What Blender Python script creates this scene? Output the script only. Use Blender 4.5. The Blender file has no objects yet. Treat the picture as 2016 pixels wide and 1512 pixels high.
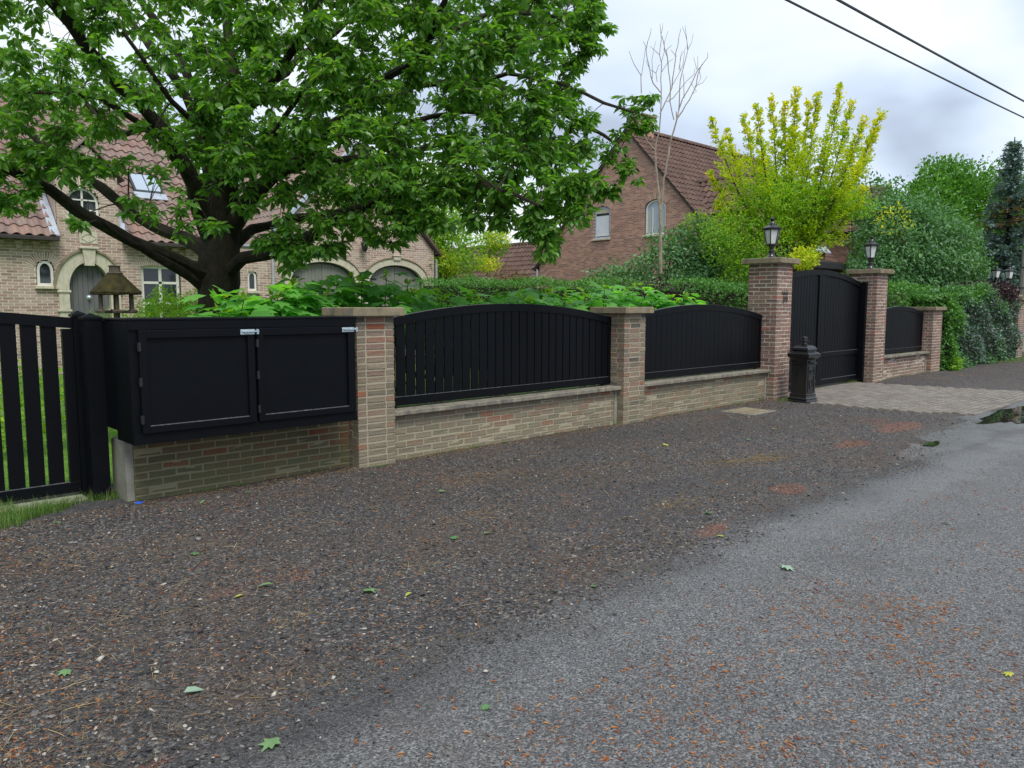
import bpy, math, random
import numpy as np
from mathutils import Matrix, Vector
random.seed(11); rng = np.random.default_rng(11)
SC = bpy.context.scene
R = math.radians
# ------------------------------------------------------------------ camera
EYE = 1.55
cam = bpy.data.cameras.new('camera'); cam.sensor_width = 36; cam.lens = 26.79
cam.clip_start = .05; cam.clip_end = 2000
co = bpy.data.objects.new('camera', cam); SC.collection.objects.link(co)
co.location = (0, 0, EYE); co.rotation_euler = (R(90 - 5.748), 0, R(46.56 - 90)); SC.camera = co
FW = (math.cos(R(46.56)), math.sin(R(46.56))); RT = (FW[1], -FW[0])
# ------------------------------------------------------------------ world
w = bpy.data.worlds.new('World'); SC.world = w; w.use_nodes = True
nt = w.node_tree; nt.nodes.clear()
def N(t, typ, **kw):
    n = t.nodes.new(typ)
    for k, v in kw.items(): setattr(n, k, v)
    return n
sky = N(nt, 'ShaderNodeTexSky', sky_type='NISHITA'); sky.sun_disc = False
SUN_EL, SUN_AZ = R(58), R(200)
sky.sun_elevation = SUN_EL; sky.sun_rotation = SUN_AZ
bg1 = N(nt, 'ShaderNodeBackground'); bg1.inputs[1].default_value = .07
nt.links.new(sky.outputs[0], bg1.inputs[0])
tc = N(nt, 'ShaderNodeTexCoord'); sp = N(nt, 'ShaderNodeSeparateXYZ')
nt.links.new(tc.outputs['Generated'], sp.inputs[0])
def math_node(t, op, a, b=None, c=None, clamp=False):
    n = N(t, 'ShaderNodeMath', operation=op); n.use_clamp = clamp
    for i, v in enumerate((a, b, c)):
        if v is None: continue
        if hasattr(v, 'is_output'): t.links.new(v, n.inputs[i])
        else: n.inputs[i].default_value = v
    return n.outputs[0]
zz = math_node(nt, 'ADD', math_node(nt, 'MAXIMUM', sp.outputs[2], 0.0), .42)
cb = N(nt, 'ShaderNodeCombineXYZ')
nt.links.new(math_node(nt, 'DIVIDE', sp.outputs[0], zz), cb.inputs[0])
nt.links.new(math_node(nt, 'DIVIDE', sp.outputs[1], zz), cb.inputs[1])
cb.inputs[2].default_value = SKYSEED = 2.2
n1 = N(nt, 'ShaderNodeTexNoise'); n1.inputs['Scale'].default_value = 1.7; n1.inputs['Detail'].default_value = 4; n1.inputs['Roughness'].default_value = .42
n1.inputs['Distortion'].default_value = .35
nt.links.new(cb.outputs[0], n1.inputs['Vector'])
cr = N(nt, 'ShaderNodeValToRGB'); e = cr.color_ramp
e.elements[0].position = .41; e.elements[0].color = (.245, .285, .355, 1)
e.elements[1].position = .62; e.elements[1].color = (.50, .525, .545, 1)
m = e.elements.new(.48); m.color = (.345, .40, .485, 1)
m = e.elements.new(.55); m.color = (.43, .475, .53, 1)
nt.links.new(n1.outputs[0], cr.inputs[0])
bg2 = N(nt, 'ShaderNodeBackground'); bg2.inputs[1].default_value = 1.0
nt.links.new(cr.outputs[0], bg2.inputs[0])
mx = N(nt, 'ShaderNodeMixShader'); mx.inputs[0].default_value = .93
nt.links.new(bg1.outputs[0], mx.inputs[1]); nt.links.new(bg2.outputs[0], mx.inputs[2])
wo = N(nt, 'ShaderNodeOutputWorld'); nt.links.new(mx.outputs[0], wo.inputs[0])
# ------------------------------------------------------------------ sun behind cloud
sl = bpy.data.lights.new('sun', 'SUN'); sl.energy = 1.5; sl.angle = R(25); sl.color = (1, .96, .9)
so = bpy.data.objects.new('sun', sl); SC.collection.objects.link(so)
sd = Vector((math.sin(SUN_AZ) * math.cos(SUN_EL), math.cos(SUN_AZ) * math.cos(SUN_EL), math.sin(SUN_EL)))
so.rotation_euler = sd.to_track_quat('Z', 'Y').to_euler(); so.location = (0, 0, 30)
SC.view_settings.view_transform = 'Standard'; SC.view_settings.look = 'None'
SC.view_settings.gamma = 1; SC.view_settings.exposure = 1.12
SC.view_settings.use_curve_mapping = False
# ------------------------------------------------------------------ object helpers
def link(o): SC.collection.objects.link(o); return o
def tag(o, label=None, cat=None, group=None, kind=None):
    if label: o['label'] = label
    if cat: o['category'] = cat
    if group: o['group'] = group
    if kind: o['kind'] = kind
    return o
def empty(name, loc, label, cat, group=None):
    o = bpy.data.objects.new(name, None); o.location = loc; o.empty_display_size = .1
    link(o); return tag(o, label, cat, group)
def mesh_raw(name, V, flat, tot, mat=None, smooth=False, attrs=None):
    V = np.asarray(V, np.float32); flat = np.asarray(flat, np.int32); tot = np.asarray(tot, np.int32)
    me = bpy.data.meshes.new(name)
    me.vertices.add(len(V)); me.vertices.foreach_set('co', V.ravel())
    me.loops.add(len(flat)); me.loops.foreach_set('vertex_index', flat)
    me.polygons.add(len(tot))
    st = np.zeros(len(tot), np.int32); st[1:] = np.cumsum(tot)[:-1]
    me.polygons.foreach_set('loop_start', st)
    try: me.polygons.foreach_set('loop_total', tot)
    except Exception: pass
    me.polygons.foreach_set('use_smooth', np.full(len(tot), bool(smooth)))
    me.update(calc_edges=True)
    if attrs:
        for k, a in attrs.items():
            at = me.attributes.new(k, 'FLOAT', 'POINT'); at.data.foreach_set('value', np.asarray(a, np.float32))
    if mat: me.materials.append(mat)
    return me
def wrap(name, me, parent=None, world=True):
    """link a mesh whose vertices are world coordinates; keeps them in place under a parent that is only translated"""
    o = bpy.data.objects.new(name, me); link(o)
    if parent is not None:
        o.parent = parent
        if world: o.matrix_parent_inverse = root_mat(parent).inverted()
    return o
def root_mat(p):
    m = p.matrix_basis.copy()
    if p.parent is not None: m = root_mat(p.parent) @ p.matrix_parent_inverse @ m
    return m
class MB:
    """collects shapes (world coordinates) into one mesh"""
    def __init__(s): s.V = []; s.F = []; s.r = []
    def add(s, V, F, rnd=0.):
        b = len(s.V); s.V += [tuple(v) for v in V]; s.F += [tuple(i + b for i in f) for f in F]; s.r += [rnd] * len(V); return s
    def box(s, x0, x1, y0, y1, z0, z1, rnd=0., bev=0.):
        if bev:
            b = bev; V = []
            for (dx, dy, z) in ((b, b, z0), (0, 0, z0 + b), (0, 0, z1 - b), (b, b, z1)):
                V += [(x0 + dx, y0 + dy, z), (x1 - dx, y0 + dy, z), (x1 - dx, y1 - dy, z), (x0 + dx, y1 - dy, z)]
            F = [(3, 2, 1, 0), (12, 13, 14, 15)]
            for k in range(3):
                for i in range(4): F.append((k * 4 + i, k * 4 + (i + 1) % 4, k * 4 + 4 + (i + 1) % 4, k * 4 + 4 + i))
            return s.add(V, F, rnd)
        V = [(x0, y0, z0), (x1, y0, z0), (x1, y1, z0), (x0, y1, z0), (x0, y0, z1), (x1, y0, z1), (x1, y1, z1), (x0, y1, z1)]
        return s.add(V, BOXF, rnd)
    def prism(s, poly, axis, a, b, rnd=0.):
        """poly: 2-D outline (counter-clockwise in the two remaining axes), extruded along axis from a to b"""
        n = len(poly)
        def P(p, t):
            return {'x': (t, p[0], p[1]), 'y': (p[0], t, p[1]), 'z': (p[0], p[1], t)}[axis]
        V = [P(p, a) for p in poly] + [P(p, b) for p in poly]
        F = [tuple(range(n)), tuple(reversed(range(n, 2 * n)))] + [(i + n, (i + 1) % n + n, (i + 1) % n, i) for i in range(n)]
        return s.add(V, F, rnd)
    def strip(s, inner, outer, axis, a, b, closed=False):
        """ring or arch between two poly-lines of equal length, extruded"""
        n = len(inner)
        def P(p, t): return {'x': (t, p[0], p[1]), 'y': (p[0], t, p[1]), 'z': (p[0], p[1], t)}[axis]
        V = [P(p, a) for p in inner] + [P(p, a) for p in outer] + [P(p, b) for p in inner] + [P(p, b) for p in outer]
        F = []
        for i in range(n if closed else n - 1):
            j = (i + 1) % n
            F += [(i, j, n + j, n + i), (2 * n + i, 3 * n + i, 3 * n + j, 2 * n + j), (i, 2 * n + i, 2 * n + j, j), (n + i, n + j, 3 * n + j, 3 * n + i)]
        if not closed: F += [(0, n, 3 * n, 2 * n), (n - 1, 3 * n - 1, 4 * n - 1, 2 * n - 1)]
        return s.add(V, F)
    def lathe(s, cx, cy, prof, n=16, rot=0.):
        """prof: (radius, z) from bottom up"""
        V = []
        for r, z in prof:
            for i in range(n):
                a = rot + 2 * math.pi * i / n; V.append((cx + r * math.cos(a), cy + r * math.sin(a), z))
        F = [tuple(reversed(range(n)))]
        for k in range(len(prof) - 1):
            for i in range(n): F.append((k * n + i, k * n + (i + 1) % n, (k + 1) * n + (i + 1) % n, (k + 1) * n + i))
        F.append(tuple((len(prof) - 1) * n + i for i in range(n)))
        return s.add(V, F)
    def tube(s, pts, rad, n=6):
        V, F = tube(pts, rad, n); return s.add(V, F)
    def build(s, name, mat, parent=None, smooth=False):
        flat = [i for f in s.F for i in f]
        me = mesh_raw(name, s.V, flat, [len(f) for f in s.F], mat, smooth, {'rnd': s.r})
        if smooth: me.set_sharp_from_angle(angle=R(38))
        return wrap(name, me, parent)
BOXF = [(0, 3, 2, 1), (4, 5, 6, 7), (0, 1, 5, 4), (1, 2, 6, 5), (2, 3, 7, 6), (3, 0, 4, 7)]
def tube(pts, rad, n=6):
    V = []; F = []; P = [Vector(p) for p in pts]; m = len(P)
    d0 = (P[1] - P[0]).normalized(); u = d0.orthogonal().normalized()
    for i in range(m):
        d = (P[min(i + 1, m - 1)] - P[max(i - 1, 0)]).normalized()
        u = (u - d * u.dot(d)).normalized(); v = d.cross(u)
        for k in range(n):
            a = 2 * math.pi * k / n; q = P[i] + (u * math.cos(a) + v * math.sin(a)) * rad[i]; V.append((q.x, q.y, q.z))
    for i in range(m - 1):
        for k in range(n): F.append((i * n + k, i * n + (k + 1) % n, (i + 1) * n + (k + 1) % n, (i + 1) * n + k))
    F.append(tuple(reversed(range(n)))); F.append(tuple((m - 1) * n + k for k in range(n)))
    return V, F
def cr_spline(P, step):
    """Catmull-Rom through rows of (x,y,z,r)"""
    P = np.array(P, float); Q = np.vstack([2 * P[0] - P[1], P, 2 * P[-1] - P[-2]]); out = []
    for i in range(1, len(Q) - 2):
        n = max(1, int(np.linalg.norm(Q[i + 1, :3] - Q[i, :3]) / step))
        for k in range(n):
            t = k / n; a, b, c, d = Q[i - 1], Q[i], Q[i + 1], Q[i + 2]
            out.append(.5 * ((2 * b) + (c - a) * t + (2 * a - 5 * b + 4 * c - d) * t * t + (3 * b - a - 3 * c + d) * t ** 3))
    out.append(P[-1]); return np.array(out)
def merge(T, temps, variant, rnd):
    """T: (N,4,4), temps: list of (V,F)"""
    Vs = []; fl = []; tt = []; rs = []; base = 0
    for k, (V, F) in enumerate(temps):
        idx = np.where(variant == k)[0]
        if not len(idx): continue
        V = np.asarray(V, float); Vh = np.c_[V, np.ones(len(V))]
        W = np.einsum('nij,vj->nvi', T[idx], Vh)[:, :, :3]
        f = np.array([i for q in F for i in q]); t = np.array([len(q) for q in F])
        n = len(idx); off = base + np.arange(n) * len(V)
        Vs.append(W.reshape(-1, 3)); fl.append((f[None] + off[:, None]).ravel()); tt.append(np.tile(t, n))
        rs.append(np.repeat(rnd[idx], len(V))); base += n * len(V)
    return np.vstack(Vs), np.concatenate(fl), np.concatenate(tt), np.concatenate(rs)
_cache = {}
def in_view(c):
    c = np.asarray(c); fw = c[:, 0] * FW[0] + c[:, 1] * FW[1]; r = c[:, 0] * RT[0] + c[:, 1] * RT[1]
    up = c[:, 2] - EYE; p = R(5.748); z = fw * math.cos(p) - up * math.sin(p); y = fw * math.sin(p) + up * math.cos(p)
    zs = np.maximum(z, .1)
    ok = (z > .1) & (np.abs(r / zs) < .68) & (np.abs(y / zs) < .51)
    return ok, np.maximum(z, .1)
def pieces(parent, name, temps, T, variant, mat, rnd=None, maxparts=300, stuff=None, smooth=False, only_view=True):
    """N alike pieces: the ones that show largest become parts of their own, the rest one joined part"""
    T = np.asarray(T, float); N_ = len(T); variant = np.asarray(variant)
    if rnd is None: rnd = rng.random(N_)
    ok, z = in_view(T[:, :3, 3]); score = z + np.where(ok, 0, 1000)
    order = np.argsort(score)[:maxparts]
    if only_view: order = order[ok[order]] if N_ > maxparts else order
    ms = []
    for k, (V, F) in enumerate(temps):
        key = (id(temps), k, mat.name, name)
        if key not in _cache:
            _cache[key] = (mesh_raw(name, V, [i for q in F for i in q], [len(q) for q in F], mat, smooth), temps)
        ms.append(_cache[key][0])
    pi = root_mat(parent).inverted()
    for i in order:
        o = bpy.data.objects.new(name, ms[variant[i]]); link(o); o.parent = parent
        o.matrix_basis = pi @ Matrix(T[i].tolist())
        o.color = (rnd[i], 0, 0, 1)
    rest = np.ones(N_, bool); rest[order] = False
    if rest.any():
        V, f, t, r_ = merge(T[rest], temps, variant[rest], rnd[rest])
        o = wrap(stuff or name, mesh_raw(stuff or name, V, f, t, mat, smooth, {'rnd': r_}), parent)
        if rest.sum() > 1: tag(o, kind='stuff')
def mat4(x, y, z, o):
    M = np.eye(4); M[:3, 0] = x; M[:3, 1] = y; M[:3, 2] = z; M[:3, 3] = o; return M
# ------------------------------------------------------------------ material helpers
class G:
    def __init__(s, name):
        s.m = bpy.data.materials.new(name); s.m.use_nodes = True; s.t = s.m.node_tree; s.t.nodes.clear()
        s.out = N(s.t, 'ShaderNodeOutputMaterial'); s.b = N(s.t, 'ShaderNodeBsdfPrincipled'); s.t.links.new(s.b.outputs[0], s.out.inputs[0])
        s.pos = N(s.t, 'ShaderNodeNewGeometry').outputs['Position']
    def l(s, a, b): s.t.links.new(a, b)
    def noise(s, scale, detail=3, rough=.5, vec=None, dist=0., sc3=None):
        n = N(s.t, 'ShaderNodeTexNoise'); n.inputs['Scale'].default_value = scale; n.inputs['Detail'].default_value = detail
        n.inputs['Roughness'].default_value = rough; n.inputs['Distortion'].default_value = dist
        v = vec or s.pos
        if sc3:
            mp = N(s.t, 'ShaderNodeMapping'); mp.inputs['Scale'].default_value = sc3; s.l(v, mp.inputs[0]); v = mp.outputs[0]
        s.l(v, n.inputs['Vector']); return n.outputs[0]
    def vor(s, scale, feature='F1', out=0, vec=None, rnd=1.):
        n = N(s.t, 'ShaderNodeTexVoronoi', feature=feature); n.inputs['Scale'].default_value = scale
        n.inputs['Randomness'].default_value = rnd
        s.l(vec or s.pos, n.inputs['Vector']); return n.outputs[out]
    def ramp(s, v, stops, interp='LINEAR'):
        n = N(s.t, 'ShaderNodeValToRGB'); n.color_ramp.interpolation = interp; E_ = n.color_ramp.elements
        while len(E_) < len(stops): E_.new(.5)
        for i, (p, c) in enumerate(stops):
            E_[i].position = p; E_[i].color = (*c, 1) if hasattr(c, '__len__') else (c, c, c, 1)
        s.l(v, n.inputs[0]); return n.outputs[0]
    def mix(s, f, a, b, mode='MIX'):
        n = N(s.t, 'ShaderNodeMix', data_type='RGBA', blend_type=mode)
        for i, v in ((0, f), (6, a), (7, b)):
            if hasattr(v, 'is_output'): s.l(v, n.inputs[i])
            elif hasattr(v, '__len__'): n.inputs[i].default_value = (*v, 1)
            else: n.inputs[i].default_value = v
        return n.outputs[2]
    def math(s, op, a, b=None, c=None, clamp=False): return math_node(s.t, op, a, b, c, clamp)
    def rnd(s):
        a = N(s.t, 'ShaderNodeAttribute'); a.attribute_name = 'rnd'
        o = N(s.t, 'ShaderNodeObjectInfo')
        return s.math('FRACT', s.math('ADD', a.outputs['Fac'], o.outputs['Random']))
    def z(s):
        n = N(s.t, 'ShaderNodeSeparateXYZ'); s.l(s.pos, n.inputs[0]); return n.outputs[2]
    def bump(s, h, strength=.3, dist=.01):
        n = N(s.t, 'ShaderNodeBump'); n.inputs['Strength'].default_value = strength; n.inputs['Distance'].default_value = dist
        s.l(h, n.inputs['Height']); s.l(n.outputs[0], s.b.inputs['Normal']); return n
    def set(s, col=None, rough=.6, spec=.5, metal=0.):
        for k, v in (('Base Color', col), ('Roughness', rough), ('Specular IOR Level', spec), ('Metallic', metal)):
            if v is None: continue
            if hasattr(v, 'is_output'): s.l(v, s.b.inputs[k])
            elif hasattr(v, '__len__'): s.b.inputs[k].default_value = (*v, 1)
            else: s.b.inputs[k].default_value = v
        return s.m
def m_brick(name, stops, moss=.0, moss_h=.8, dark=.25, grime=(.17, .17, .10)):
    g = G(name); r = g.rnd(); c = g.ramp(r, stops, 'CONSTANT')
    n = g.noise(38, 4, .65); n2 = g.noise(3.1, 4, .6); n3 = g.noise(170, 2, .6)
    c = g.mix(g.math('MULTIPLY', g.ramp(n, [(.38, 0), (.72, 1)]), dark), c, (.05, .04, .035))
    c = g.mix(g.math('MULTIPLY', g.ramp(n3, [(.48, 0), (.7, 1)]), .16), c, (.40, .36, .29))
    hz = g.math('MULTIPLY_ADD', g.z(), -1. / moss_h, 1.)
    mf = g.math('MULTIPLY', g.math('ADD', g.math('MULTIPLY', g.ramp(n2, [(.38, 0), (.62, 1)]), .45), g.math('MULTIPLY', g.math('MAXIMUM', hz, 0.), 1.3), clamp=True), moss)
    c = g.mix(mf, c, g.mix(n3, grime, tuple(x * 1.6 for x in grime)))
    g.bump(g.math('ADD', n, g.math('MULTIPLY', n3, .5)), .55, .012)
    return g.set(c, .88, .25)
def m_noise(name, c1, c2, scale=8, rough=.8, bump=.3, bs=60, spec=.3, detail=4, sc3=None, bd=.01):
    g = G(name); c = g.ramp(g.noise(scale, detail, .6, sc3=sc3), [(.3, c1), (.7, c2)])
    if bump: g.bump(g.noise(bs, 3, .6, sc3=sc3), bump, bd)
    return g.set(c, rough, spec)
def m_leaf(name, cols, trans=.35, rough=.42, tcol=None, spec=.35):
    g = G(name); r = g.rnd()
    n = len(cols); c = g.ramp(r, [((i + .5) / n, cc) for i, cc in enumerate(cols)])
    g.set(c, rough, spec)
    t = N(g.t, 'ShaderNodeBsdfTranslucent'); mm = g.mix(1.0, c, tcol or (1.5, 1.7, .5), 'MULTIPLY'); g.l(mm, t.inputs[0])
    x = N(g.t, 'ShaderNodeMixShader'); x.inputs[0].default_value = trans
    g.l(g.b.outputs[0], x.inputs[1]); g.l(t.outputs[0], x.inputs[2]); g.l(x.outputs[0], g.out.inputs[0])
    return g.m
LIMBS={'trunk': [(4.2, 10.48, 0.46, 0.307), (4.26, 10.43, 1.31, 0.279), (4.31, 10.38, 1.86, 0.251), (4.34, 10.36, 2.2, 0.251), (4.36, 10.33, 2.48, 0.23)], 'A': [(4.36, 10.33, 2.48, 0.223), (4.36, 10.2, 2.94, 0.173), (4.35, 10.06, 3.32, 0.144), (4.36, 9.92, 3.82, 0.122), (4.41, 9.88, 4.2, 0.088), (4.38, 9.9, 4.71, 0.068), (4.4, 10.01, 5.25, 0.055), (4.47, 10.09, 5.92, 0.041), (4.56, 10.14, 6.59, 0.028)], 'B': [(4.3, 10.39, 2.41, 0.167), (4.0, 10.12, 2.9, 0.114), (3.62, 9.79, 3.44, 0.096), (3.3, 9.68, 3.77, 0.086), (2.95, 9.6, 4.06, 0.072), (2.56, 9.42, 4.38, 0.063), (2.22, 9.33, 4.69, 0.055), (1.93, 9.19, 4.91, 0.042), (1.65, 9.18, 5.2, 0.026)], 'C': [(4.33, 10.5, 2.96, 0.098), (4.36, 11.02, 4.07, 0.073), (4.29, 11.5, 4.77, 0.067), (4.2, 12.0, 5.22, 0.062), (4.05, 12.56, 5.75, 0.055), (3.93, 12.94, 6.19, 0.048), (3.82, 13.33, 6.72, 0.033)], 'C2': [(4.47, 10.64, 3.27, 0.093), (4.69, 11.54, 4.35, 0.069), (4.67, 12.1, 5.05, 0.064), (4.67, 12.66, 5.63, 0.066), (4.54, 13.33, 6.31, 0.059), (4.45, 13.69, 6.86, 0.043)], 'D1': [(4.26, 10.29, 1.93, 0.117), (3.91, 10.35, 2.08, 0.102), (3.41, 10.27, 2.29, 0.085), (2.94, 10.16, 2.47, 0.075), (2.56, 9.97, 2.66, 0.072), (2.24, 9.87, 2.87, 0.064), (1.93, 9.74, 2.99, 0.05), (1.6, 9.64, 3.1, 0.038), (1.21, 9.59, 3.14, 0.021)], 'D2': [(4.33, 10.5, 2.21, 0.141), (4.21, 10.88, 2.45, 0.1), (4.0, 11.5, 2.64, 0.088), (3.69, 12.34, 3.08, 0.076), (3.51, 13.06, 3.48, 0.071), (3.27, 13.7, 3.88, 0.065), (3.01, 14.36, 4.32, 0.058), (2.74, 15.03, 4.68, 0.051), (2.37, 15.66, 5.02, 0.035)], 'D3': [(4.11, 10.43, 1.86, 0.083), (3.71, 10.26, 2.04, 0.066), (3.4, 10.14, 2.17, 0.051), (3.0, 9.83, 2.36, 0.037), (2.66, 9.6, 2.5, 0.023)], 'B2': [(3.62, 9.79, 3.44, 0.064), (3.51, 10.31, 3.78, 0.053), (3.34, 10.75, 3.79, 0.04), (3.19, 11.16, 3.94, 0.034), (3.03, 11.73, 4.38, 0.028), (2.83, 12.19, 4.51, 0.021)], 'B3': [(3.57, 9.98, 3.65, 0.051), (3.02, 9.53, 3.7, 0.036), (2.67, 9.46, 3.87, 0.035), (2.28, 9.41, 3.82, 0.028), (1.97, 9.29, 3.78, 0.016)], 'E': [(4.4, 10.29, 2.48, 0.125), (4.5, 9.93, 2.89, 0.123), (4.58, 9.57, 3.08, 0.101), (4.71, 9.18, 3.28, 0.092), (4.8, 8.81, 3.43, 0.077), (4.89, 8.46, 3.65, 0.069), (5.05, 8.02, 3.97, 0.056), (5.3, 7.65, 4.23, 0.049), (5.47, 7.36, 4.39, 0.048), (5.52, 7.17, 4.57, 0.042), (5.58, 6.98, 4.97, 0.035), (5.57, 6.84, 5.3, 0.023)], 'F': [(4.71, 9.18, 3.28, 0.079), (5.05, 9.27, 3.42, 0.074), (5.6, 9.44, 3.54, 0.071), (6.16, 9.46, 3.64, 0.066), (6.72, 9.47, 3.76, 0.053), (7.17, 9.46, 3.96, 0.047), (7.7, 9.37, 4.09, 0.032), (8.36, 9.16, 4.0, 0.025)], 'G': [(4.34, 10.21, 1.99, 0.104), (4.44, 9.85, 2.21, 0.088), (4.56, 9.45, 2.23, 0.08), (4.73, 8.88, 2.37, 0.077), (4.81, 8.4, 2.49, 0.062), (4.86, 8.07, 2.64, 0.055), (4.97, 7.69, 2.73, 0.054), (5.12, 7.27, 2.81, 0.041), (5.23, 6.89, 2.87, 0.034), (5.35, 6.51, 2.93, 0.028), (5.53, 6.06, 2.8, 0.022), (5.7, 5.62, 2.62, 0.016)], 'G2': [(4.42, 10.28, 2.34, 0.111), (4.85, 10.41, 2.62, 0.072), (5.56, 10.43, 2.84, 0.061), (6.16, 10.42, 2.99, 0.047), (6.66, 10.35, 3.13, 0.04), (7.3, 10.16, 3.21, 0.025)], 'H': [(5.05, 8.02, 3.97, 0.049), (5.69, 8.11, 4.19, 0.039), (6.4, 7.98, 4.46, 0.041), (7.05, 7.92, 4.54, 0.035), (7.66, 7.76, 4.46, 0.029), (8.27, 7.46, 4.2, 0.029), (8.85, 7.19, 3.89, 0.022), (9.2, 6.99, 3.55, 0.015)], 'H2': [(4.89, 8.46, 3.65, 0.05), (5.52, 8.55, 3.74, 0.04), (6.23, 8.42, 4.0, 0.035), (6.92, 8.19, 4.2, 0.028), (7.57, 7.98, 4.07, 0.029), (8.19, 7.67, 3.76, 0.022), (8.58, 7.43, 3.42, 0.015)], 'H3': [(5.47, 7.36, 4.39, 0.036), (5.99, 7.27, 4.81, 0.031), (6.54, 7.16, 5.15, 0.026), (7.21, 6.94, 5.21, 0.02), (7.73, 6.72, 5.09, 0.014)], 'H4': [(6.5, 7.89, 4.46, 0.034), (6.7, 7.15, 4.41, 0.026), (6.94, 6.51, 4.23, 0.019), (7.19, 6.0, 3.97, 0.019), (7.37, 5.69, 3.8, 0.012)], 'H5': [(4.36, 9.92, 3.82, 0.068), (4.22, 8.67, 4.06, 0.049), (4.16, 7.91, 4.27, 0.04), (4.12, 7.39, 4.5, 0.033), (4.18, 7.06, 4.86, 0.021)], 'H6': [(4.37, 9.91, 3.95, 0.054), (5.34, 10.64, 4.8, 0.053), (6.08, 10.77, 5.49, 0.048), (6.75, 10.68, 6.08, 0.041), (7.34, 10.68, 6.77, 0.025)], 'H7': [(4.5, 9.93, 2.89, 0.055), (4.02, 8.31, 3.29, 0.035), (3.86, 7.5, 3.51, 0.027), (3.87, 7.08, 3.68, 0.021)], 'H8': [(4.39, 10.03, 3.39, 0.055), (3.57, 8.87, 3.53, 0.035), (3.11, 8.49, 3.71, 0.028), (2.78, 8.38, 4.03, 0.021), (2.58, 8.3, 4.26, 0.016)]}
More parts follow.
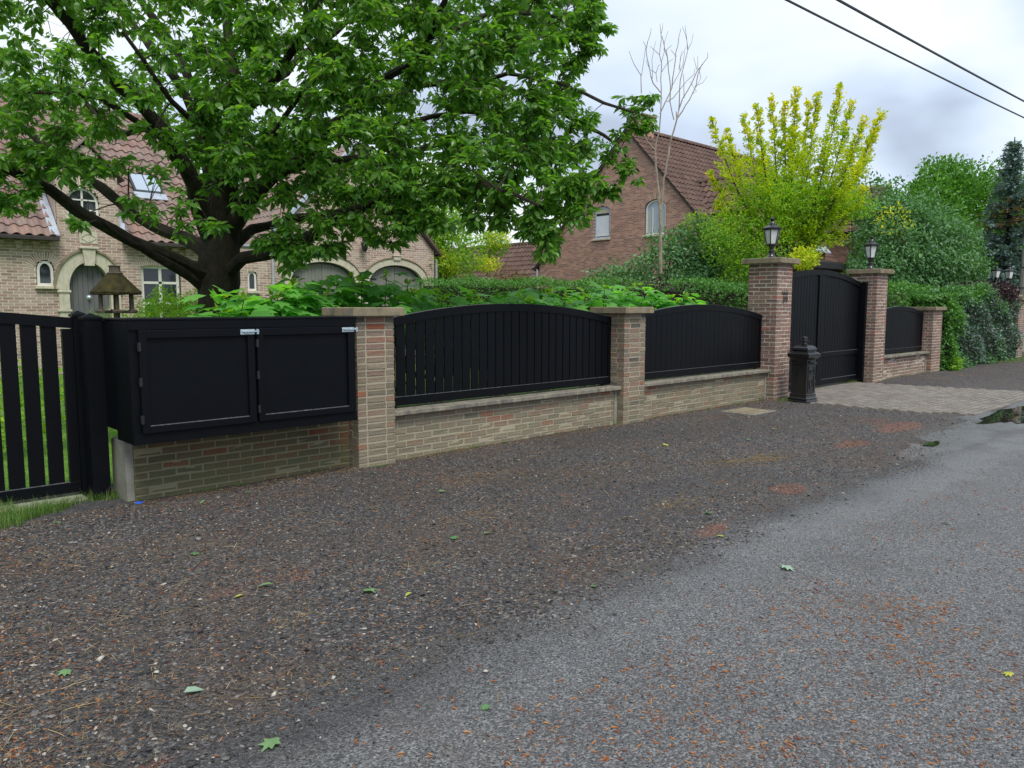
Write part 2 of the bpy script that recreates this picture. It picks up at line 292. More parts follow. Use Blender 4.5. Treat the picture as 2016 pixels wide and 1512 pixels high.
BLOBS=[(1.26, 10.1, 5.31, 0.46, 14), (1.62, 13.06, 6.41, 0.6, 14), (1.93, 15.52, 7.32, 0.71, 14), (1.26, 10.1, 4.88, 0.46, 22), (1.63, 13.06, 5.86, 0.6, 22), (1.93, 15.52, 6.67, 0.71, 22), (1.23, 10.13, 4.48, 0.46, 15), (1.59, 13.1, 5.34, 0.6, 15), (1.89, 15.57, 6.06, 0.71, 15), (1.53, 9.85, 5.35, 0.46, 14), (1.97, 12.73, 6.46, 0.6, 14), (2.35, 15.13, 7.39, 0.71, 14), (1.64, 9.74, 4.92, 0.46, 22), (2.12, 12.59, 5.91, 0.6, 22), (2.53, 14.96, 6.74, 0.71, 22), (1.62, 9.76, 4.61, 0.46, 15), (2.09, 12.61, 5.5, 0.6, 15), (2.49, 15.0, 6.25, 0.71, 15), (1.95, 9.44, 5.38, 0.46, 14), (2.52, 12.21, 6.5, 0.6, 14), (3.0, 14.51, 7.43, 0.71, 14), (1.94, 9.45, 4.94, 0.46, 22), (2.51, 12.22, 5.93, 0.6, 22), (2.99, 14.53, 6.75, 0.71, 22), (1.85, 9.55, 4.59, 0.46, 15), (2.39, 12.34, 5.48, 0.6, 15), (2.84, 14.67, 6.22, 0.71, 15), (2.28, 9.14, 5.28, 0.46, 14), (2.94, 11.81, 6.37, 0.6, 14), (3.5, 14.04, 7.28, 0.71, 14), (2.34, 9.08, 5.0, 0.46, 22), (3.02, 11.74, 6.01, 0.6, 22), (3.59, 13.95, 6.85, 0.71, 22), (2.33, 9.09, 4.6, 0.46, 15), (3.01, 11.75, 5.49, 0.6, 15), (3.58, 13.97, 6.24, 0.71, 15), (2.69, 8.75, 5.4, 0.46, 14), (3.48, 11.3, 6.52, 0.6, 14), (4.13, 13.44, 7.46, 0.71, 14), (2.58, 8.85, 4.89, 0.46, 22), (3.33, 11.44, 5.87, 0.6, 22), (3.96, 13.6, 6.68, 0.71, 22), (2.6, 8.83, 4.59, 0.46, 15), (3.36, 11.42, 5.48, 0.6, 15), (3.99, 13.57, 6.22, 0.71, 15), (3.1, 8.36, 5.29, 0.46, 14), (4.01, 10.8, 6.38, 0.6, 14), (4.76, 12.84, 7.29, 0.71, 14), (2.98, 8.47, 4.88, 0.46, 22), (3.85, 10.95, 5.85, 0.6, 22), (4.58, 13.02, 6.66, 0.71, 22), (3.01, 8.45, 4.52, 0.46, 15), (3.89, 10.92, 5.39, 0.6, 15), (4.62, 12.98, 6.11, 0.71, 15), (3.34, 8.13, 5.28, 0.46, 14), (4.32, 10.51, 6.37, 0.6, 14), (5.13, 12.49, 7.28, 0.71, 14), (3.4, 8.07, 4.88, 0.46, 22), (4.4, 10.43, 5.85, 0.6, 22), (5.23, 12.4, 6.66, 0.71, 22), (3.42, 8.05, 4.58, 0.46, 15), (4.43, 10.41, 5.46, 0.6, 15), (5.26, 12.37, 6.2, 0.71, 15), (3.72, 7.77, 5.39, 0.46, 14), (4.81, 10.04, 6.52, 0.6, 14), (5.72, 11.93, 7.45, 0.71, 14), (3.68, 7.81, 5.01, 0.46, 22), (4.76, 10.09, 6.02, 0.6, 22), (5.66, 11.99, 6.87, 0.71, 22), (3.69, 7.79, 4.53, 0.46, 30), (4.78, 10.08, 5.4, 0.6, 30), (5.68, 11.98, 6.13, 0.71, 30), (4.03, 7.48, 5.32, 0.46, 14), (5.21, 9.67, 6.42, 0.6, 14), (6.19, 11.49, 7.34, 0.71, 14), (4.07, 7.44, 4.98, 0.46, 22), (5.26, 9.62, 5.98, 0.6, 22), (6.25, 11.43, 6.81, 0.71, 22), (4.13, 7.38, 4.55, 0.46, 30), (5.34, 9.54, 5.43, 0.6, 30), (6.35, 11.34, 6.16, 0.71, 30), (4.43, 7.1, 5.35, 0.46, 14), (5.73, 9.17, 6.46, 0.6, 14), (6.81, 10.9, 7.38, 0.71, 14), (4.49, 7.05, 5.01, 0.46, 22), (5.8, 9.11, 6.03, 0.6, 22), (6.89, 10.83, 6.87, 0.71, 22), (4.52, 7.01, 4.62, 0.46, 30), (5.84, 9.06, 5.52, 0.6, 30), (6.95, 10.77, 6.27, 0.71, 30), (5.09, 7.02, 5.47, 0.49, 14), (6.28, 8.66, 6.39, 0.6, 14), (7.1, 9.8, 7.03, 0.68, 14), (4.97, 7.14, 5.07, 0.49, 22), (6.13, 8.8, 5.89, 0.6, 22), (6.94, 9.96, 6.46, 0.68, 22), (5.02, 7.09, 4.68, 0.49, 30), (6.19, 8.74, 5.41, 0.6, 30), (7.01, 9.89, 5.92, 0.68, 30), (5.35, 6.78, 5.6, 0.49, 14), (6.59, 8.35, 6.54, 0.6, 14), (7.47, 9.46, 7.2, 0.68, 14), (5.37, 6.76, 5.04, 0.49, 22), (6.62, 8.33, 5.85, 0.6, 22), (7.5, 9.43, 6.42, 0.68, 22), (5.37, 6.76, 4.65, 0.49, 30), (6.62, 8.33, 5.37, 0.6, 30), (7.5, 9.43, 5.88, 0.68, 30), (5.87, 6.28, 5.46, 0.49, 14), (7.24, 7.75, 6.37, 0.6, 14), (8.19, 8.77, 7.0, 0.68, 14), (5.78, 6.37, 5.14, 0.49, 22), (7.12, 7.86, 5.97, 0.6, 22), (8.06, 8.89, 6.55, 0.68, 22), (5.81, 6.35, 4.65, 0.49, 30), (7.16, 7.82, 5.37, 0.6, 30), (8.1, 8.86, 5.88, 0.68, 30), (6.12, 6.05, 5.49, 0.49, 14), (7.54, 7.46, 6.41, 0.6, 14), (8.53, 8.45, 7.05, 0.68, 14), (6.23, 5.95, 5.06, 0.49, 22), (7.67, 7.33, 5.87, 0.6, 22), (8.69, 8.3, 6.44, 0.68, 22), (6.11, 6.06, 4.62, 0.49, 30), (7.53, 7.47, 5.34, 0.6, 30), (8.52, 8.46, 5.84, 0.68, 30), (3.49, 8.27, 4.23, 0.39, 26), (4.24, 10.04, 4.81, 0.47, 26), (4.98, 11.81, 5.38, 0.56, 26), (3.56, 8.2, 3.75, 0.39, 26), (4.32, 9.96, 4.22, 0.47, 26), (5.08, 11.72, 4.69, 0.56, 26), (3.5, 8.25, 3.35, 0.39, 26), (4.25, 10.02, 3.74, 0.47, 26), (5.0, 11.79, 4.12, 0.56, 26), (3.53, 8.23, 3.08, 0.39, 20), (4.28, 9.99, 3.4, 0.47, 20), (5.04, 11.76, 3.73, 0.56, 20), (3.88, 7.9, 4.26, 0.39, 26), (4.71, 9.59, 4.84, 0.47, 26), (5.54, 11.28, 5.42, 0.56, 26), (3.83, 7.94, 3.87, 0.39, 26), (4.65, 9.64, 4.37, 0.47, 26), (5.47, 11.35, 4.86, 0.56, 26), (3.91, 7.86, 3.34, 0.39, 26), (4.75, 9.55, 3.72, 0.47, 26), (5.59, 11.23, 4.11, 0.56, 26), (3.82, 7.95, 3.12, 0.39, 20), (4.64, 9.65, 3.46, 0.47, 20), (5.46, 11.35, 3.79, 0.56, 20), (4.33, 7.47, 4.2, 0.39, 26), (5.26, 9.07, 4.77, 0.47, 26), (6.19, 10.67, 5.34, 0.56, 26), (4.23, 7.56, 3.86, 0.39, 26), (5.14, 9.18, 4.35, 0.47, 26), (6.05, 10.8, 4.85, 0.56, 26), (4.26, 7.54, 3.37, 0.39, 26), (5.17, 9.15, 3.76, 0.47, 26), (6.08, 10.77, 4.15, 0.56, 26), (4.23, 7.57, 3.06, 0.39, 20), (5.13, 9.19, 3.38, 0.47, 20), (6.04, 10.81, 3.71, 0.56, 20), (4.54, 7.27, 4.14, 0.39, 26), (5.51, 8.83, 4.7, 0.47, 26), (6.48, 10.39, 5.25, 0.56, 26), (4.53, 7.28, 3.82, 0.39, 26), (5.5, 8.84, 4.3, 0.47, 26), (6.47, 10.4, 4.79, 0.56, 26), (4.65, 7.16, 3.48, 0.39, 26), (5.65, 8.7, 3.89, 0.47, 26), (6.65, 10.23, 4.3, 0.56, 26), (4.63, 7.19, 2.97, 0.39, 20), (5.62, 8.73, 3.28, 0.47, 20), (6.61, 10.27, 3.59, 0.56, 20), (4.98, 6.85, 4.16, 0.39, 26), (6.05, 8.32, 4.72, 0.47, 26), (7.12, 9.79, 5.28, 0.56, 26), (4.9, 6.93, 3.83, 0.39, 26), (5.94, 8.42, 4.31, 0.47, 26), (6.99, 9.9, 4.8, 0.56, 26), (4.9, 6.93, 3.36, 0.39, 26), (5.95, 8.42, 3.75, 0.47, 26), (7.0, 9.9, 4.14, 0.56, 26), (4.92, 6.91, 3.05, 0.39, 20), (5.97, 8.39, 3.38, 0.47, 20), (7.02, 9.88, 3.7, 0.56, 20), (5.39, 6.46, 4.15, 0.39, 26), (6.55, 7.85, 4.71, 0.47, 26), (7.7, 9.23, 5.27, 0.56, 26), (5.39, 6.47, 3.82, 0.39, 26), (6.54, 7.85, 4.31, 0.47, 26), (7.69, 9.24, 4.8, 0.56, 26), (5.31, 6.54, 3.38, 0.39, 26), (6.44, 7.95, 3.78, 0.47, 26), (7.58, 9.35, 4.17, 0.56, 26), (5.3, 6.55, 3.08, 0.39, 20), (6.44, 7.95, 3.41, 0.47, 20), (7.58, 9.35, 3.74, 0.56, 20), (5.65, 6.22, 4.26, 0.39, 26), (6.86, 7.55, 4.84, 0.47, 26), (8.07, 8.88, 5.42, 0.56, 26), (5.65, 6.22, 3.74, 0.39, 26), (6.86, 7.56, 4.21, 0.47, 26), (8.07, 8.89, 4.68, 0.56, 26), (5.74, 6.14, 3.4, 0.39, 26), (6.97, 7.45, 3.8, 0.47, 26), (8.2, 8.76, 4.19, 0.56, 26), (5.66, 6.2, 3.07, 0.39, 20), (6.88, 7.53, 3.4, 0.47, 20), (8.09, 8.86, 3.73, 0.56, 20), (5.95, 5.93, 4.24, 0.39, 26), (7.23, 7.2, 4.82, 0.47, 26), (8.51, 8.47, 5.4, 0.56, 26), (6.06, 5.83, 3.76, 0.39, 26), (7.36, 7.07, 4.23, 0.47, 26), (8.66, 8.32, 4.7, 0.56, 26), (6.0, 5.89, 3.37, 0.39, 26), (7.28, 7.15, 3.77, 0.47, 26), (8.57, 8.41, 4.16, 0.56, 26), (6.07, 5.82, 3.02, 0.39, 20), (7.37, 7.07, 3.33, 0.47, 20), (8.67, 8.32, 3.64, 0.56, 20), (1.2, 9.88, 4.08, 0.35, 10), (1.59, 13.09, 4.9, 0.46, 10), (1.86, 15.32, 5.47, 0.53, 10), (1.19, 9.89, 3.71, 0.35, 12), (1.58, 13.11, 4.41, 0.46, 12), (1.72, 14.34, 4.68, 0.5, 12), (1.87, 15.58, 4.95, 0.54, 12), (1.15, 10.2, 3.4, 0.3, 12), (1.43, 12.69, 3.85, 0.37, 12), (1.69, 14.93, 4.26, 0.44, 12), (1.54, 9.56, 4.08, 0.35, 10), (2.04, 12.67, 4.9, 0.46, 10), (2.39, 14.82, 5.47, 0.53, 10), (1.47, 9.62, 3.71, 0.35, 12), (1.95, 12.75, 4.41, 0.46, 12), (2.14, 13.95, 4.68, 0.5, 12), (2.32, 15.16, 4.95, 0.54, 12), (1.51, 9.86, 3.4, 0.3, 12), (1.88, 12.26, 3.85, 0.37, 12), (2.22, 14.43, 4.26, 0.44, 12), (1.88, 9.24, 4.08, 0.35, 10), (2.49, 12.24, 4.9, 0.46, 10), (2.92, 14.31, 5.47, 0.53, 10), (1.86, 9.26, 3.71, 0.35, 12), (2.46, 12.27, 4.41, 0.46, 12), (2.69, 13.43, 4.68, 0.5, 12), (2.92, 14.58, 4.95, 0.54, 12), (1.84, 9.55, 3.4, 0.3, 12), (2.29, 11.88, 3.85, 0.37, 12), (2.69, 13.98, 4.26, 0.44, 12), (2.24, 8.9, 4.08, 0.35, 10), (2.97, 11.79, 4.9, 0.46, 10), (3.47, 13.79, 5.47, 0.53, 10), (2.19, 8.94, 3.71, 0.35, 12), (2.9, 11.85, 4.41, 0.46, 12), (3.17, 12.97, 4.68, 0.5, 12), (3.45, 14.09, 4.95, 0.54, 12), (2.22, 9.19, 3.4, 0.3, 12), (2.76, 11.43, 3.85, 0.37, 12), (3.25, 13.45, 4.26, 0.44, 12), (2.47, 8.68, 4.08, 0.35, 10), (3.27, 11.5, 4.9, 0.46, 10), (3.83, 13.45, 5.47, 0.53, 10), (2.51, 8.64, 3.71, 0.35, 12), (3.33, 11.44, 4.41, 0.46, 12), (3.65, 12.52, 4.68, 0.5, 12), (3.96, 13.6, 4.95, 0.54, 12), (2.53, 8.9, 3.4, 0.3, 12), (3.15, 11.07, 3.85, 0.37, 12), (3.7, 13.02, 4.26, 0.44, 12), (2.88, 8.29, 4.08, 0.35, 10), (3.81, 10.99, 4.9, 0.46, 10), (4.46, 12.85, 5.47, 0.53, 10), (2.84, 8.33, 3.71, 0.35, 12), (3.77, 11.03, 4.41, 0.46, 12), (4.12, 12.07, 4.68, 0.5, 12), (4.48, 13.11, 4.95, 0.54, 12), (2.94, 8.51, 3.4, 0.3, 12), (3.66, 10.58, 3.85, 0.37, 12), (4.31, 12.45, 4.26, 0.44, 12), (3.21, 7.98, 4.08, 0.35, 10), (4.26, 10.57, 4.9, 0.46, 10), (4.98, 12.36, 5.47, 0.53, 10), (3.22, 7.97, 3.71, 0.35, 12), (4.26, 10.56, 4.41, 0.46, 12), (4.67, 11.56, 4.68, 0.5, 12), (5.07, 12.55, 4.95, 0.54, 12), (3.24, 8.23, 3.4, 0.3, 12), (4.02, 10.24, 3.85, 0.37, 12), (4.73, 12.04, 4.26, 0.44, 12), (1.83, 9.7, 3.08, 0.33, 17), (2.47, 13.09, 3.62, 0.45, 17), (2.06, 9.48, 3.03, 0.33, 16), (2.78, 12.79, 3.55, 0.45, 16), (2.3, 9.25, 3.03, 0.3, 11), (3.1, 12.49, 3.55, 0.41, 11), (1.81, 9.71, 2.71, 0.28, 11), (2.45, 13.11, 3.12, 0.37, 11), (2.01, 9.53, 2.66, 0.25, 6), (2.71, 12.86, 3.04, 0.33, 6), (1.51, 10.0, 2.87, 0.44, 17), (2.03, 13.5, 3.33, 0.59, 17), (2.49, 9.07, 2.98, 0.25, 8), (3.36, 12.24, 3.47, 0.33, 8), (2.69, 8.88, 3.08, 0.25, 5), (3.64, 11.98, 3.62, 0.33, 5), (3.05, 8.55, 3.03, 0.28, 6), (4.11, 11.53, 3.55, 0.37, 6), (3.23, 8.37, 2.76, 0.28, 9), (4.36, 11.29, 3.19, 0.37, 9), (3.32, 8.28, 3.13, 0.28, 12), (4.48, 11.18, 3.69, 0.37, 12), (3.15, 8.45, 2.5, 0.25, 7), (4.25, 11.4, 2.83, 0.33, 7), (2.91, 8.68, 2.52, 0.22, 5), (3.93, 11.71, 2.86, 0.3, 5), (2.72, 8.86, 2.66, 0.22, 4), (3.67, 11.95, 3.04, 0.3, 4), (2.35, 9.2, 2.44, 0.14, 4), (3.18, 12.42, 2.76, 0.19, 4), (2.19, 9.36, 3.19, 0.28, 8), (2.95, 12.63, 3.76, 0.37, 8), (3.1, 8.5, 2.28, 0.17, 3), (4.18, 11.46, 2.54, 0.22, 3), (3.38, 8.23, 2.44, 0.22, 6), (4.56, 11.1, 2.76, 0.3, 6), (3.75, 8.02, 2.67, 0.25, 8), (4.73, 10.12, 2.96, 0.32, 8), (3.99, 7.79, 2.78, 0.28, 16), (5.04, 9.83, 3.1, 0.35, 16), (4.31, 7.49, 2.83, 0.28, 18), (5.44, 9.45, 3.17, 0.35, 18), (3.98, 7.8, 2.4, 0.25, 12), (5.02, 9.84, 2.62, 0.32, 12), (3.82, 7.95, 2.24, 0.22, 9), (4.82, 10.04, 2.42, 0.28, 9), (4.14, 7.65, 2.13, 0.2, 9), (5.22, 9.66, 2.28, 0.25, 9), (4.34, 7.46, 2.18, 0.2, 9), (5.47, 9.41, 2.35, 0.25, 9), (4.3, 7.49, 2.51, 0.25, 14), (5.43, 9.46, 2.76, 0.32, 14), (4.58, 7.23, 2.45, 0.25, 16), (5.78, 9.12, 2.69, 0.32, 16), (4.51, 7.3, 2.78, 0.28, 16), (5.69, 9.21, 3.1, 0.35, 16), (4.79, 7.04, 2.67, 0.31, 24), (6.04, 8.88, 2.96, 0.39, 24), (5.03, 6.81, 2.73, 0.31, 24), (6.34, 8.59, 3.03, 0.39, 24), (4.7, 7.12, 2.29, 0.18, 9), (5.93, 8.98, 2.49, 0.23, 9), (4.94, 6.89, 2.4, 0.22, 13), (6.24, 8.69, 2.62, 0.28, 13), (5.14, 6.7, 2.51, 0.22, 16), (6.49, 8.45, 2.76, 0.28, 16), (5.27, 6.58, 2.78, 0.31, 26), (6.64, 8.31, 3.1, 0.39, 26), (5.5, 6.36, 2.78, 0.31, 28), (6.95, 8.02, 3.1, 0.39, 28), (5.74, 6.13, 2.78, 0.33, 30), (7.25, 7.73, 3.1, 0.42, 30), (5.46, 6.39, 2.51, 0.16, 9), (6.89, 8.07, 2.76, 0.2, 9), (5.68, 6.19, 2.51, 0.17, 12), (7.17, 7.81, 2.76, 0.21, 12), (5.9, 5.98, 2.45, 0.25, 20), (7.45, 7.54, 2.69, 0.32, 20), (6.06, 5.83, 2.67, 0.31, 28), (7.65, 7.35, 2.96, 0.39, 28), (6.06, 5.83, 2.29, 0.2, 16), (7.65, 7.35, 2.49, 0.25, 16), (6.02, 5.86, 2.13, 0.14, 8), (7.6, 7.4, 2.28, 0.18, 8), (6.26, 5.64, 2.56, 0.22, 16), (7.9, 7.11, 2.83, 0.28, 16), (6.3, 5.6, 2.83, 0.28, 20), (7.95, 7.07, 3.17, 0.35, 20), (6.38, 5.53, 2.94, 0.22, 9), (8.05, 6.97, 3.3, 0.28, 9), (3.98, 7.8, 2.13, 0.17, 7), (5.02, 9.85, 2.28, 0.21, 7), (3.92, 7.86, 3.21, 0.33, 16), (4.95, 9.91, 3.64, 0.42, 16), (3.6, 8.16, 2.94, 0.28, 10), (4.54, 10.3, 3.3, 0.35, 10), (4.57, 7.52, 2.25, 0.14, 7), (4.98, 7.13, 2.25, 0.1, 5), (4.11, 7.95, 2.0, 0.11, 5), (7.1, 6.5, 4.88, 0.32, 26), (8.28, 7.58, 5.44, 0.37, 26), (7.23, 6.37, 5.06, 0.29, 20), (8.44, 7.43, 5.64, 0.33, 20), (7.3, 6.31, 4.7, 0.22, 14), (8.52, 7.36, 5.23, 0.26, 14), (7.15, 6.45, 4.47, 0.25, 16), (8.34, 7.53, 4.95, 0.3, 16), (7.06, 6.54, 4.11, 0.29, 14), (8.24, 7.63, 4.54, 0.33, 14), (7.24, 6.36, 3.81, 0.25, 12), (8.45, 7.42, 4.18, 0.3, 12), (7.29, 6.32, 3.5, 0.25, 12), (8.5, 7.37, 3.83, 0.3, 12), (7.02, 6.58, 3.44, 0.32, 22), (8.19, 7.67, 3.76, 0.37, 22), (6.79, 6.79, 3.5, 0.35, 28), (7.92, 7.92, 3.83, 0.41, 28), (7.85, 6.61, 5.09, 0.12, 7), (7.78, 6.68, 5.47, 0.27, 14), (7.14, 6.46, 5.59, 0.38, 18), (8.33, 7.54, 6.26, 0.45, 18), (8.12, 6.35, 4.14, 0.26, 15), (8.25, 6.24, 3.95, 0.2, 10), (8.06, 6.42, 3.82, 0.19, 7), (8.31, 6.17, 4.24, 0.1, 4), (7.91, 6.55, 3.56, 0.24, 12), (8.08, 6.39, 3.37, 0.2, 13), (8.24, 6.24, 3.24, 0.14, 6), (7.94, 6.53, 3.11, 0.17, 9), (7.82, 6.64, 3.01, 0.17, 9), (8.02, 6.46, 3.01, 0.09, 3), (3.47, 7.32, 3.89, 0.23, 12), (3.68, 7.12, 3.7, 0.2, 12), (3.38, 7.4, 3.41, 0.2, 9), (3.75, 7.06, 3.41, 0.26, 12), (3.97, 6.84, 3.89, 0.26, 12), (3.27, 7.51, 3.07, 0.13, 5), (3.37, 7.41, 3.02, 0.15, 6), (4.18, 6.65, 3.31, 0.26, 10), (4.39, 6.45, 2.92, 0.31, 12), (5.05, 5.83, 3.07, 0.31, 12)]
GOLD=[[(16.9, 8.79, 2.61, 0.06), (16.41, 9.49, 4.05, 0.042), (16.27, 9.86, 4.97, 0.027), (16.02, 10.09, 5.86, 0.012)], [(16.92, 8.76, 2.61, 0.06), (16.65, 9.41, 3.94, 0.042), (16.66, 9.8, 4.83, 0.027), (16.46, 9.99, 5.66, 0.012)], [(16.96, 8.73, 2.61, 0.06), (16.93, 9.3, 4.12, 0.043), (17.11, 9.67, 5.12, 0.027), (16.95, 9.82, 6.06, 0.012)], [(16.99, 8.71, 2.61, 0.06), (16.53, 8.89, 4.13, 0.041), (16.23, 8.92, 5.04, 0.026), (16.12, 9.03, 5.98, 0.012)], [(17.02, 8.68, 2.61, 0.06), (17.24, 9.04, 4.3, 0.043), (17.54, 9.32, 5.42, 0.027), (17.46, 9.39, 6.47, 0.012)], [(17.04, 8.65, 2.61, 0.06), (17.4, 8.92, 4.25, 0.043), (17.78, 9.17, 5.35, 0.028), (17.75, 9.21, 6.37, 0.013)], [(17.06, 8.63, 2.61, 0.06), (17.3, 8.72, 4.36, 0.042), (17.52, 8.83, 5.48, 0.027), (17.51, 8.83, 6.56, 0.012)], [(17.09, 8.61, 2.61, 0.06), (17.77, 8.75, 4.29, 0.043), (18.37, 8.97, 5.43, 0.028), (18.41, 8.93, 6.47, 0.013)], [(17.11, 8.59, 2.61, 0.06), (17.83, 8.66, 4.36, 0.043), (18.44, 8.84, 5.55, 0.028), (18.5, 8.78, 6.64, 0.013)], [(17.16, 8.54, 2.61, 0.06), (17.56, 8.19, 4.36, 0.042), (17.75, 8.04, 5.45, 0.026), (17.87, 7.92, 6.53, 0.012)], [(17.18, 8.52, 2.61, 0.06), (17.69, 8.09, 4.21, 0.042), (17.93, 7.91, 5.21, 0.026), (18.09, 7.76, 6.2, 0.012)], [(17.2, 8.5, 2.61, 0.06), (17.39, 7.77, 3.97, 0.041), (17.23, 7.37, 4.76, 0.025), (17.42, 7.19, 5.59, 0.011)], [(17.24, 8.47, 2.61, 0.06), (18.36, 7.96, 4.15, 0.043), (19.08, 7.83, 5.18, 0.027), (19.34, 7.59, 6.14, 0.012)], [(17.23, 8.48, 2.61, 0.06), (18.42, 8.07, 3.98, 0.043), (19.26, 8.0, 4.91, 0.028), (19.5, 7.77, 5.77, 0.013)], [(17.2, 8.5, 2.61, 0.06), (17.78, 7.92, 3.31, 0.042), (18.02, 7.65, 3.77, 0.026), (18.23, 7.45, 4.23, 0.012)], [(17.19, 8.51, 2.61, 0.06), (17.97, 8.09, 3.58, 0.042), (18.45, 7.95, 4.22, 0.027), (18.65, 7.76, 4.84, 0.012)], [(16.89, 8.79, 2.61, 0.06), (16.49, 9.54, 3.5, 0.042), (16.42, 9.96, 4.1, 0.027), (16.18, 10.2, 4.68, 0.012)], [(16.9, 8.78, 2.61, 0.06), (16.57, 9.48, 3.18, 0.042), (16.54, 9.88, 3.59, 0.027), (16.32, 10.1, 3.97, 0.012)], [(17.18, 8.52, 2.61, 0.06), (17.3, 7.86, 3.66, 0.041), (17.13, 7.49, 4.28, 0.025), (17.3, 7.33, 4.95, 0.011)], [(17.0, 8.7, 2.61, 0.06), (17.07, 9.09, 3.75, 0.043), (17.27, 9.36, 4.51, 0.027), (17.18, 9.45, 5.23, 0.012)], [(17.12, 8.58, 2.61, 0.06), (17.47, 8.38, 3.72, 0.042), (17.68, 8.32, 4.44, 0.027), (17.77, 8.23, 5.14, 0.012)], [(17.06, 8.64, 2.61, 0.06), (17.25, 8.73, 3.94, 0.042), (17.44, 8.82, 4.81, 0.027), (17.43, 8.83, 5.65, 0.012)]]
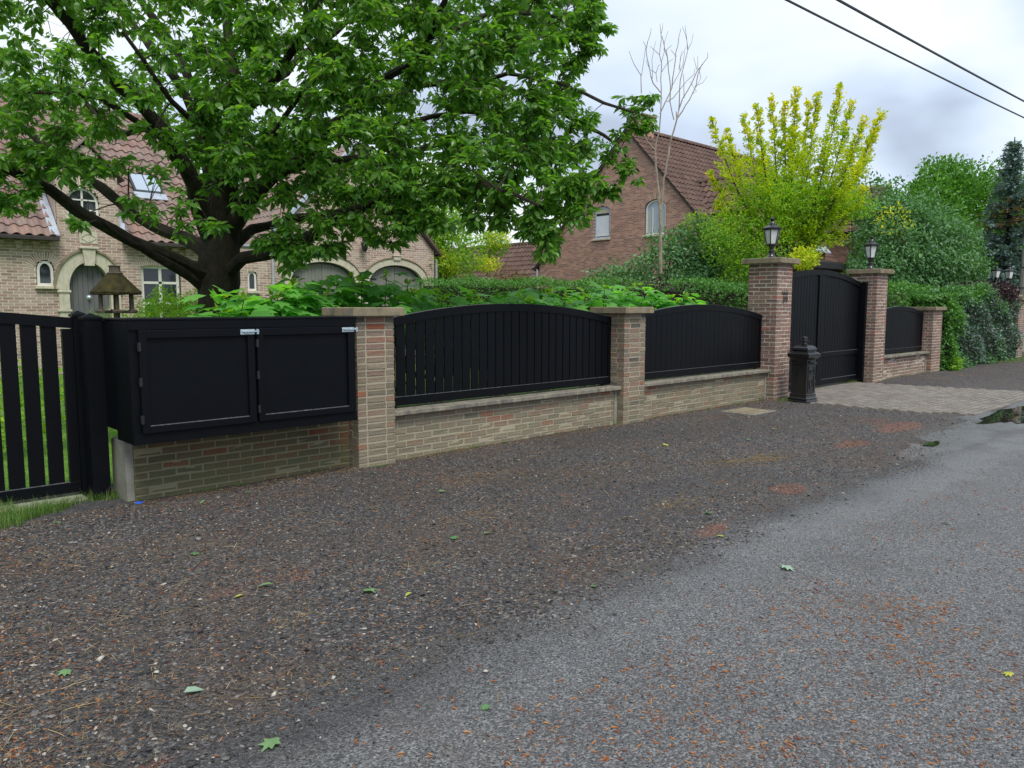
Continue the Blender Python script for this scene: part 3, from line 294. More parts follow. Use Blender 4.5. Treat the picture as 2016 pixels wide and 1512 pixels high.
DEAD=[[(14.08, 10.08, 2.29, 0.079), (14.06, 10.1, 2.98, 0.079), (14.04, 10.12, 3.67, 0.068), (14.0, 10.16, 4.15, 0.068), (13.96, 10.2, 4.93, 0.039), (14.0, 10.15, 5.31, 0.034), (14.02, 10.13, 5.73, 0.029), (14.02, 10.13, 6.26, 0.023), (14.02, 10.13, 6.75, 0.02), (13.99, 10.16, 6.94, 0.017), (14.01, 10.15, 7.39, 0.015), (13.98, 10.17, 7.58, 0.009)], [(14.06, 10.1, 3.67, 0.056), (14.11, 10.05, 4.44, 0.051), (14.19, 9.98, 5.02, 0.045), (14.24, 9.93, 5.35, 0.039), (14.28, 9.89, 5.62, 0.034), (14.32, 9.86, 5.81, 0.026), (14.31, 9.87, 6.23, 0.023), (14.36, 9.81, 6.64, 0.019), (14.42, 9.75, 7.05, 0.016), (14.42, 9.76, 7.24, 0.011), (14.34, 9.84, 7.55, 0.009)], [(14.3, 9.87, 5.64, 0.025), (14.48, 9.7, 6.02, 0.018), (14.56, 9.62, 6.3, 0.016), (14.64, 9.55, 6.72, 0.015), (14.74, 9.45, 6.89, 0.012), (14.74, 9.46, 7.0, 0.009)], [(14.32, 9.86, 5.81, 0.025), (14.38, 9.79, 6.04, 0.02), (14.51, 9.68, 6.34, 0.018), (14.59, 9.6, 6.6, 0.017), (14.66, 9.53, 6.75, 0.014)], [(14.02, 10.13, 5.73, 0.023), (14.15, 10.01, 6.13, 0.02), (14.21, 9.96, 6.45, 0.017), (14.25, 9.92, 6.83, 0.016), (14.25, 9.91, 7.02, 0.014), (14.31, 9.86, 7.48, 0.009)], [(13.96, 10.2, 4.93, 0.027), (13.83, 10.32, 5.12, 0.023), (13.74, 10.4, 5.33, 0.02), (13.66, 10.47, 5.54, 0.014)], [(14.03, 10.13, 6.17, 0.018), (13.9, 10.25, 6.34, 0.018), (13.83, 10.31, 6.68, 0.015), (13.78, 10.36, 7.05, 0.014), (13.83, 10.32, 7.35, 0.011), (13.87, 10.28, 7.5, 0.007)], [(13.71, 10.43, 6.15, 0.017), (13.7, 10.44, 6.53, 0.015), (13.61, 10.53, 6.75, 0.011), (13.51, 10.62, 7.04, 0.008)], [(13.71, 10.43, 6.49, 0.012), (13.75, 10.39, 6.83, 0.01), (13.79, 10.36, 7.11, 0.008)], [(13.79, 10.36, 7.11, 0.011), (13.73, 10.41, 7.22, 0.007)], [(14.02, 10.14, 6.79, 0.014), (14.07, 10.09, 7.02, 0.011), (14.18, 9.98, 7.15, 0.007)], [(13.99, 10.16, 6.94, 0.011), (13.84, 10.31, 7.14, 0.007)], [(14.13, 10.03, 6.72, 0.015), (14.08, 10.08, 7.05, 0.014), (14.02, 10.14, 7.34, 0.011)], [(14.17, 9.99, 5.96, 0.02), (14.15, 10.01, 6.45, 0.016), (14.12, 10.05, 6.83, 0.014), (14.09, 10.07, 7.05, 0.01)], [(14.23, 9.93, 5.58, 0.018), (14.18, 9.99, 5.96, 0.017)], [(14.13, 10.03, 5.96, 0.016), (14.31, 9.86, 6.19, 0.014), (14.42, 9.76, 6.4, 0.011), (14.53, 9.65, 6.55, 0.009), (14.55, 9.63, 6.66, 0.007)], [(14.38, 9.79, 6.04, 0.014), (14.38, 9.8, 6.38, 0.011), (14.37, 9.81, 6.57, 0.008)], [(14.19, 9.97, 6.3, 0.012), (14.3, 9.87, 6.57, 0.011), (14.36, 9.82, 6.74, 0.01), (14.38, 9.79, 7.02, 0.007)], [(14.3, 9.87, 6.64, 0.01), (14.33, 9.85, 6.92, 0.008), (14.39, 9.78, 7.11, 0.006)], [(14.42, 9.75, 7.05, 0.011), (14.49, 9.69, 7.19, 0.009), (14.51, 9.68, 7.41, 0.006)], [(14.59, 9.6, 6.64, 0.011), (14.57, 9.61, 6.92, 0.006)], [(14.59, 9.6, 6.64, 0.01), (14.53, 9.66, 6.89, 0.006)], [(14.51, 9.67, 6.13, 0.011), (14.58, 9.61, 6.19, 0.009), (14.48, 9.7, 6.38, 0.006)], [(14.56, 9.62, 6.3, 0.01), (14.68, 9.51, 6.36, 0.008), (14.74, 9.46, 6.5, 0.006)], [(14.62, 9.57, 6.6, 0.01), (14.65, 9.54, 6.45, 0.008), (14.58, 9.61, 6.28, 0.008)], [(14.01, 10.15, 7.39, 0.01), (14.04, 10.12, 7.48, 0.008), (14.02, 10.14, 7.6, 0.006)], [(13.94, 10.22, 6.57, 0.011), (13.98, 10.17, 6.72, 0.009), (14.02, 10.14, 6.75, 0.009)], [(13.97, 10.19, 6.38, 0.011), (13.94, 10.22, 6.57, 0.011), (13.84, 10.3, 6.64, 0.008), (13.78, 10.36, 6.83, 0.006)], [(13.88, 10.27, 6.45, 0.011), (13.88, 10.27, 6.83, 0.009), (13.9, 10.25, 7.11, 0.007), (13.93, 10.22, 7.24, 0.005)], [(14.03, 10.13, 6.6, 0.011), (14.13, 10.03, 6.77, 0.01), (14.21, 9.96, 6.87, 0.006)], [(14.28, 9.89, 5.58, 0.023), (14.27, 9.9, 5.77, 0.016)], [(14.42, 9.75, 7.05, 0.01), (14.4, 9.77, 7.35, 0.009), (14.37, 9.8, 7.56, 0.006)], [(14.06, 10.1, 7.02, 0.01), (14.07, 10.09, 7.22, 0.009), (14.12, 10.04, 7.45, 0.006)], [(14.25, 9.92, 6.92, 0.01), (14.17, 10.0, 7.05, 0.006)], [(14.32, 9.85, 6.6, 0.009), (14.31, 9.86, 6.92, 0.006), (14.34, 9.83, 7.04, 0.005)]]
# ------------------------------------------------------------------ materials
M = {}
M['brick_old'] = m_brick('brick_old', [(0, (0.235, 0.176, 0.13)), (.16, (0.269, 0.147, 0.101)), (.26, (0.218, 0.172, 0.13)), (.40, (0.168, 0.139, 0.101)), (.52, (0.286, 0.223, 0.164)), (.64, (0.244, 0.151, 0.118)), (.76, (0.302, 0.0966, 0.0546)), (.80, (0.202, 0.16, 0.122)), (.90, (0.0924, 0.084, 0.0798)), (.94, (0.26, 0.202, 0.151))], moss=.50, moss_h=.75, grime=(.155, .15, .10))
M['brick_pier'] = m_brick('brick_pier', [(0, (.25, .145, .115)), (.2, (.20, .115, .095)), (.4, (.28, .17, .135)), (.6, (.185, .125, .105)), (.75, (.33, .14, .11)), (.85, (.24, .17, .13)), (.94, (.16, .09, .07))], moss=.35, moss_h=.4, grime=(.17, .145, .09))
M['brick_red'] = m_brick('brick_red', [(0, (.13, .065, .036)), (.25, (.09, .066, .038)), (.45, (.17, .048, .026)), (.58, (.07, .06, .034)), (.8, (.11, .085, .048))], moss=.7, moss_h=.35, grime=(.10, .105, .055))
M['brick_house'] = m_brick('brick_house', [(0, (.40, .28, .235)), (.2, (.46, .345, .285)), (.4, (.34, .225, .19)), (.6, (.49, .375, .305)), (.75, (.40, .31, .255)), (.88, (.29, .19, .16)), (.95, (.46, .31, .255))], dark=.15, moss=.0)
M['brick_brown'] = m_brick('brick_brown', [(0, (0.406, 0.204, 0.146)), (.25, (0.488, 0.26, 0.188)), (.5, (0.341, 0.179, 0.139)), (.7, (0.536, 0.3, 0.22)), (.85, (0.276, 0.155, 0.122))], dark=.2, moss=.0)
def m_mortar(n, c, moss=0.):
    g = G(n); a = g.mix(g.noise(60, 4, .6), tuple(x * .8 for x in c), tuple(min(1, x * 1.15) for x in c))
    if moss:
        hz = g.math('MULTIPLY_ADD', g.z(), -1.6, 1.0)
        a = g.mix(g.math('MULTIPLY', g.math('ADD', g.ramp(g.noise(3.1, 4, .6), [(.38, 0), (.65, 1)]), g.math('MAXIMUM', hz, 0.), clamp=True), moss), a, (.24, .23, .14))
    g.bump(g.noise(220, 2), .4, .004); return g.set(a, .9, .2)
M['mortar_old'] = m_mortar('mortar_old', (.40, .355, .275), .40)
M['mortar_dim'] = m_mortar('mortar_dim', (.22, .20, .13), .5)
M['mortar_pier'] = m_mortar('mortar_pier', (.54, .48, .41), .12)
M['mortar_house'] = m_mortar('mortar_house', (.66, .60, .51))
M['mortar_brown'] = m_mortar('mortar_brown', (.48, .41, .34))
def m_stone(n, c1, c2, c3):
    g = G(n); a = g.mix(g.ramp(g.noise(5, 5, .65), [(.35, 0), (.65, 1)]), c1, c2)
    a = g.mix(g.math('MULTIPLY', g.ramp(g.noise(16, 4, .6, sc3=(1, 1, .35)), [(.45, 0), (.7, 1)]), .8), a, c3)
    g.bump(g.noise(90, 4, .6), .4, .006); return g.set(a, .85, .3)
M['cap'] = m_stone('weathered_cap', (.25, .215, .15), (.13, .12, .08), (.30, .22, .12))
M['coping'] = m_stone('bluestone_coping', (.115, .105, .095), (.20, .185, .15), (.30, .28, .20))
M['concrete'] = m_stone('grey_concrete', (.30, .29, .25), (.20, .20, .16), (.22, .25, .15))
M['cream'] = m_stone('cream_stone', (.56, .52, .41), (.47, .44, .34), (.36, .33, .25))
def m_black(n, c=(.0020, .0026, .0040), r=.45):
    g = G(n); a = g.mix(g.noise(9, 4, .6), c, tuple(x * 1.7 for x in c))
    g.bump(g.noise(60, 3, .5, sc3=(1, 1, .08)), .12, .004)
    return g.set(a, g.math('MULTIPLY_ADD', g.noise(14, 3), .2, r - .1), .14)
M['black'] = m_black('black_paint')
M['iron'] = m_black('black_cast_iron', (.006, .0065, .0075), .30); M['iron'].node_tree.nodes['Principled BSDF'].inputs['Specular IOR Level'].default_value = .8
M['dust_sheen'] = m_noise('dust_sheen_edge', (.03, .032, .036), (.16, .165, .175), 30, .6, 0)  # pale grey puts the sky's sheen on ledges into the colour, with dust
M['galv'] = m_noise('galvanised_steel', (.42, .52, .58), (.62, .70, .74), 40, .35, .2, 120); M['galv'].node_tree.nodes['Principled BSDF'].inputs['Metallic'].default_value = .75
M['white'] = m_noise('white_paint', (.62, .62, .55), (.72, .72, .66), 10, .5, .1)
M['slate'] = m_noise('grey_door_paint', (.115, .115, .12), (.145, .145, .15), 6, .55, .15, 50, sc3=(1, 1, .1))
M['olive'] = m_noise('grey_green_door_paint', (.17, .172, .148), (.22, .222, .19), 6, .55, .15, 50, sc3=(1, 1, .1))
M['strap'] = m_noise('dark_strap_iron', (.03, .033, .04), (.05, .055, .065), 20, .5, .1)
M['lead'] = m_noise('lead_flashing', (.30, .34, .40), (.42, .47, .54), 9, .5, .2)
M['gutter'] = m_noise('dark_gutter', (.035, .03, .028), (.06, .05, .045), 9, .5, .1)
M['zinc'] = m_noise('zinc_pipe', (.30, .32, .34), (.42, .44, .46), 9, .4, .1)
def m_glass(n, tint=(.02, .025, .03), rough=.05):
    g = G(n); g.set(tint, rough, .9); return g.m
M['glass'] = m_glass('window_glass')
M['glass_lamp'] = m_noise('frosted_lamp_glass', (.52, .56, .55), (.66, .70, .68), 14, .25, 0)
M['glass_sky'] = m_glass('roof_window_glass', (.35, .42, .50), .08)
M['curtain'] = m_noise('curtain_cloth', (.26, .31, .29), (.50, .55, .53), 5, .8, 0, sc3=(1, 14, .1))
M['blind'] = m_noise('white_blind', (.55, .58, .62), (.66, .69, .72), 3, .7, 0)
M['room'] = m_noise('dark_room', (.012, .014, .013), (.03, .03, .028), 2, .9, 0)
def m_tile(n, stops, lich=(.35, .32, .22), la=.35):
    g = G(n); c = g.ramp(g.rnd(), stops); a = g.noise(2.2, 4, .65)
    c = g.mix(g.math('MULTIPLY', g.ramp(a, [(.42, 0), (.68, 1)]), la), c, lich)
    g.bump(g.noise(70, 3), .25, .006); return g.set(c, .8, .35)
M['tile_pink'] = m_tile('weathered_terracotta_tile', [(0, (0.18, 0.111, 0.0943)), (.3, (0.238, 0.148, 0.123)), (.6, (0.164, 0.111, 0.0984)), (.85, (0.271, 0.164, 0.127)), (1, (0.139, 0.0984, 0.0902))], (.27, .24, .21), .5)
M['tile_brown'] = m_tile('dark_brown_tile', [(0, (0.0828, 0.0454, 0.0374)), (.4, (0.108, 0.0612, 0.049)), (.7, (0.072, 0.0432, 0.0374)), (1, (0.13, 0.0756, 0.0576))], (.17, .13, .09), .35)
M['tile_grey'] = m_tile('grey_brown_tile', [(0, (.19, .13, .115)), (.5, (.25, .17, .15)), (1, (.16, .115, .105))], (.25, .22, .18), .3)
M['leaf_big'] = m_leaf('broad_tree_leaf', [(.06, .165, .028), (.10, .235, .036), (.14, .30, .045), (.085, .21, .038), (.20, .35, .055), (.15, .28, .045)], .52, .32, (1.7, 1.8, .55), .5)
M['leaf_shrub'] = m_leaf('lobed_shrub_leaf', [(0.0958, 0.287, 0.0575), (0.154, 0.401, 0.0766), (0.211, 0.498, 0.0958), (0.115, 0.325, 0.0766)], .5, .45, (1.6, 1.8, .6))
M['leaf_hedge'] = m_leaf('hedge_leaf', [(0.0468, 0.14, 0.0234), (0.0936, 0.25, 0.0468), (0.14, 0.328, 0.0702), (0.0702, 0.187, 0.039)], .3, .42)
M['leaf_purple'] = m_leaf('purple_hedge_leaf', [(.045, .025, .03), (.06, .03, .04), (.035, .04, .03), (.09, .05, .06)], .2, .4, (1.4, .8, .8))
M['leaf_darkgrey'] = m_leaf('grey_green_leaf', [(0.0711, 0.173, 0.0609), (0.101, 0.234, 0.0813), (0.152, 0.304, 0.133), (0.0813, 0.184, 0.0813)], .28, .42)
M['leaf_bluegrey'] = m_leaf('blue_green_hedge_leaf', [(0.058, 0.116, 0.0869), (0.0869, 0.164, 0.116), (0.136, 0.222, 0.164), (0.0966, 0.0966, 0.116)], .2, .35)
M['leaf_gold'] = m_leaf('golden_leaf', [(.30, .50, .03), (.42, .58, .035), (.52, .62, .035), (.68, .70, .045), (.84, .76, .06)], .55, .5, (1.2, 1.2, .4))
M['leaf_lime'] = m_leaf('lime_leaf', [(.14, .32, .025), (.22, .42, .035), (.34, .48, .035), (.13, .28, .03)], .45, .5)
M['leaf_far'] = m_leaf('background_leaf', [(.07, .15, .03), (.10, .20, .04), (.13, .24, .05)], .4, .5)
M['leaf_thuja'] = m_leaf('thuja_spray', [(0.065, 0.182, 0.0234), (0.091, 0.247, 0.0286), (0.13, 0.312, 0.039)], .25, .5)
M['leaf_spruce'] = m_leaf('blue_spruce_spray', [(0.12, 0.194, 0.179), (0.164, 0.254, 0.239), (0.224, 0.314, 0.299)], .1, .5)
M['leaf_rust'] = m_leaf('rusty_leaf', [(.20, .10, .06), (.12, .12, .05), (.26, .13, .08), (.10, .12, .07)], .3, .5)
M['bark'] = m_noise('dark_mossy_bark', (.012, .0105, .007), (.038, .033, .021), 9, .9, .9, 45, .25, 5, (1, 1, .35), .03)
M['bark_grey'] = m_noise('pale_bare_wood', (.22, .18, .14), (.34, .29, .23), 12, .85, .3, 60)
M['bark_thin'] = m_noise('twig_bark', (.03, .026, .02), (.07, .06, .04), 12, .85, .2, 60)
M['thatch'] = m_noise('mossy_thatch', (.02, .017, .01), (.06, .055, .016), 14, .95, .8, 90, .2, 4, (1, 1, .4), .02)
M['wood'] = m_noise('weathered_wood', (.05, .04, .028), (.12, .10, .075), 14, .85, .4, 70, sc3=(1, 1, .15))
M['pole'] = m_noise('grey_pole_wood', (.20, .185, .16), (.34, .32, .28), 10, .85, .4, 50, sc3=(1, 1, .1))
# ------------------------------------------------------------------ brick kit
def brick_template(seed, far=False):
    r = random.Random(seed)
    if far:
        V = [(0, 0, 0), (1, 0, 0), (1, 0, 1), (0, 0, 1), (0, 1, 0), (1, 1, 0), (1, 1, 1), (0, 1, 1)]
        return V, [(0, 1, 2, 3), (1, 5, 6, 2), (5, 4, 7, 6), (4, 0, 3, 7), (3, 2, 6, 7), (4, 5, 1, 0)]
    base = [(0, 0), (.5, 0), (1, 0), (1, .5), (1, 1), (.5, 1), (0, 1), (0, .5)]
    V = []
    for (ins, y, j) in ((.030, 0., .012), (0., .035, .015), (0., 1., 0.)):
        for (a, b) in base:
            ia = ins * .45 * (1 - 2 * a) * (1 if a != .5 else 0); ib = ins * 1.8 * (1 - 2 * b) * (1 if b != .5 else 0)
            V.append((a + ia + r.uniform(-j, j) * .6, y + (r.uniform(-.02, .02) if y < .02 else 0), b + ib + r.uniform(-j, j) * 3.0))
    F = [tuple(range(8))]
    for k in range(2):
        for i in range(8):
            q = (i + 1) % 8; F.append((k * 8 + i, (k + 1) * 8 + i, (k + 1) * 8 + q, k * 8 + q))
    F.append(tuple(reversed(range(16, 24))))
    return V, F
BRK = [brick_template(s) for s in range(6)]
BRK_FAR = [brick_template(0, True)]
def cut(a, b, blk):
    seg = [(a, b)]
    for (p, q) in blk:
        seg = [t for (x, y) in seg for t in (((x, min(y, p)), (max(x, q), y)) if (p < y and q > x) else ((x, y),)) if t[1] - t[0] > .02]
    return seg
def lay(O, u, n, z0, z1, bounds, blocked=None, ch=.064, L=.203, j=.014, depth=.095, jit=.0015, mortar=None, rec=.0045, mdepth=.15, tops=True):
    """courses of bricks on one wall face; returns matrices; also adds the recessed mortar to MB mortar"""
    T = []; O = np.array(O, float); u = np.array(u, float); n = np.array(n, float); k = 0; z = z0
    while z < z1 - .02:
        h = min(ch, z1 - z); zm = z + h / 2; bd = bounds(zm) if callable(bounds) else bounds
        if bd:
            blk = blocked(zm) if blocked else []
            segs = cut(bd[0], bd[1], blk)
            for (a, b) in segs:
                if mortar is not None:
                    c = [O + u * s + n * (-rec - d) for s in (a, b) for d in (0, mdepth)]
                    V = [(*c[i][:2], O[2] + zz_) for zz_ in (z, z + h) for i in (0, 2, 3, 1)]
                    if u[0] < -.5 or u[1] > .5: pass
                    mortar.add(V, BOXF)
                off = (k % 2) * (L + j) / 2; s = a - ((a - bd[0] * 0 + off) % (L + j)); s = math.floor((a - off) / (L + j)) * (L + j) + off
                while s < b:
                    p, q = max(s, a), min(s + L, b)
                    if q - p > .025:
                        o = O + u * p + np.array([0, 0, z + j / 2]) + n * random.uniform(-jit, jit) * 2
                        ang = random.gauss(0, .004) if jit > .001 else 0
                        x = u * (q - p); x = x + np.array([0, 0, ang * (q - p)])
                        T.append(mat4(x, -n * depth, np.array([0, 0, h - j]), o))
                    s += L + j
        z += ch; k += 1
    return T
X_, Y_ = (1, 0, 0), (0, 1, 0)
FRONT = (X_, (0, -1, 0))
# ------------------------------------------------------------------ gate piers
def pier(x0, x1, y0, y1, h, capz, mat, mort, label, over=.075, capt=.085, group='brick piers of the street wall', plinth=True, maxp=300):
    root = empty('brick_pier', ((x0 + x1) / 2, (y0 + y1) / 2, 0), label, 'pillar', group)
    T = []; mb = MB(); mb.box(x0 + .0045, x1 - .0045, y0 + .0045, y1 - .0045, -.1, h); mb.build('mortar', M[mort], root)
    t = .1; k = 0; z = 0.; W = x1 - x0; D = y1 - y0; ch = h / round(h / .064)
    faces = [((x0, y0), X_, (0, -1, 0), W), ((x1, y0), Y_, X_, D), ((x1, y1), (-1, 0, 0), Y_, W), ((x0, y1), (0, -1, 0), (-1, 0, 0), D)]
    while z < h - .02:
        for (o, u, n, Lf) in faces:
            a, b = (t + .011, Lf) if k % 2 else (0, Lf - t - .011)
            s = a; ln = [.205, .0]
            segs = []
            rem = b - a
            if rem <= .22: segs = [rem]
            else:
                first = .205 if k % 2 else (rem - .205 - .011 if rem - .216 < .206 else .205)
                segs = [first]
                while sum(segs) + .014 * len(segs) < rem - .03: segs.append(min(.205, rem - sum(segs) - .014 * len(segs)))
            for q in segs:
                O = np.array([o[0] + u[0] * s, o[1] + u[1] * s, z + .006]) + np.array(n) * random.uniform(-.003, .003)
                T.append(mat4(np.array(u) * q + np.array([0, 0, random.gauss(0, .0012)]), -np.array(n) * .095, np.array([0, 0, ch - .0155]), O)); s += q + .014
        z += ch; k += 1
    T = np.array(T); pieces(root, 'brick', BRK, T, rng.integers(0, 6, len(T)), M[mat], maxparts=maxp, stuff='brickwork')
    mb = MB(); mb.box(x0 - over, x1 + over, y0 - over, y1 + over, capz - capt, capz, bev=.007)
    mb.build('cap_stone', M['cap'], root)
    return root
pier(3.85, 4.27, 6.18, 6.60, 1.465, 1.55, 'brick_old', 'mortar_old', 'greenish weathered brick pier beside the black cupboard with two latches')
pier(7.86, 8.31, 6.18, 6.63, 1.475, 1.555, 'brick_old', 'mortar_old', 'low brick pier between the two arched slat fence panels, red at its side')
pier(11.81, 12.33, 6.15, 6.67, 2.27, 2.36, 'brick_pier', 'mortar_pier', 'tall brick gate pier with black house number and a lantern on its cap', .085, .09)
pier(15.99, 16.54, 6.18, 6.70, 2.23, 2.32, 'brick_pier', 'mortar_pier', 'tall brick gate pier beyond the driveway gate, mossy at its foot', .085, .09)
pier(19.36, 19.98, 6.18, 6.66, 1.48, 1.56, 'brick_pier', 'mortar_pier', 'short brick pier at the end of the street wall beside the dark hedge', .07, .08)
r5 = pier(26.75, 27.4, 6.2, 6.8, 1.76, 1.84, 'brick_pier', 'mortar_pier', 'distant narrow brick pier with stepped cap beyond the dark hedge', .08, .08, group='far brick pier')
MB().box(26.8, 27.35, 6.25, 6.75, 1.84, 1.93, bev=.03).build('cap_top', M['cap'], r5)
# ------------------------------------------------------------------ low walls
def low_wall(x0, x1, yf, h, mat, mort, label, coping=True, name='low_brick_wall', depth=.22, group=None):
    root = empty(name, ((x0 + x1) / 2, yf + depth / 2, 0), label, 'wall', group)
    mb = MB(); T = lay((x0, yf, 0), X_, (0, -1, 0), 0, h, (0, x1 - x0), mortar=mb, mdepth=depth - .01, ch=h / round(h / .064), jit=.002)
    mb.build('mortar', M[mort], root); T = np.array(T)
    pieces(root, 'brick', BRK, T, rng.integers(0, 6, len(T)), M[mat], stuff='brickwork')
    if coping:
        n = 4 if x1 - x0 > 3 else 3; w_ = (x1 - x0 - .004 + .07) / n
        for i in range(n):
            a = x0 + .002 - (0 if i else 0) + i * w_; b = min(a + w_ - .004, x1 + .0)
            MB().box(a, b, yf - .075, yf + depth + .03, h, h + .048, bev=.006).build('coping_stone', M['coping'], root)
    return root
low_wall(1.905, 3.848, 6.34, .55, 'brick_red', 'mortar_dim', 'dark red and green brick base under the black cupboard', False)
low_wall(4.272, 7.858, 6.29, .475, 'brick_old', 'mortar_old', 'longest low brick wall with bluestone coping, patchy orange and grey bricks', group='low walls with coping')
low_wall(8.312, 11.808, 6.29, .475, 'brick_old', 'mortar_old', 'low brick wall with coping beside the tall numbered pier', group='low walls with coping')
low_wall(16.542, 19.358, 6.29, .475, 'brick_pier', 'mortar_pier', 'short low brick wall with coping beyond the driveway gate', group='low walls with coping')
MB().box(7.80, 7.853, 6.282, 6.287, .02, .47).build('joint_seal', M['concrete'], bpy.data.objects['low_brick_wall.001'])
MB().box(11.75, 11.803, 6.282, 6.287, .02, .47).build('joint_seal', M['concrete'], bpy.data.objects['low_brick_wall.002'])
MB().box(19.30, 19.353, 6.282, 6.287, .02, .47).build('joint_seal', M['concrete'], bpy.data.objects['low_brick_wall.003'])
# ------------------------------------------------------------------ arched slat panels
def arc(x0, x1, z0, z1, n=24):
    return [(x0 + (x1 - x0) * i / n, z0 + (z1 - z0) * (1 - (2 * i / n - 1) ** 2)) for i in range(n + 1)]
def arcz(x, x0, x1, z0, z1): return z0 + (z1 - z0) * (1 - (2 * (x - x0) / (x1 - x0) - 1) ** 2)
def panel(x0, x1, y, zb, ze, zc, pitch, label, gap=.011):
    root = empty('arched_fence_panel', ((x0 + x1) / 2, y, zb), label, 'fence panel', 'arched black slat panels on the low walls')
    T = .045
    o = arc(x0, x1, ze, zc); i_ = [(a, b - .085) for a, b in o]
    MB().strip(i_, o, 'y', y - T / 2, y + T / 2).build('top_rail', M['black'], root)
    MB().box(x0, x1, y - T / 2, y + T / 2, zb, zb + .09, bev=.003).build('bottom_rail', M['black'], root)
    MB().box(x0 + .051, x1 - .051, y - T / 2 - .001, y - .0105, zb + .0905, zb + .094).build('dust_sheen_line', M['dust_sheen'], root)
    o3 = [(a, b + .0015) for a, b in o]; MB().strip(o3, [(a, b + .004) for a, b in o], 'y', y - T / 2, y + T / 2).build('dust_sheen_top_edge', M['dust_sheen'], root)  # light line along the arch top: sky reflection painted as pale colour, with dust
    for s in (x0, x1 - .05):
        z1 = min(arcz(s, x0, x1, ze, zc), arcz(s + .05, x0, x1, ze, zc)) - .087
        MB().box(s, s + .05, y - T / 2 + .002, y + T / 2 - .002, zb + .091, z1).build('stile', M['black'], root)
    n = round((x1 - x0 - .1) / pitch); p = (x1 - x0 - .1) / n
    for k in range(n):
        a = x0 + .05 + k * p + gap / 2; b = a + p - gap; a += random.uniform(-.0015, .0015)
        za, zb2 = arcz(a, x0, x1, ze, zc) - .08, arcz(b, x0, x1, ze, zc) - .08
        MB().prism([(a, zb + .085), (b, zb + .085), (b, zb2), (a, za)], 'y', y + .006, y - .010).build('slat', M['black'], root)
    for s in (x0 + .12, x1 - .17):
        MB().box(s, s + .05, y - .012, y + .012, zb - .026, zb - .001).build('foot', M['black'], root)
    return root
panel(4.274, 7.856, 6.42, .548, 1.42, 1.59, .124, 'widest arched black slat fence panel with light showing between the slats', .015)
panel(8.314, 11.806, 6.42, .548, 1.42, 1.59, .124, 'arched black slat fence panel beside the tall numbered pier', .005)
panel(16.544, 19.356, 6.42, .548, 1.42, 1.57, .124, 'small arched black slat fence panel beyond the driveway gate', .004)
# ------------------------------------------------------------------ driveway gate
def drive_gate():
    y = 6.5; x0, x1 = 12.34, 15.98; ze, zc = 2.03, 2.25; zb = .07
    root = empty('driveway_gate', ((x0 + x1) / 2, y, 0), 'tall arched black double driveway gate between the two lantern piers', 'gate')
    xm = (x0 + x1) / 2
    for (a, b) in ((x0, xm - .004), (xm + .004, x1)):
        n = 12; o = [(a + (b - a) * i / n, arcz(a + (b - a) * i / n, x0, x1, ze, zc)) for i in range(n + 1)]
        MB().strip([(p, q - .1) for p, q in o], o, 'y', y - .03, y + .03).build('top_rail', M['black'], root)
        for s in (a, b - .1):
            z1 = min(arcz(s, x0, x1, ze, zc), arcz(s + .1, x0, x1, ze, zc)) - .103
            MB().box(s, s + .1, y - .029, y + .029, zb, z1, bev=.003).build('stile', M['black'], root)
        MB().box(a + .101, b - .101, y - .028, y + .028, zb, zb + .1, bev=.003).build('bottom_rail', M['black'], root)
        MB().box(a + .101, b - .101, y - .030, y + .028, .60, .69, bev=.003).build('middle_rail', M['black'], root)
        for zz1 in (zb + .1005, .6905): MB().box(a + .102, b - .102, y - .028, y - .007, zz1, zz1 + .004).build('dust_sheen_line', M['dust_sheen'], root)
        n = 14; p = (b - a - .2) / n
        for k in range(n):
            s = a + .1 + k * p; e_ = s + p - .004
            for (z0, top) in ((zb + .1, .60), (.69, None)):
                za = top if top else arcz(s, x0, x1, ze, zc) - .095; zb_ = top if top else arcz(e_, x0, x1, ze, zc) - .095
                c = .006
                MB().prism([(s, y + .012), (s, y - .006 + c), (s + c, y - .006), (e_ - c, y - .006), (e_, y - .006 + c), (e_, y + .012)], 'z', z0, min(za, zb_)).build('board', M['black'], root)
    for s in (x0 - .006, x1 - .03):
        pass
    MB().box(x1 - .09, x1 + .004, 6.36, 6.46, 0, 2.06, bev=.004).build('hinge_post', M['black'], root)
drive_gate()
# ------------------------------------------------------------------ garden gate of wide slats
def garden_gate():
    y = 6.85; x0, x1 = -.35, 1.64; root = empty('garden_gate', (.65, y, 0), 'black garden gate of wide spaced slats with sloping top rail', 'gate')
    def zt(x): return 1.468 + .10 * (1.64 - x)
    n = 14; o = [(x0 + (x1 - x0) * i / n, zt(x0 + (x1 - x0) * i / n)) for i in range(n + 1)]
    MB().strip([(a, b - .085) for a, b in o], o, 'y', y - .025, y + .025).build('top_rail', M['black'], root)
    MB().box(x0, x1, y - .025, y + .025, .06, .145, bev=.003).build('bottom_rail', M['black'], root)
    MB().box(x0 + .076, x1 - .076, y - .025, y - .013, .1455, .150).build('dust_sheen_line', M['dust_sheen'], root)
    for s in (x0, x1 - .075): MB().box(s, s + .075, y - .024, y + .024, .147, zt(s + .075) - .088).build('stile', M['black'], root)
    x = 1.528
    while x > x0 + .1:
        a = x - .108; MB().prism([(a, .14), (x, .14), (x, zt(x) - .08), (a, zt(a) - .08)], 'y', y + .012, y - .012).build('slat', M['black'], root); x -= .1355
garden_gate()
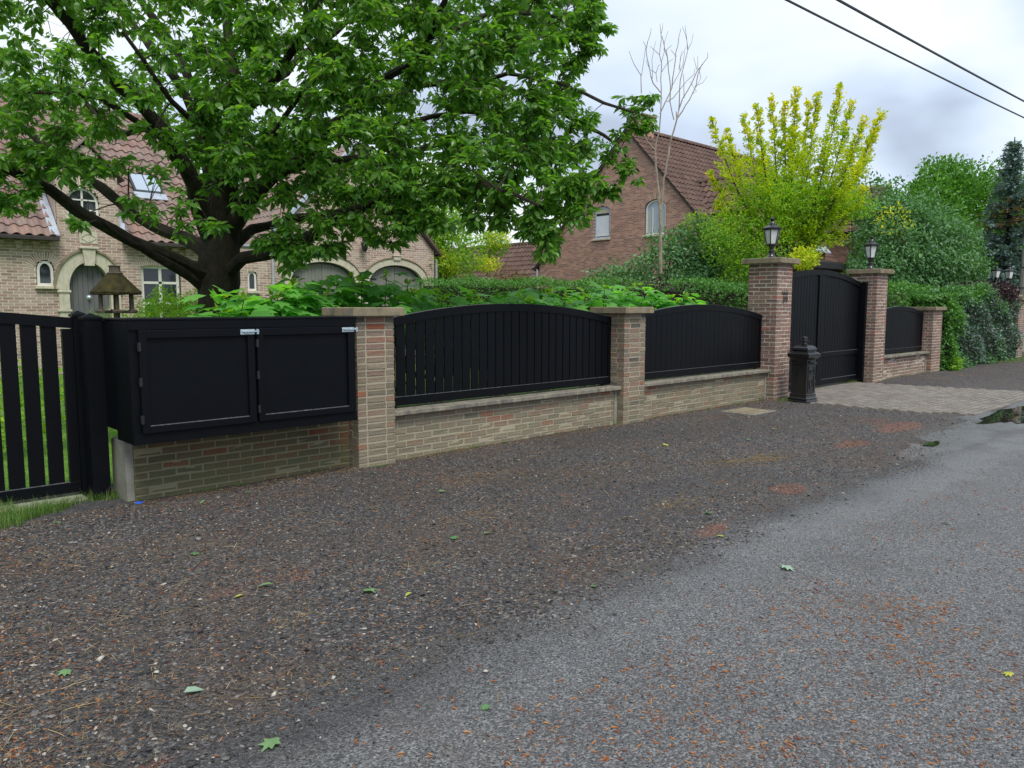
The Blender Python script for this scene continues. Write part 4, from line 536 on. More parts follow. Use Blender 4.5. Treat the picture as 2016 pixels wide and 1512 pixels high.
def post(x0, x1, y0, y1, h, label):
    root = empty('fence_post', ((x0 + x1) / 2, (y0 + y1) / 2, 0), label, 'post', 'black posts with pyramid caps')
    MB().box(x0, x1, y0, y1, -.05, h, bev=.004).build('shaft', M['black'], root)
    c = ((x0 + x1) / 2, (y0 + y1) / 2); m = MB(); e_ = .008
    V = [(x0 - e_, y0 - e_, h), (x1 + e_, y0 - e_, h), (x1 + e_, y1 + e_, h), (x0 - e_, y1 + e_, h)]; V += [(a, b, h + .018) for a, b, _ in V]; V.append((c[0], c[1], h + .05))
    m.add(V, [(3, 2, 1, 0), (0, 1, 5, 4), (1, 2, 6, 5), (2, 3, 7, 6), (3, 0, 4, 7), (4, 5, 8), (5, 6, 8), (6, 7, 8), (7, 4, 8)]).build('post_cap', M['black'], root)
post(1.665, 1.793, 6.58, 6.71, 1.455, 'black square post with pyramid cap beside the cupboard')
post(1.643, 1.737, 6.80, 6.90, 1.475, 'narrow black capped post on which the slatted garden gate hangs')
# ------------------------------------------------------------------ cupboard
def cupboard():
    x0, x1, y0, y1, z0, z1 = 1.795, 3.70, 5.97, 6.60, .53, 1.45
    root = empty('storage_cupboard', ((x0 + x1) / 2, 6.3, z0), 'long black wooden cupboard with two doors and steel latches over the brick base', 'cupboard')
    MB().box(x0, x1, y0, 6.339, z0, z1, bev=.003).build('body', M['black'], root)
    MB().box(x0, x1, 6.340, y1, .60, z1 - .001, bev=.003).build('back_body', M['black'], root)
    MB().box(x0 - .012, x1 + .012, y0 - .018, y1 + .01, z1 + .001, z1 + .018, bev=.003).build('lid_board', M['black'], root)
    MB().box(x0, x1, y0 - .014, y0 - .001, 1.385, z1).build('top_board', M['black'], root)
    MB().box(x0, x1, y0 - .014, y0 - .001, z0, .608).build('bottom_board', M['black'], root)
    for (a, b) in ((1.855, 2.738), (2.762, 3.665)):
        d = MB(); d.box(a + .055, b - .055, y0 - .012, y0 - .002, .665, 1.32)
        door = d.build('door', M['black'], root)
        for (p, q, r_, s) in ((a, a + .055, .612, 1.38), (b - .055, b, .612, 1.38), (a + .056, b - .056, .612, .665), (a + .056, b - .056, 1.32, 1.38)):
            MB().box(p, q, y0 - .034, y0 - .002, r_, s, bev=.003).build('door_frame', M['black'], door)
        MB().box(a + .057, b - .057, y0 - .034, y0 - .013, .6655, .6695).build('dust_sheen_line', M['dust_sheen'], door)  # painted sheen and dust on the ledge of the lower door frame
        for z in (1.26, 1.0, .72):
            h = MB().box(a - .012, a + .012, y0 - .038, y0 - .0355, z - .03, z + .03); h.tube([(a - .002, y0 - .041, z - .034), (a - .002, y0 - .041, z + .034)], [.006, .006], 8)
            h.build('hinge', M['iron'], door)
        l = MB(); zx = 1.352
        l.box(b - .115, b + .005, y0 - .040, y0 - .035, zx - .021, zx + .021, bev=.002); l.box(b - .085, b - .005, y0 - .056, y0 - .041, zx - .006, zx + .014, bev=.003)
        l.tube([(b - .10, y0 - .05, zx + .004), (b + .035, y0 - .05, zx + .004)], [.007, .007], 8); l.box(b + .014, b + .03, y0 - .062, y0 - .034, zx - .02, zx + .022, bev=.003)
        l.build('latch', M['galv'], door)
cupboard()
c = MB().box(1.845, 1.902, 6.355, 6.70, 0, .50, bev=.01).build('concrete_post', M['concrete'])
tag(c, 'mossy grey concrete slab end standing under the cupboard corner', 'concrete post')
b = MB(); b.lathe(1.90, 6.25, [(.03, -.02), (.032, .02), (.03, .03)], 10); b.box(1.86, 1.93, 6.19, 6.23, .0, .012)
tag(b.build('pipe_cap', m_noise('bright_blue_plastic', (.01, .12, .75), (.02, .16, .85), 10, .4, 0)), 'small bright blue plastic cap on the ground below the cupboard', 'cap')
# ------------------------------------------------------------------ lanterns
def lantern(cx, cy, z, s, label, glass='glass_lamp', name='pier_lantern', group='black lanterns on the gate piers', n=6, rot=.3):
    root = empty(name, (cx, cy, z), label, 'lantern', group)
    P = lambda l: [(r * s, z + h * s) for r, h in l]
    MB().lathe(cx, cy, P([(.105, 0), (.105, .012), (.085, .03), (.055, .06), (.045, .10), (.05, .125), (.062, .13), (.062, .145), (.04, .15)]), 20).build('base', M['iron'], root, True)
    MB().lathe(cx, cy, P([(.04, .15), (.035, .17), (.052, .215), (.062, .24), (.05, .246)]), 20).build('neck', M['iron'], root, True)
    zb, zt, rb, rt = .25, .52, .095, .145
    m = MB(); m.lathe(cx, cy, P([(rb - .03, .246), (rb + .008, .248), (rb + .008, .262), (rb - .002, .266)]), n, rot)
    for i in range(n):
        a = rot + 2 * math.pi * i / n
        m.tube([(cx + rb * s * math.cos(a), cy + rb * s * math.sin(a), z + zb * s), (cx + rt * s * math.cos(a), cy + rt * s * math.sin(a), z + zt * s)], [.0105 * s] * 2, 5)
    ro = [(cx + (rt + .006) * s * math.cos(rot + 2 * math.pi * i / n), cy + (rt + .006) * s * math.sin(rot + 2 * math.pi * i / n)) for i in range(n)]
    ri = [(cx + (rt - .02) * s * math.cos(rot + 2 * math.pi * i / n), cy + (rt - .02) * s * math.sin(rot + 2 * math.pi * i / n)) for i in range(n)]
    m.strip(ri, ro, 'z', z + .505 * s, z + .525 * s, True); m.build('frame', M['iron'], root)
    for i in range(n):
        a, b_ = rot + 2 * math.pi * i / n, rot + 2 * math.pi * (i + 1) / n
        k = .93; V = [(cx + r_ * s * k * math.cos(q), cy + r_ * s * k * math.sin(q), z + h * s) for (r_, h, q) in ((rb, .268, a), (rb, .268, b_), (rt, .504, b_), (rt, .504, a))]
        V += [(cx + (v[0] - cx) * .96, cy + (v[1] - cy) * .96, v[2]) for v in V]
        MB().add(V, [(0, 1, 2, 3), (7, 6, 5, 4), (0, 4, 5, 1), (1, 5, 6, 2), (2, 6, 7, 3), (3, 7, 4, 0)]).build('glass_pane', M[glass], root)
    MB().lathe(cx, cy, P([(rt + .01, .526), (rt + .035, .53), (rt + .037, .545), (rt - .01, .572), (.095, .59), (.06, .605)]), n, rot).build('roof', M['iron'], root)
    MB().lathe(cx, cy, P([(.058, .605), (.055, .635), (.04, .66), (.022, .672), (.03, .68), (.042, .70), (.04, .72), (.02, .735)]), 16).build('finial', M['iron'], root, True)
lantern(12.07, 6.41, 2.36, .93, 'black lantern on the tall pier that carries the house number')
lantern(16.27, 6.44, 2.32, .93, 'black lantern on the tall pier beyond the driveway gate')
lantern(27.47, 7.04, 2.25, .85, 'distant lantern with oval white glass half hidden by purple leaves', name='far_lantern', group='distant lanterns beyond the hedge', n=4)
lantern(27.85, 6.78, 2.23, .85, 'distant lantern with oval white glass next to the utility pole', name='far_lantern', group='distant lanterns beyond the hedge', n=4)
for i, (x, y) in enumerate(((27.47, 7.04), (27.85, 6.78))):
    tag(MB().box(x - .12, x + .12, y - .12, y + .12, 0, 2.245 if i == 0 else 2.225, bev=.02).build('lantern_plinth', M['cap']), ('plinth of the half hidden far lantern behind purple hedge', 'plinth of the far lantern beside the utility pole')[i], 'plinth', 'plinths of the far lanterns')
# ------------------------------------------------------------------ house number
def text_mesh(txt, size, depth, name, mat, M4, parent=None):
    cu = bpy.data.curves.new('t', 'FONT'); cu.body = txt; cu.size = size; cu.extrude = depth; cu.align_x = 'CENTER'; cu.resolution_u = 3
    o = bpy.data.objects.new('t', cu); link(o); dg = bpy.context.evaluated_depsgraph_get(); me = bpy.data.meshes.new_from_object(o.evaluated_get(dg))
    bpy.data.objects.remove(o); me.transform(M4); me.materials.clear(); me.materials.append(mat); return wrap(name, me, parent)
hn = empty('house_number', (12.05, 6.13, 1.72), 'black metal house number with small ornament on the brick gate pier', 'house number')
for i, ch_ in enumerate('39'):
    text_mesh(ch_, .15, .005, 'digit', M['iron'], Matrix.Translation((12.03 + i * .095, 6.136, 1.63)) @ Matrix.Rotation(R(90), 4, 'X'), hn)
o_ = MB()
for dx, a in ((-.03, .5), (.02, .15), (.07, -.2), (.11, -.5)):
    o_.tube([(12.03 + dx, 6.136, 1.75), (12.03 + dx - a * .05, 6.136, 1.83)], [.009, .004], 6)
o_.build('ornament', M['iron'], hn)
# ------------------------------------------------------------------ letterbox
def letterbox(cx, cy, yaw):
    root = empty('letterbox', (cx, cy, 0), 'ornate black cast iron pedestal letterbox standing in front of the driveway', 'letterbox')
    def sq(prof, name, parent=root):
        m = MB(); m.lathe(0, 0, [(r * math.sqrt(2), z) for r, z in prof], 4, math.pi / 4); m.V = [rot2(v) for v in m.V]; return m.build(name, M['iron'], parent)
    ca, sa = math.cos(yaw), math.sin(yaw)
    def rot2(v): return (cx + v[0] * ca - v[1] * sa, cy + v[0] * sa + v[1] * ca, v[2])
    def bx(name, *a, **k):
        m = MB(); m.box(*a, **k); m.V = [rot2(v) for v in m.V]; return m.build(name, M['iron'], root)
    sq([(.175, 0), (.175, .03), (.162, .04), (.158, .055), (.166, .062), (.166, .075), (.150, .09), (.146, .12), (.150, .128), (.150, .14), (.138, .15)], 'base')
    sq([(.136, .15), (.134, .62), (.150, .632), (.152, .645), (.134, .655), (.134, .70), (.150, .725)], 'body')
    sq([(.150, .725), (.176, .74), (.186, .752), (.186, .775), (.190, .782), (.190, .80), (.165, .815), (.135, .832), (.126, .845), (.142, .856), (.143, .868), (.136, .893), (.116, .917), (.085, .934), (.045, .943)], 'lid')
    m = MB(); m.lathe(0, 0, [(.06, .94), (.042, .955), (.036, .985), (.078, .996), (.080, 1.008), (.042, 1.018), (.036, 1.034), (.052, 1.042), (.052, 1.062), (.02, 1.078)], 16); m.V = [rot2(v) for v in m.V]; m.build('finial', M['iron'], root, True)
    # side panel with raised frame (faces the wall's left end) and the front face with flap and door
    for (z0, z1) in ((.19, .57),):
        for a in ((-.142, -.135, -.10, -.085, z0, z1), (-.142, -.135, .085, .10, z0, z1), (-.1415, -.135, -.085, .085, z0, z0 + .015), (-.1415, -.135, -.085, .085, z1 - .015, z1)):
            bx('side_moulding', *a)
    t = text_mesh('LETTERBOX', .052, .003, 'raised_letters', M['iron'], Matrix.Identity(4), root)
    t.matrix_parent_inverse = Matrix.Identity(4)
    t.data.transform(Matrix.Rotation(yaw, 4, 'Z') @ Matrix.Translation((-.139, .018, .38)) @ Matrix.Rotation(R(-90), 4, 'Z') @ Matrix.Rotation(R(90), 4, 'X') @ Matrix.Rotation(R(90), 4, 'Z'))
    for a in ((-.09, .09, -.165, -.136, .665, .690), (-.085, .085, -.150, -.136, .655, .664)): bx('letter_flap', *a, bev=.003)
    for a in ((-.095, -.083, -.144, -.135, .18, .60), (.083, .095, -.144, -.135, .18, .60), (-.083, .083, -.1435, -.135, .18, .192), (-.083, .083, -.1435, -.135, .588, .60), (-.083, .083, -.1435, -.135, .44, .452)): bx('door_moulding', *a)
    m = MB(); o = [(.05 * math.cos(q), .31 + .09 * math.sin(q)) for q in np.linspace(0, 2 * math.pi, 16, endpoint=False)]
    m.strip([(a * .8, .31 + (b - .31) * .85) for a, b in o], o, 'y', -.144, -.136, True); m.V = [rot2(v) for v in m.V]; m.build('oval_relief', M['iron'], root)
    m = MB(); o = [(.035 * math.cos(q), .52 + .045 * math.sin(q)) for q in np.linspace(0, 2 * math.pi, 12, endpoint=False)]
    m.strip([(a * .6, .52 + (b - .52) * .6) for a, b in o], o, 'y', -.146, -.136, True); m.V = [rot2(v) for v in m.V]; m.build('round_relief', M['iron'], root)
letterbox(12.0, 5.74, R(-4))
# ------------------------------------------------------------------ manhole slab
s_ = empty('manhole_cover', (10.2, 5.65, 0), 'flat square stone manhole cover lying in the gravel before the numbered pier', 'manhole cover')
MB().box(9.86, 10.52, 5.42, 5.95, -.02, .032, bev=.006).build('rim', M['coping'], s_)
MB().box(9.93, 10.45, 5.49, 5.88, .033, .037, bev=.0015).build('plate', M['cap'], s_)
# ------------------------------------------------------------------ bird table
def bird_table(cx, cy):
    k_ = .75
    root = empty('bird_table', (cx, cy, 0), 'thatched wooden bird table on a post in front of the arched house door', 'bird table')
    MB().tube([(cx, cy, 0), (cx, cy, 1.49)], [.045, .035], 8).build('post', M['wood'], root)
    f = MB()
    for i in range(6):
        a = i * math.pi / 3 + .3; f.tube([(cx, cy, 1.50), (cx + .19 * math.cos(a), cy + .19 * math.sin(a), 1.50)], [.016, .016], 6)
        f.tube([(cx + .19 * math.cos(a) - .05 * math.sin(a), cy + .19 * math.sin(a) + .05 * math.cos(a), 1.505), (cx + .19 * math.cos(a) + .05 * math.sin(a), cy + .19 * math.sin(a) - .05 * math.cos(a), 1.505)], [.022, .02], 6)
    f.build('floor_frame', M['wood'], root)
    for i in range(6):
        a = i * math.pi / 3 + .3; x, y = cx + .175 * math.cos(a), cy + .175 * math.sin(a)
        MB().tube([(x, y, 1.50), (x, y, 1.74)], [.02, .018], 7).build('upright', M['wood'], root)
    V = []; n = 28; prof = [(.06, 1.93), (.12, 1.90), (.235, 1.805), (.345, 1.715), (.34, 1.69), (.30, 1.70), (.06, 1.86)]
    m = MB(); m.lathe(cx, cy, [(r * k_, z) for r, z in prof], n); m.V = [(cx + (x - cx) * (1 + random.uniform(-.03, .03)), cy + (y - cy) * (1 + random.uniform(-.03, .03)), z + random.uniform(-.006, .006)) for x, y, z in m.V]; m.build('thatched_roof', M['thatch'], root)
    MB().lathe(cx, cy, [(.075, 1.90), (.085, 1.925), (.06, 1.94), (.055, 1.99), (.065, 2.0), (.06, 2.01)], 14).build('chimney_pot', M['wood'], root)
bird_table(2.66, 9.2)
# ------------------------------------------------------------------ pole and wires
u = empty('utility_pole', (31, 7.1, 0), 'leaning grey wooden utility pole at the edge of the view beyond the hedge', 'utility pole')
MB().tube([(31, 7.12, -.2), (31.04, 7.04, 4.2), (31.08, 6.93, 8.2)], [.17, .145, .11], 14).build('shaft', M['pole'], u)
for z in (2.2, 2.9, 3.6, 4.3): 
    yy = 7.12 - .08 * z / 4.2
    MB().lathe(31 + z * .009, yy, [(.176 - z * .0065, z), (.176 - z * .0065, z + .03)], 14).build('band', M['strap'], u)
def wire(p, q, sag, r, label):
    pts = []
    for i in range(25):
        t = i / 24; pts.append((p[0] + (q[0] - p[0]) * t, p[1] + (q[1] - p[1]) * t, p[2] + (q[2] - p[2]) * t - sag * 4 * t * (1 - t)))
    tag(MB().tube(pts, [r] * 25, 6).build('overhead_cable', M['strap'], None, True), label, 'cable', 'overhead cables crossing the sky')
# ------------------------------------------------------------------ leaves
def leaf_t(fold=.25, droop=.18, w=.34):
    V = [(0, 0, 0), (-w * .8, .3, fold * w), (0, .33, 0), (w * .8, .3, fold * w), (-w * .75, .68, fold * w - droop * .4), (0, .68, -droop * .3), (w * .75, .68, fold * w - droop * .4), (0, 1.08, -droop)]
    return V, [(0, 2, 1), (0, 3, 2), (1, 2, 5, 4), (2, 3, 6, 5), (4, 5, 7), (5, 6, 7)]
LEAF = [leaf_t(.25, .15, .30), leaf_t(.5, .38, .24), leaf_t(.1, .28, .33), leaf_t(.7, .1, .28), leaf_t(.3, .5, .30)]
SM = [([(0, 0, 0), (-.32, .5, .1), (0, 1, -.05), (.32, .5, .1)], [(0, 3, 2), (0, 2, 1)])]
def lobed(seed):
    r = random.Random(seed); pts = []
    tips = [(-150, .55), (-95, .8), (-50, .95), (0, 1.1), (50, .95), (95, .8), (150, .55)]
    for i, (a, l) in enumerate(tips):
        a = R(a); pts.append((math.sin(a) * l * .62 * r.uniform(.9, 1.1), .42 + math.cos(a) * l * .62))
        if i < 6:
            b = (R(tips[i][0]) + R(tips[i + 1][0])) / 2; pts.append((math.sin(b) * .33, .42 + math.cos(b) * .33))
    V = [(0, .42, 0), (0, 0, -.02)]
    for x, y in pts: V.append((x, y, -.28 * (x * x + (y - .42) ** 2) + .10 * abs(x) * r.uniform(.4, 1.2)))
    F = [(0, 2 + i + 1, 2 + i) for i in range(len(pts) - 1)] + [(0, 2, 1), (0, 1, 1 + len(pts))]
    return V, F
LOB = [lobed(s) for s in range(5)]
def frames(A, Nn):
    A = A / np.linalg.norm(A, axis=1, keepdims=True); Z = Nn - A * (A * Nn).sum(1, keepdims=True)
    Z /= np.maximum(np.linalg.norm(Z, axis=1, keepdims=True), 1e-6); X = np.cross(A, Z); return X, A, Z
def leaf_mats(P, A, Nn, size):
    X, Y, Z = frames(A, Nn); T = np.zeros((len(P), 4, 4)); s = np.asarray(size)[:, None]
    T[:, :3, 0] = X * s; T[:, :3, 1] = Y * s; T[:, :3, 2] = Z * s; T[:, :3, 3] = P; T[:, 3, 3] = 1; return T
def leaf_obj(name, T, temps, mat, parent, kind='stuff', rnd=None):
    v = rng.integers(0, len(temps), len(T)); V, f, t, r_ = merge(T, temps, v, rng.random(len(T)) if rnd is None else rnd)
    o = wrap(name, mesh_raw(name, V, f, t, mat, False, {'rnd': r_}), parent)
    if kind: tag(o, kind=kind)
    return o
def rand_dirs(n):
    d = rng.normal(size=(n, 3)); return d / np.linalg.norm(d, axis=1, keepdims=True)
# ------------------------------------------------------------------ the big tree
def big_tree():
    root = empty('broadleaf_tree', (4.3, 10.4, 0), 'huge broadleaf tree with dark spreading limbs in the front garden', 'tree')
    tr = MB(); nodes = []; nr = []
    for k, P in LIMBS.items():
        S = cr_spline(P, .22)
        if k == 'trunk': S = np.vstack([[S[0][0], S[0][1], -.1, S[0][3] * 1.25], S])
        jit = rng.normal(size=(len(S), 3)) * .015; Q = S[:, :3] + jit; rad = S[:, 3] * (1 + rng.normal(size=len(S)) * .05)
        n = 14 if k in ('trunk', 'A') else 9
        V, F = tube(Q.tolist(), rad.tolist(), n); V = [(x + random.uniform(-1, 1) * .006, y + random.uniform(-1, 1) * .006, z) for x, y, z in V]
        (tr if k == 'trunk' else None)
        if k == 'trunk': tr.add(V, F)
        else:
            m = MB(); m.add(V, F); m.build('limb', M['bark'], root, True)
            nodes.append(Q[2:]); nr.append(rad[2:])
    tr.build('trunk', M['bark'], root, True)
    nodes = np.vstack(nodes); nr = np.concatenate(nr)
    C = []
    for (x, y, z, r_, n) in BLOBS:
        d = rand_dirs(n) * (rng.random((n, 1)) ** .45) * r_ * .82; d[:, 2] *= .8
        C.append(np.array([x, y, z]) + d)
    C = np.vstack(C); C = C[C[:, 2] > 1.75]; C = C[rng.random(len(C)) < .80]
    # thin twigs: a coarse first generation of branchlets, then every leaf cluster joins the nearest one
    sub = C[rng.choice(len(C), 700, replace=False)]
    dist = np.array([np.min(np.linalg.norm(nodes - c, axis=1)) for c in sub]); sub = sub[np.argsort(dist)]
    cap = np.zeros((6000, 3)); cap[:len(nodes)] = nodes; cr_ = np.zeros(6000); cr_[:len(nodes)] = nr; cnt = len(nodes)
    tw = MB()
    for c in sub:
        if cnt > 5950: break
        d = np.linalg.norm(cap[:cnt] - c, axis=1); i = int(np.argmin(d)); L = d[i]
        if L < .12: continue
        a = cap[i]; mid = (a + c) / 2 + np.array([0, 0, .10 * L]) + rng.normal(size=3) * .05 * L
        r0 = min(cr_[i] * .6, .008 + .012 * L); pts = [a, a * .4 + mid * .6, mid * .55 + c * .45, c]; rr = [r0, r0 * .8, r0 * .6, .004]
        V, F = tube(pts, rr, 4); tw.add(V, F)
        for k, t in enumerate(pts[1:]): cap[cnt] = t; cr_[cnt] = rr[k + 1]; cnt += 1
    ax = np.zeros_like(C)
    for j, c in enumerate(C):
        d = np.linalg.norm(cap[:cnt] - c, axis=1); i = int(np.argmin(d)); v = c - cap[i]; L = d[i]
        ax[j] = v / max(L, 1e-3)
        if .08 < L < 1.6:
            mid = (cap[i] + c) / 2 + np.array([0, 0, .06 * L]); V, F = tube([cap[i], mid, c], [.006, .005, .003], 3); tw.add(V, F)
    tag(tw.build('twigs', M['bark_thin'], root), kind='stuff')
    n = len(C); k = 13; Cn = np.repeat(C, k, 0); An = np.repeat(ax, k, 0); An[:, 2] *= .4
    rad_ = rand_dirs(n * k); rad_[:, 2] *= .45
    P = Cn - An * rng.uniform(0, .12, (n * k, 1)) + rad_ * .035
    A = An * .7 + rad_ * 1.0 + np.array([0, 0, -.22]); Nn = np.array([0, 0, 1.]) + rand_dirs(n * k) * .75
    size = rng.uniform(.055, .122, n * k); T = leaf_mats(P, A, Nn, size)
    r_ = np.clip(np.repeat(rng.random(n), k) * .6 + rng.random(n * k) * .4, 0, .999)
    crown_split(root, T, LEAF, M['leaf_big'], r_, 'crown', 300)
def crown_split(root, T, temps, mat, r_, name, nparts):
    ok, z = in_view(T[:, :3, 3]); order = np.argsort(z + np.where(ok, 0, 1000))[:nparts]; v = rng.integers(0, len(temps), len(T))
    m = np.zeros(len(T), bool); m[order] = True
    pieces(root, 'leaf', temps, T[m], v[m], mat, r_[m], maxparts=nparts)
    leaf_obj(name, T[~m], temps, mat, root, 'stuff', r_[~m])
big_tree()
# ------------------------------------------------------------------ bushes, hedges and trees
def stems(name, pts, root, mat='bark_thin'):
    m = MB()
    for (a, b, r0) in pts:
        a, b = np.array(a), np.array(b); mid = (a + b) / 2 + rng.normal(size=3) * .06 * np.linalg.norm(b - a)
        m.tube([a, mid, b], [r0, r0 * .7, r0 * .35], 6)
    o = m.build(name, M[mat], root); return o
def foliage(blobs, n, size, up=.6, out=.7, shell=.45, asp=.8, droop=0., zmin=.05):
    """leaf matrices on and inside lumpy ellipsoids: blobs = (x,y,z,rx,ry,rz)"""
    B_ = np.array(blobs, float); area = (B_[:, 3] * B_[:, 5] + B_[:, 4] * B_[:, 5] + B_[:, 3] * B_[:, 4]); cnt = rng.multinomial(n, area / area.sum())
    P = []; D = []
    for b_, c_ in zip(B_, cnt):
        d = rand_dirs(c_); rr = shell + (1 - shell) * rng.random((c_, 1)) ** .5
        lump = 1 + .13 * np.sin(d[:, :1] * 7 + b_[0] * 3) * np.cos(d[:, 1:2] * 6 + b_[1] * 5) + .09 * np.sin(d[:, 2:] * 11 + b_[2] * 7) + rng.normal(size=(c_, 1)) * .05
        P.append(b_[:3] + d * rr * lump * b_[3:]); D.append(d)
    P = np.vstack(P); D = np.vstack(D); k = P[:, 2] > zmin; P = P[k]; D = D[k]; n = len(P)
    A = D * out + rand_dirs(n) * .8 + np.array([0, 0, -droop]); Nn = np.array([0, 0, 1.]) * up + D * .5 + rand_dirs(n) * .5
    return leaf_mats(P, A, Nn, rng.uniform(.7, 1.25, n) * size)
def bush(name, label, cat, blobs, n, size, mat, temps=SM, group=None, stem=True, extra=None, **kw):
    b0 = blobs[0]; root = empty(name, (b0[0], b0[1], 0), label, cat, group)
    if stem:
        st = [((b_[0] * .5 + b0[0] * .5 + random.uniform(-.1, .1), b_[1] * .5 + b0[1] * .5, 0), (b_[0], b_[1], b_[2] + b_[5] * .5), .03 + .01 * b_[5]) for b_ in blobs]
        stems('stem', st, root)
    T = foliage(blobs, n, size, **kw); leaf_obj('foliage', T, temps, M[mat], root)
    if extra:
        for (bl, n2, s2, m2, nm) in extra: leaf_obj(nm, foliage(bl, n2, s2, **kw), temps, M[m2], root)
    return root
def hedge(name, label, x0, x1, y0, y1, z0, z1, n, size, mat, z1b=None, patches=(), core=True, wob=.06, topmat=None):
    """a clipped hedge: leaves over the faces of a box, a dark mass of stems inside"""
    root = empty(name, ((x0 + x1) / 2, (y0 + y1) / 2, 0), label, 'hedge'); z1b = z1b or z1
    lx, ly = x1 - x0, y1 - y0; hz = (z1 + z1b) / 2 - z0
    ar = np.array([lx * hz, ly * hz, lx * ly, lx * hz * .5, ly * hz * .5]); cnt = rng.multinomial(n, ar / ar.sum()); P = []; D = []
    for k, c_ in enumerate(cnt):
        a, b_ = rng.random(c_), rng.random(c_)
        if k in (0, 3): p = np.c_[x0 + a * lx, np.full(c_, y0 if k == 0 else y1), b_]; d = (0, -1, 0) if k == 0 else (0, 1, 0)
        elif k in (1, 4): p = np.c_[np.full(c_, x0 if k == 1 else x1), y0 + a * ly, b_]; d = (-1, 0, 0) if k == 1 else (1, 0, 0)
        else: p = np.c_[x0 + a * lx, y0 + b_ * ly, np.ones(c_)]; d = (0, 0, 1)
        t = (p[:, 1] - y0) / ly if ly > lx else (p[:, 0] - x0) / lx
        p[:, 2] = z0 + p[:, 2] * (z1 + (z1b - z1) * t - z0); P.append(p); D.append(np.tile(d, (c_, 1)))
    P = np.vstack(P); D = np.vstack(D).astype(float); m_ = len(P)
    w_ = np.sin(P[:, 0] * 3.1 + P[:, 2] * 2.3) * np.cos(P[:, 1] * 2.7 + P[:, 2] * 4.1) * wob + rng.normal(size=m_) * .035 - rng.random(m_) ** 2 * .12
    P = P + D * w_[:, None]
    T = leaf_mats(P, D * .5 + rand_dirs(m_) * .8 + np.array([0, 0, .1]), D * .5 + np.array([0, 0, .7]) + rand_dirs(m_) * .5, rng.uniform(.7, 1.3, m_) * size)
    sel = np.zeros(m_, int)
    for q, (cx, cy, cz, r_, mm) in enumerate(patches):
        dd = np.linalg.norm((P - np.array([cx, cy, cz])) / np.array(r_), axis=1) + .25 * np.sin(P[:, 0] * 9) * np.sin(P[:, 2] * 11 + P[:, 1] * 7) + rng.normal(size=m_) * .15
        sel[dd < 1] = q + 1
    leaf_obj('foliage', T[sel == 0], SM, M[mat], root)
    for q, pp in enumerate(patches):
        if (sel == q + 1).any(): leaf_obj('foliage_patch', T[sel == q + 1], SM, M[pp[4]], root)
    i = .16
    if core:
        V = [(x0 + i, y0 + i, z0 - .05), (x1 - i, y0 + i, z0 - .05), (x1 - i, y1 - i, z0 - .05), (x0 + i, y1 - i, z0 - .05)]
        za, zb = z1 - i, z1b - i
        if ly > lx: zs = (za, za, zb, zb)
        else: zs = (za, zb, zb, za)
        V += [(v[0], v[1], q) for v, q in zip(V, zs)]
        MB().add(V, BOXF).build('stem_mass', M['bark_thin'], root)
    return root
# shrubs with big lobed leaves behind the street wall
def lobed_shrub(cx, cy, w, top, label, n=75, big=.26):
    root = empty('leafy_shrub', (cx, cy, 0), label, 'shrub', 'lush shrubs behind the street wall')
    tips = []
    for i in range(11):
        a = random.uniform(0, 6.28); q = random.uniform(.1, 1) ** .6
        tips.append((cx + math.cos(a) * w * q, cy + math.sin(a) * .45 * q, top * random.uniform(.86, 1.0) - .10 * q))
    stems('stem', [((cx + random.uniform(-.2, .2), cy, 0), t, .014) for t in tips], root)
    T = []
    tp = np.array(tips); k = rng.integers(0, len(tp), n * 3); q = rng.random((n * 3, 1)) ** 1.3 * .8
    d = rand_dirs(n * 3); P = tp[k] * (1 - q * .55) + np.array([cx, cy, top * .35]) * q * .55 + d * np.array([.20, .18, .10])
    P[:, 2] = np.minimum(P[:, 2], top - .02)
    A = d * np.array([1, 1, .3]) + np.array([0, 0, -.25]); Nn = np.array([0, -.25, 1.]) + rand_dirs(n * 3) * .45
    T = leaf_mats(P, A, Nn, rng.uniform(.55, 1.15, n * 3) * big); v = rng.integers(0, 5, n * 3)
    pieces(root, 'leaf', LOB, T, v, M['leaf_shrub'], maxparts=n * 2, stuff='foliage')
    # young tip leaves
    nt_ = len(tp) * 7; Pt = np.repeat(tp, 7, 0) + rng.normal(size=(nt_, 3)) * .02; dt = rand_dirs(nt_); dt[:, 2] = abs(dt[:, 2])
    leaf_obj('young_leaves', leaf_mats(Pt, dt, np.array([0, 0, 1.]) + rand_dirs(nt_) * .5, rng.uniform(.06, .10, nt_)), LEAF, M['leaf_lime'], root)
for (x, y, w_, t_, lab) in ((3.55, 7.7, .45, 1.74, 'leafy shrub by the big tree trunk, lowest of the row'), (4.3, 7.75, .5, 1.88, 'leafy shrub rising behind the right end of the cupboard'), (5.15, 7.8, .5, 1.97, 'tallest leafy shrub behind the weathered pier, hiding the garage doors'),
        (6.05, 7.8, .5, 1.84, 'leafy shrub with broad lobed leaves before the right garage door'), (7.0, 7.7, .5, 1.80, 'leafy shrub over the left half of the widest arched panel'), (8.0, 7.8, .5, 1.90, 'leafy shrub over the middle of the widest arched panel'),
        (9.0, 7.8, .5, 1.92, 'leafy shrub rising just before the second low pier'), (10.0, 7.8, .5, 1.95, 'leafy shrub against the clipped hedge, above the low pier'), (10.9, 7.5, .4, 1.78, 'leafy shrub at the end of the row near the second arched panel')):
    lobed_shrub(x, y, w_, t_, lab)
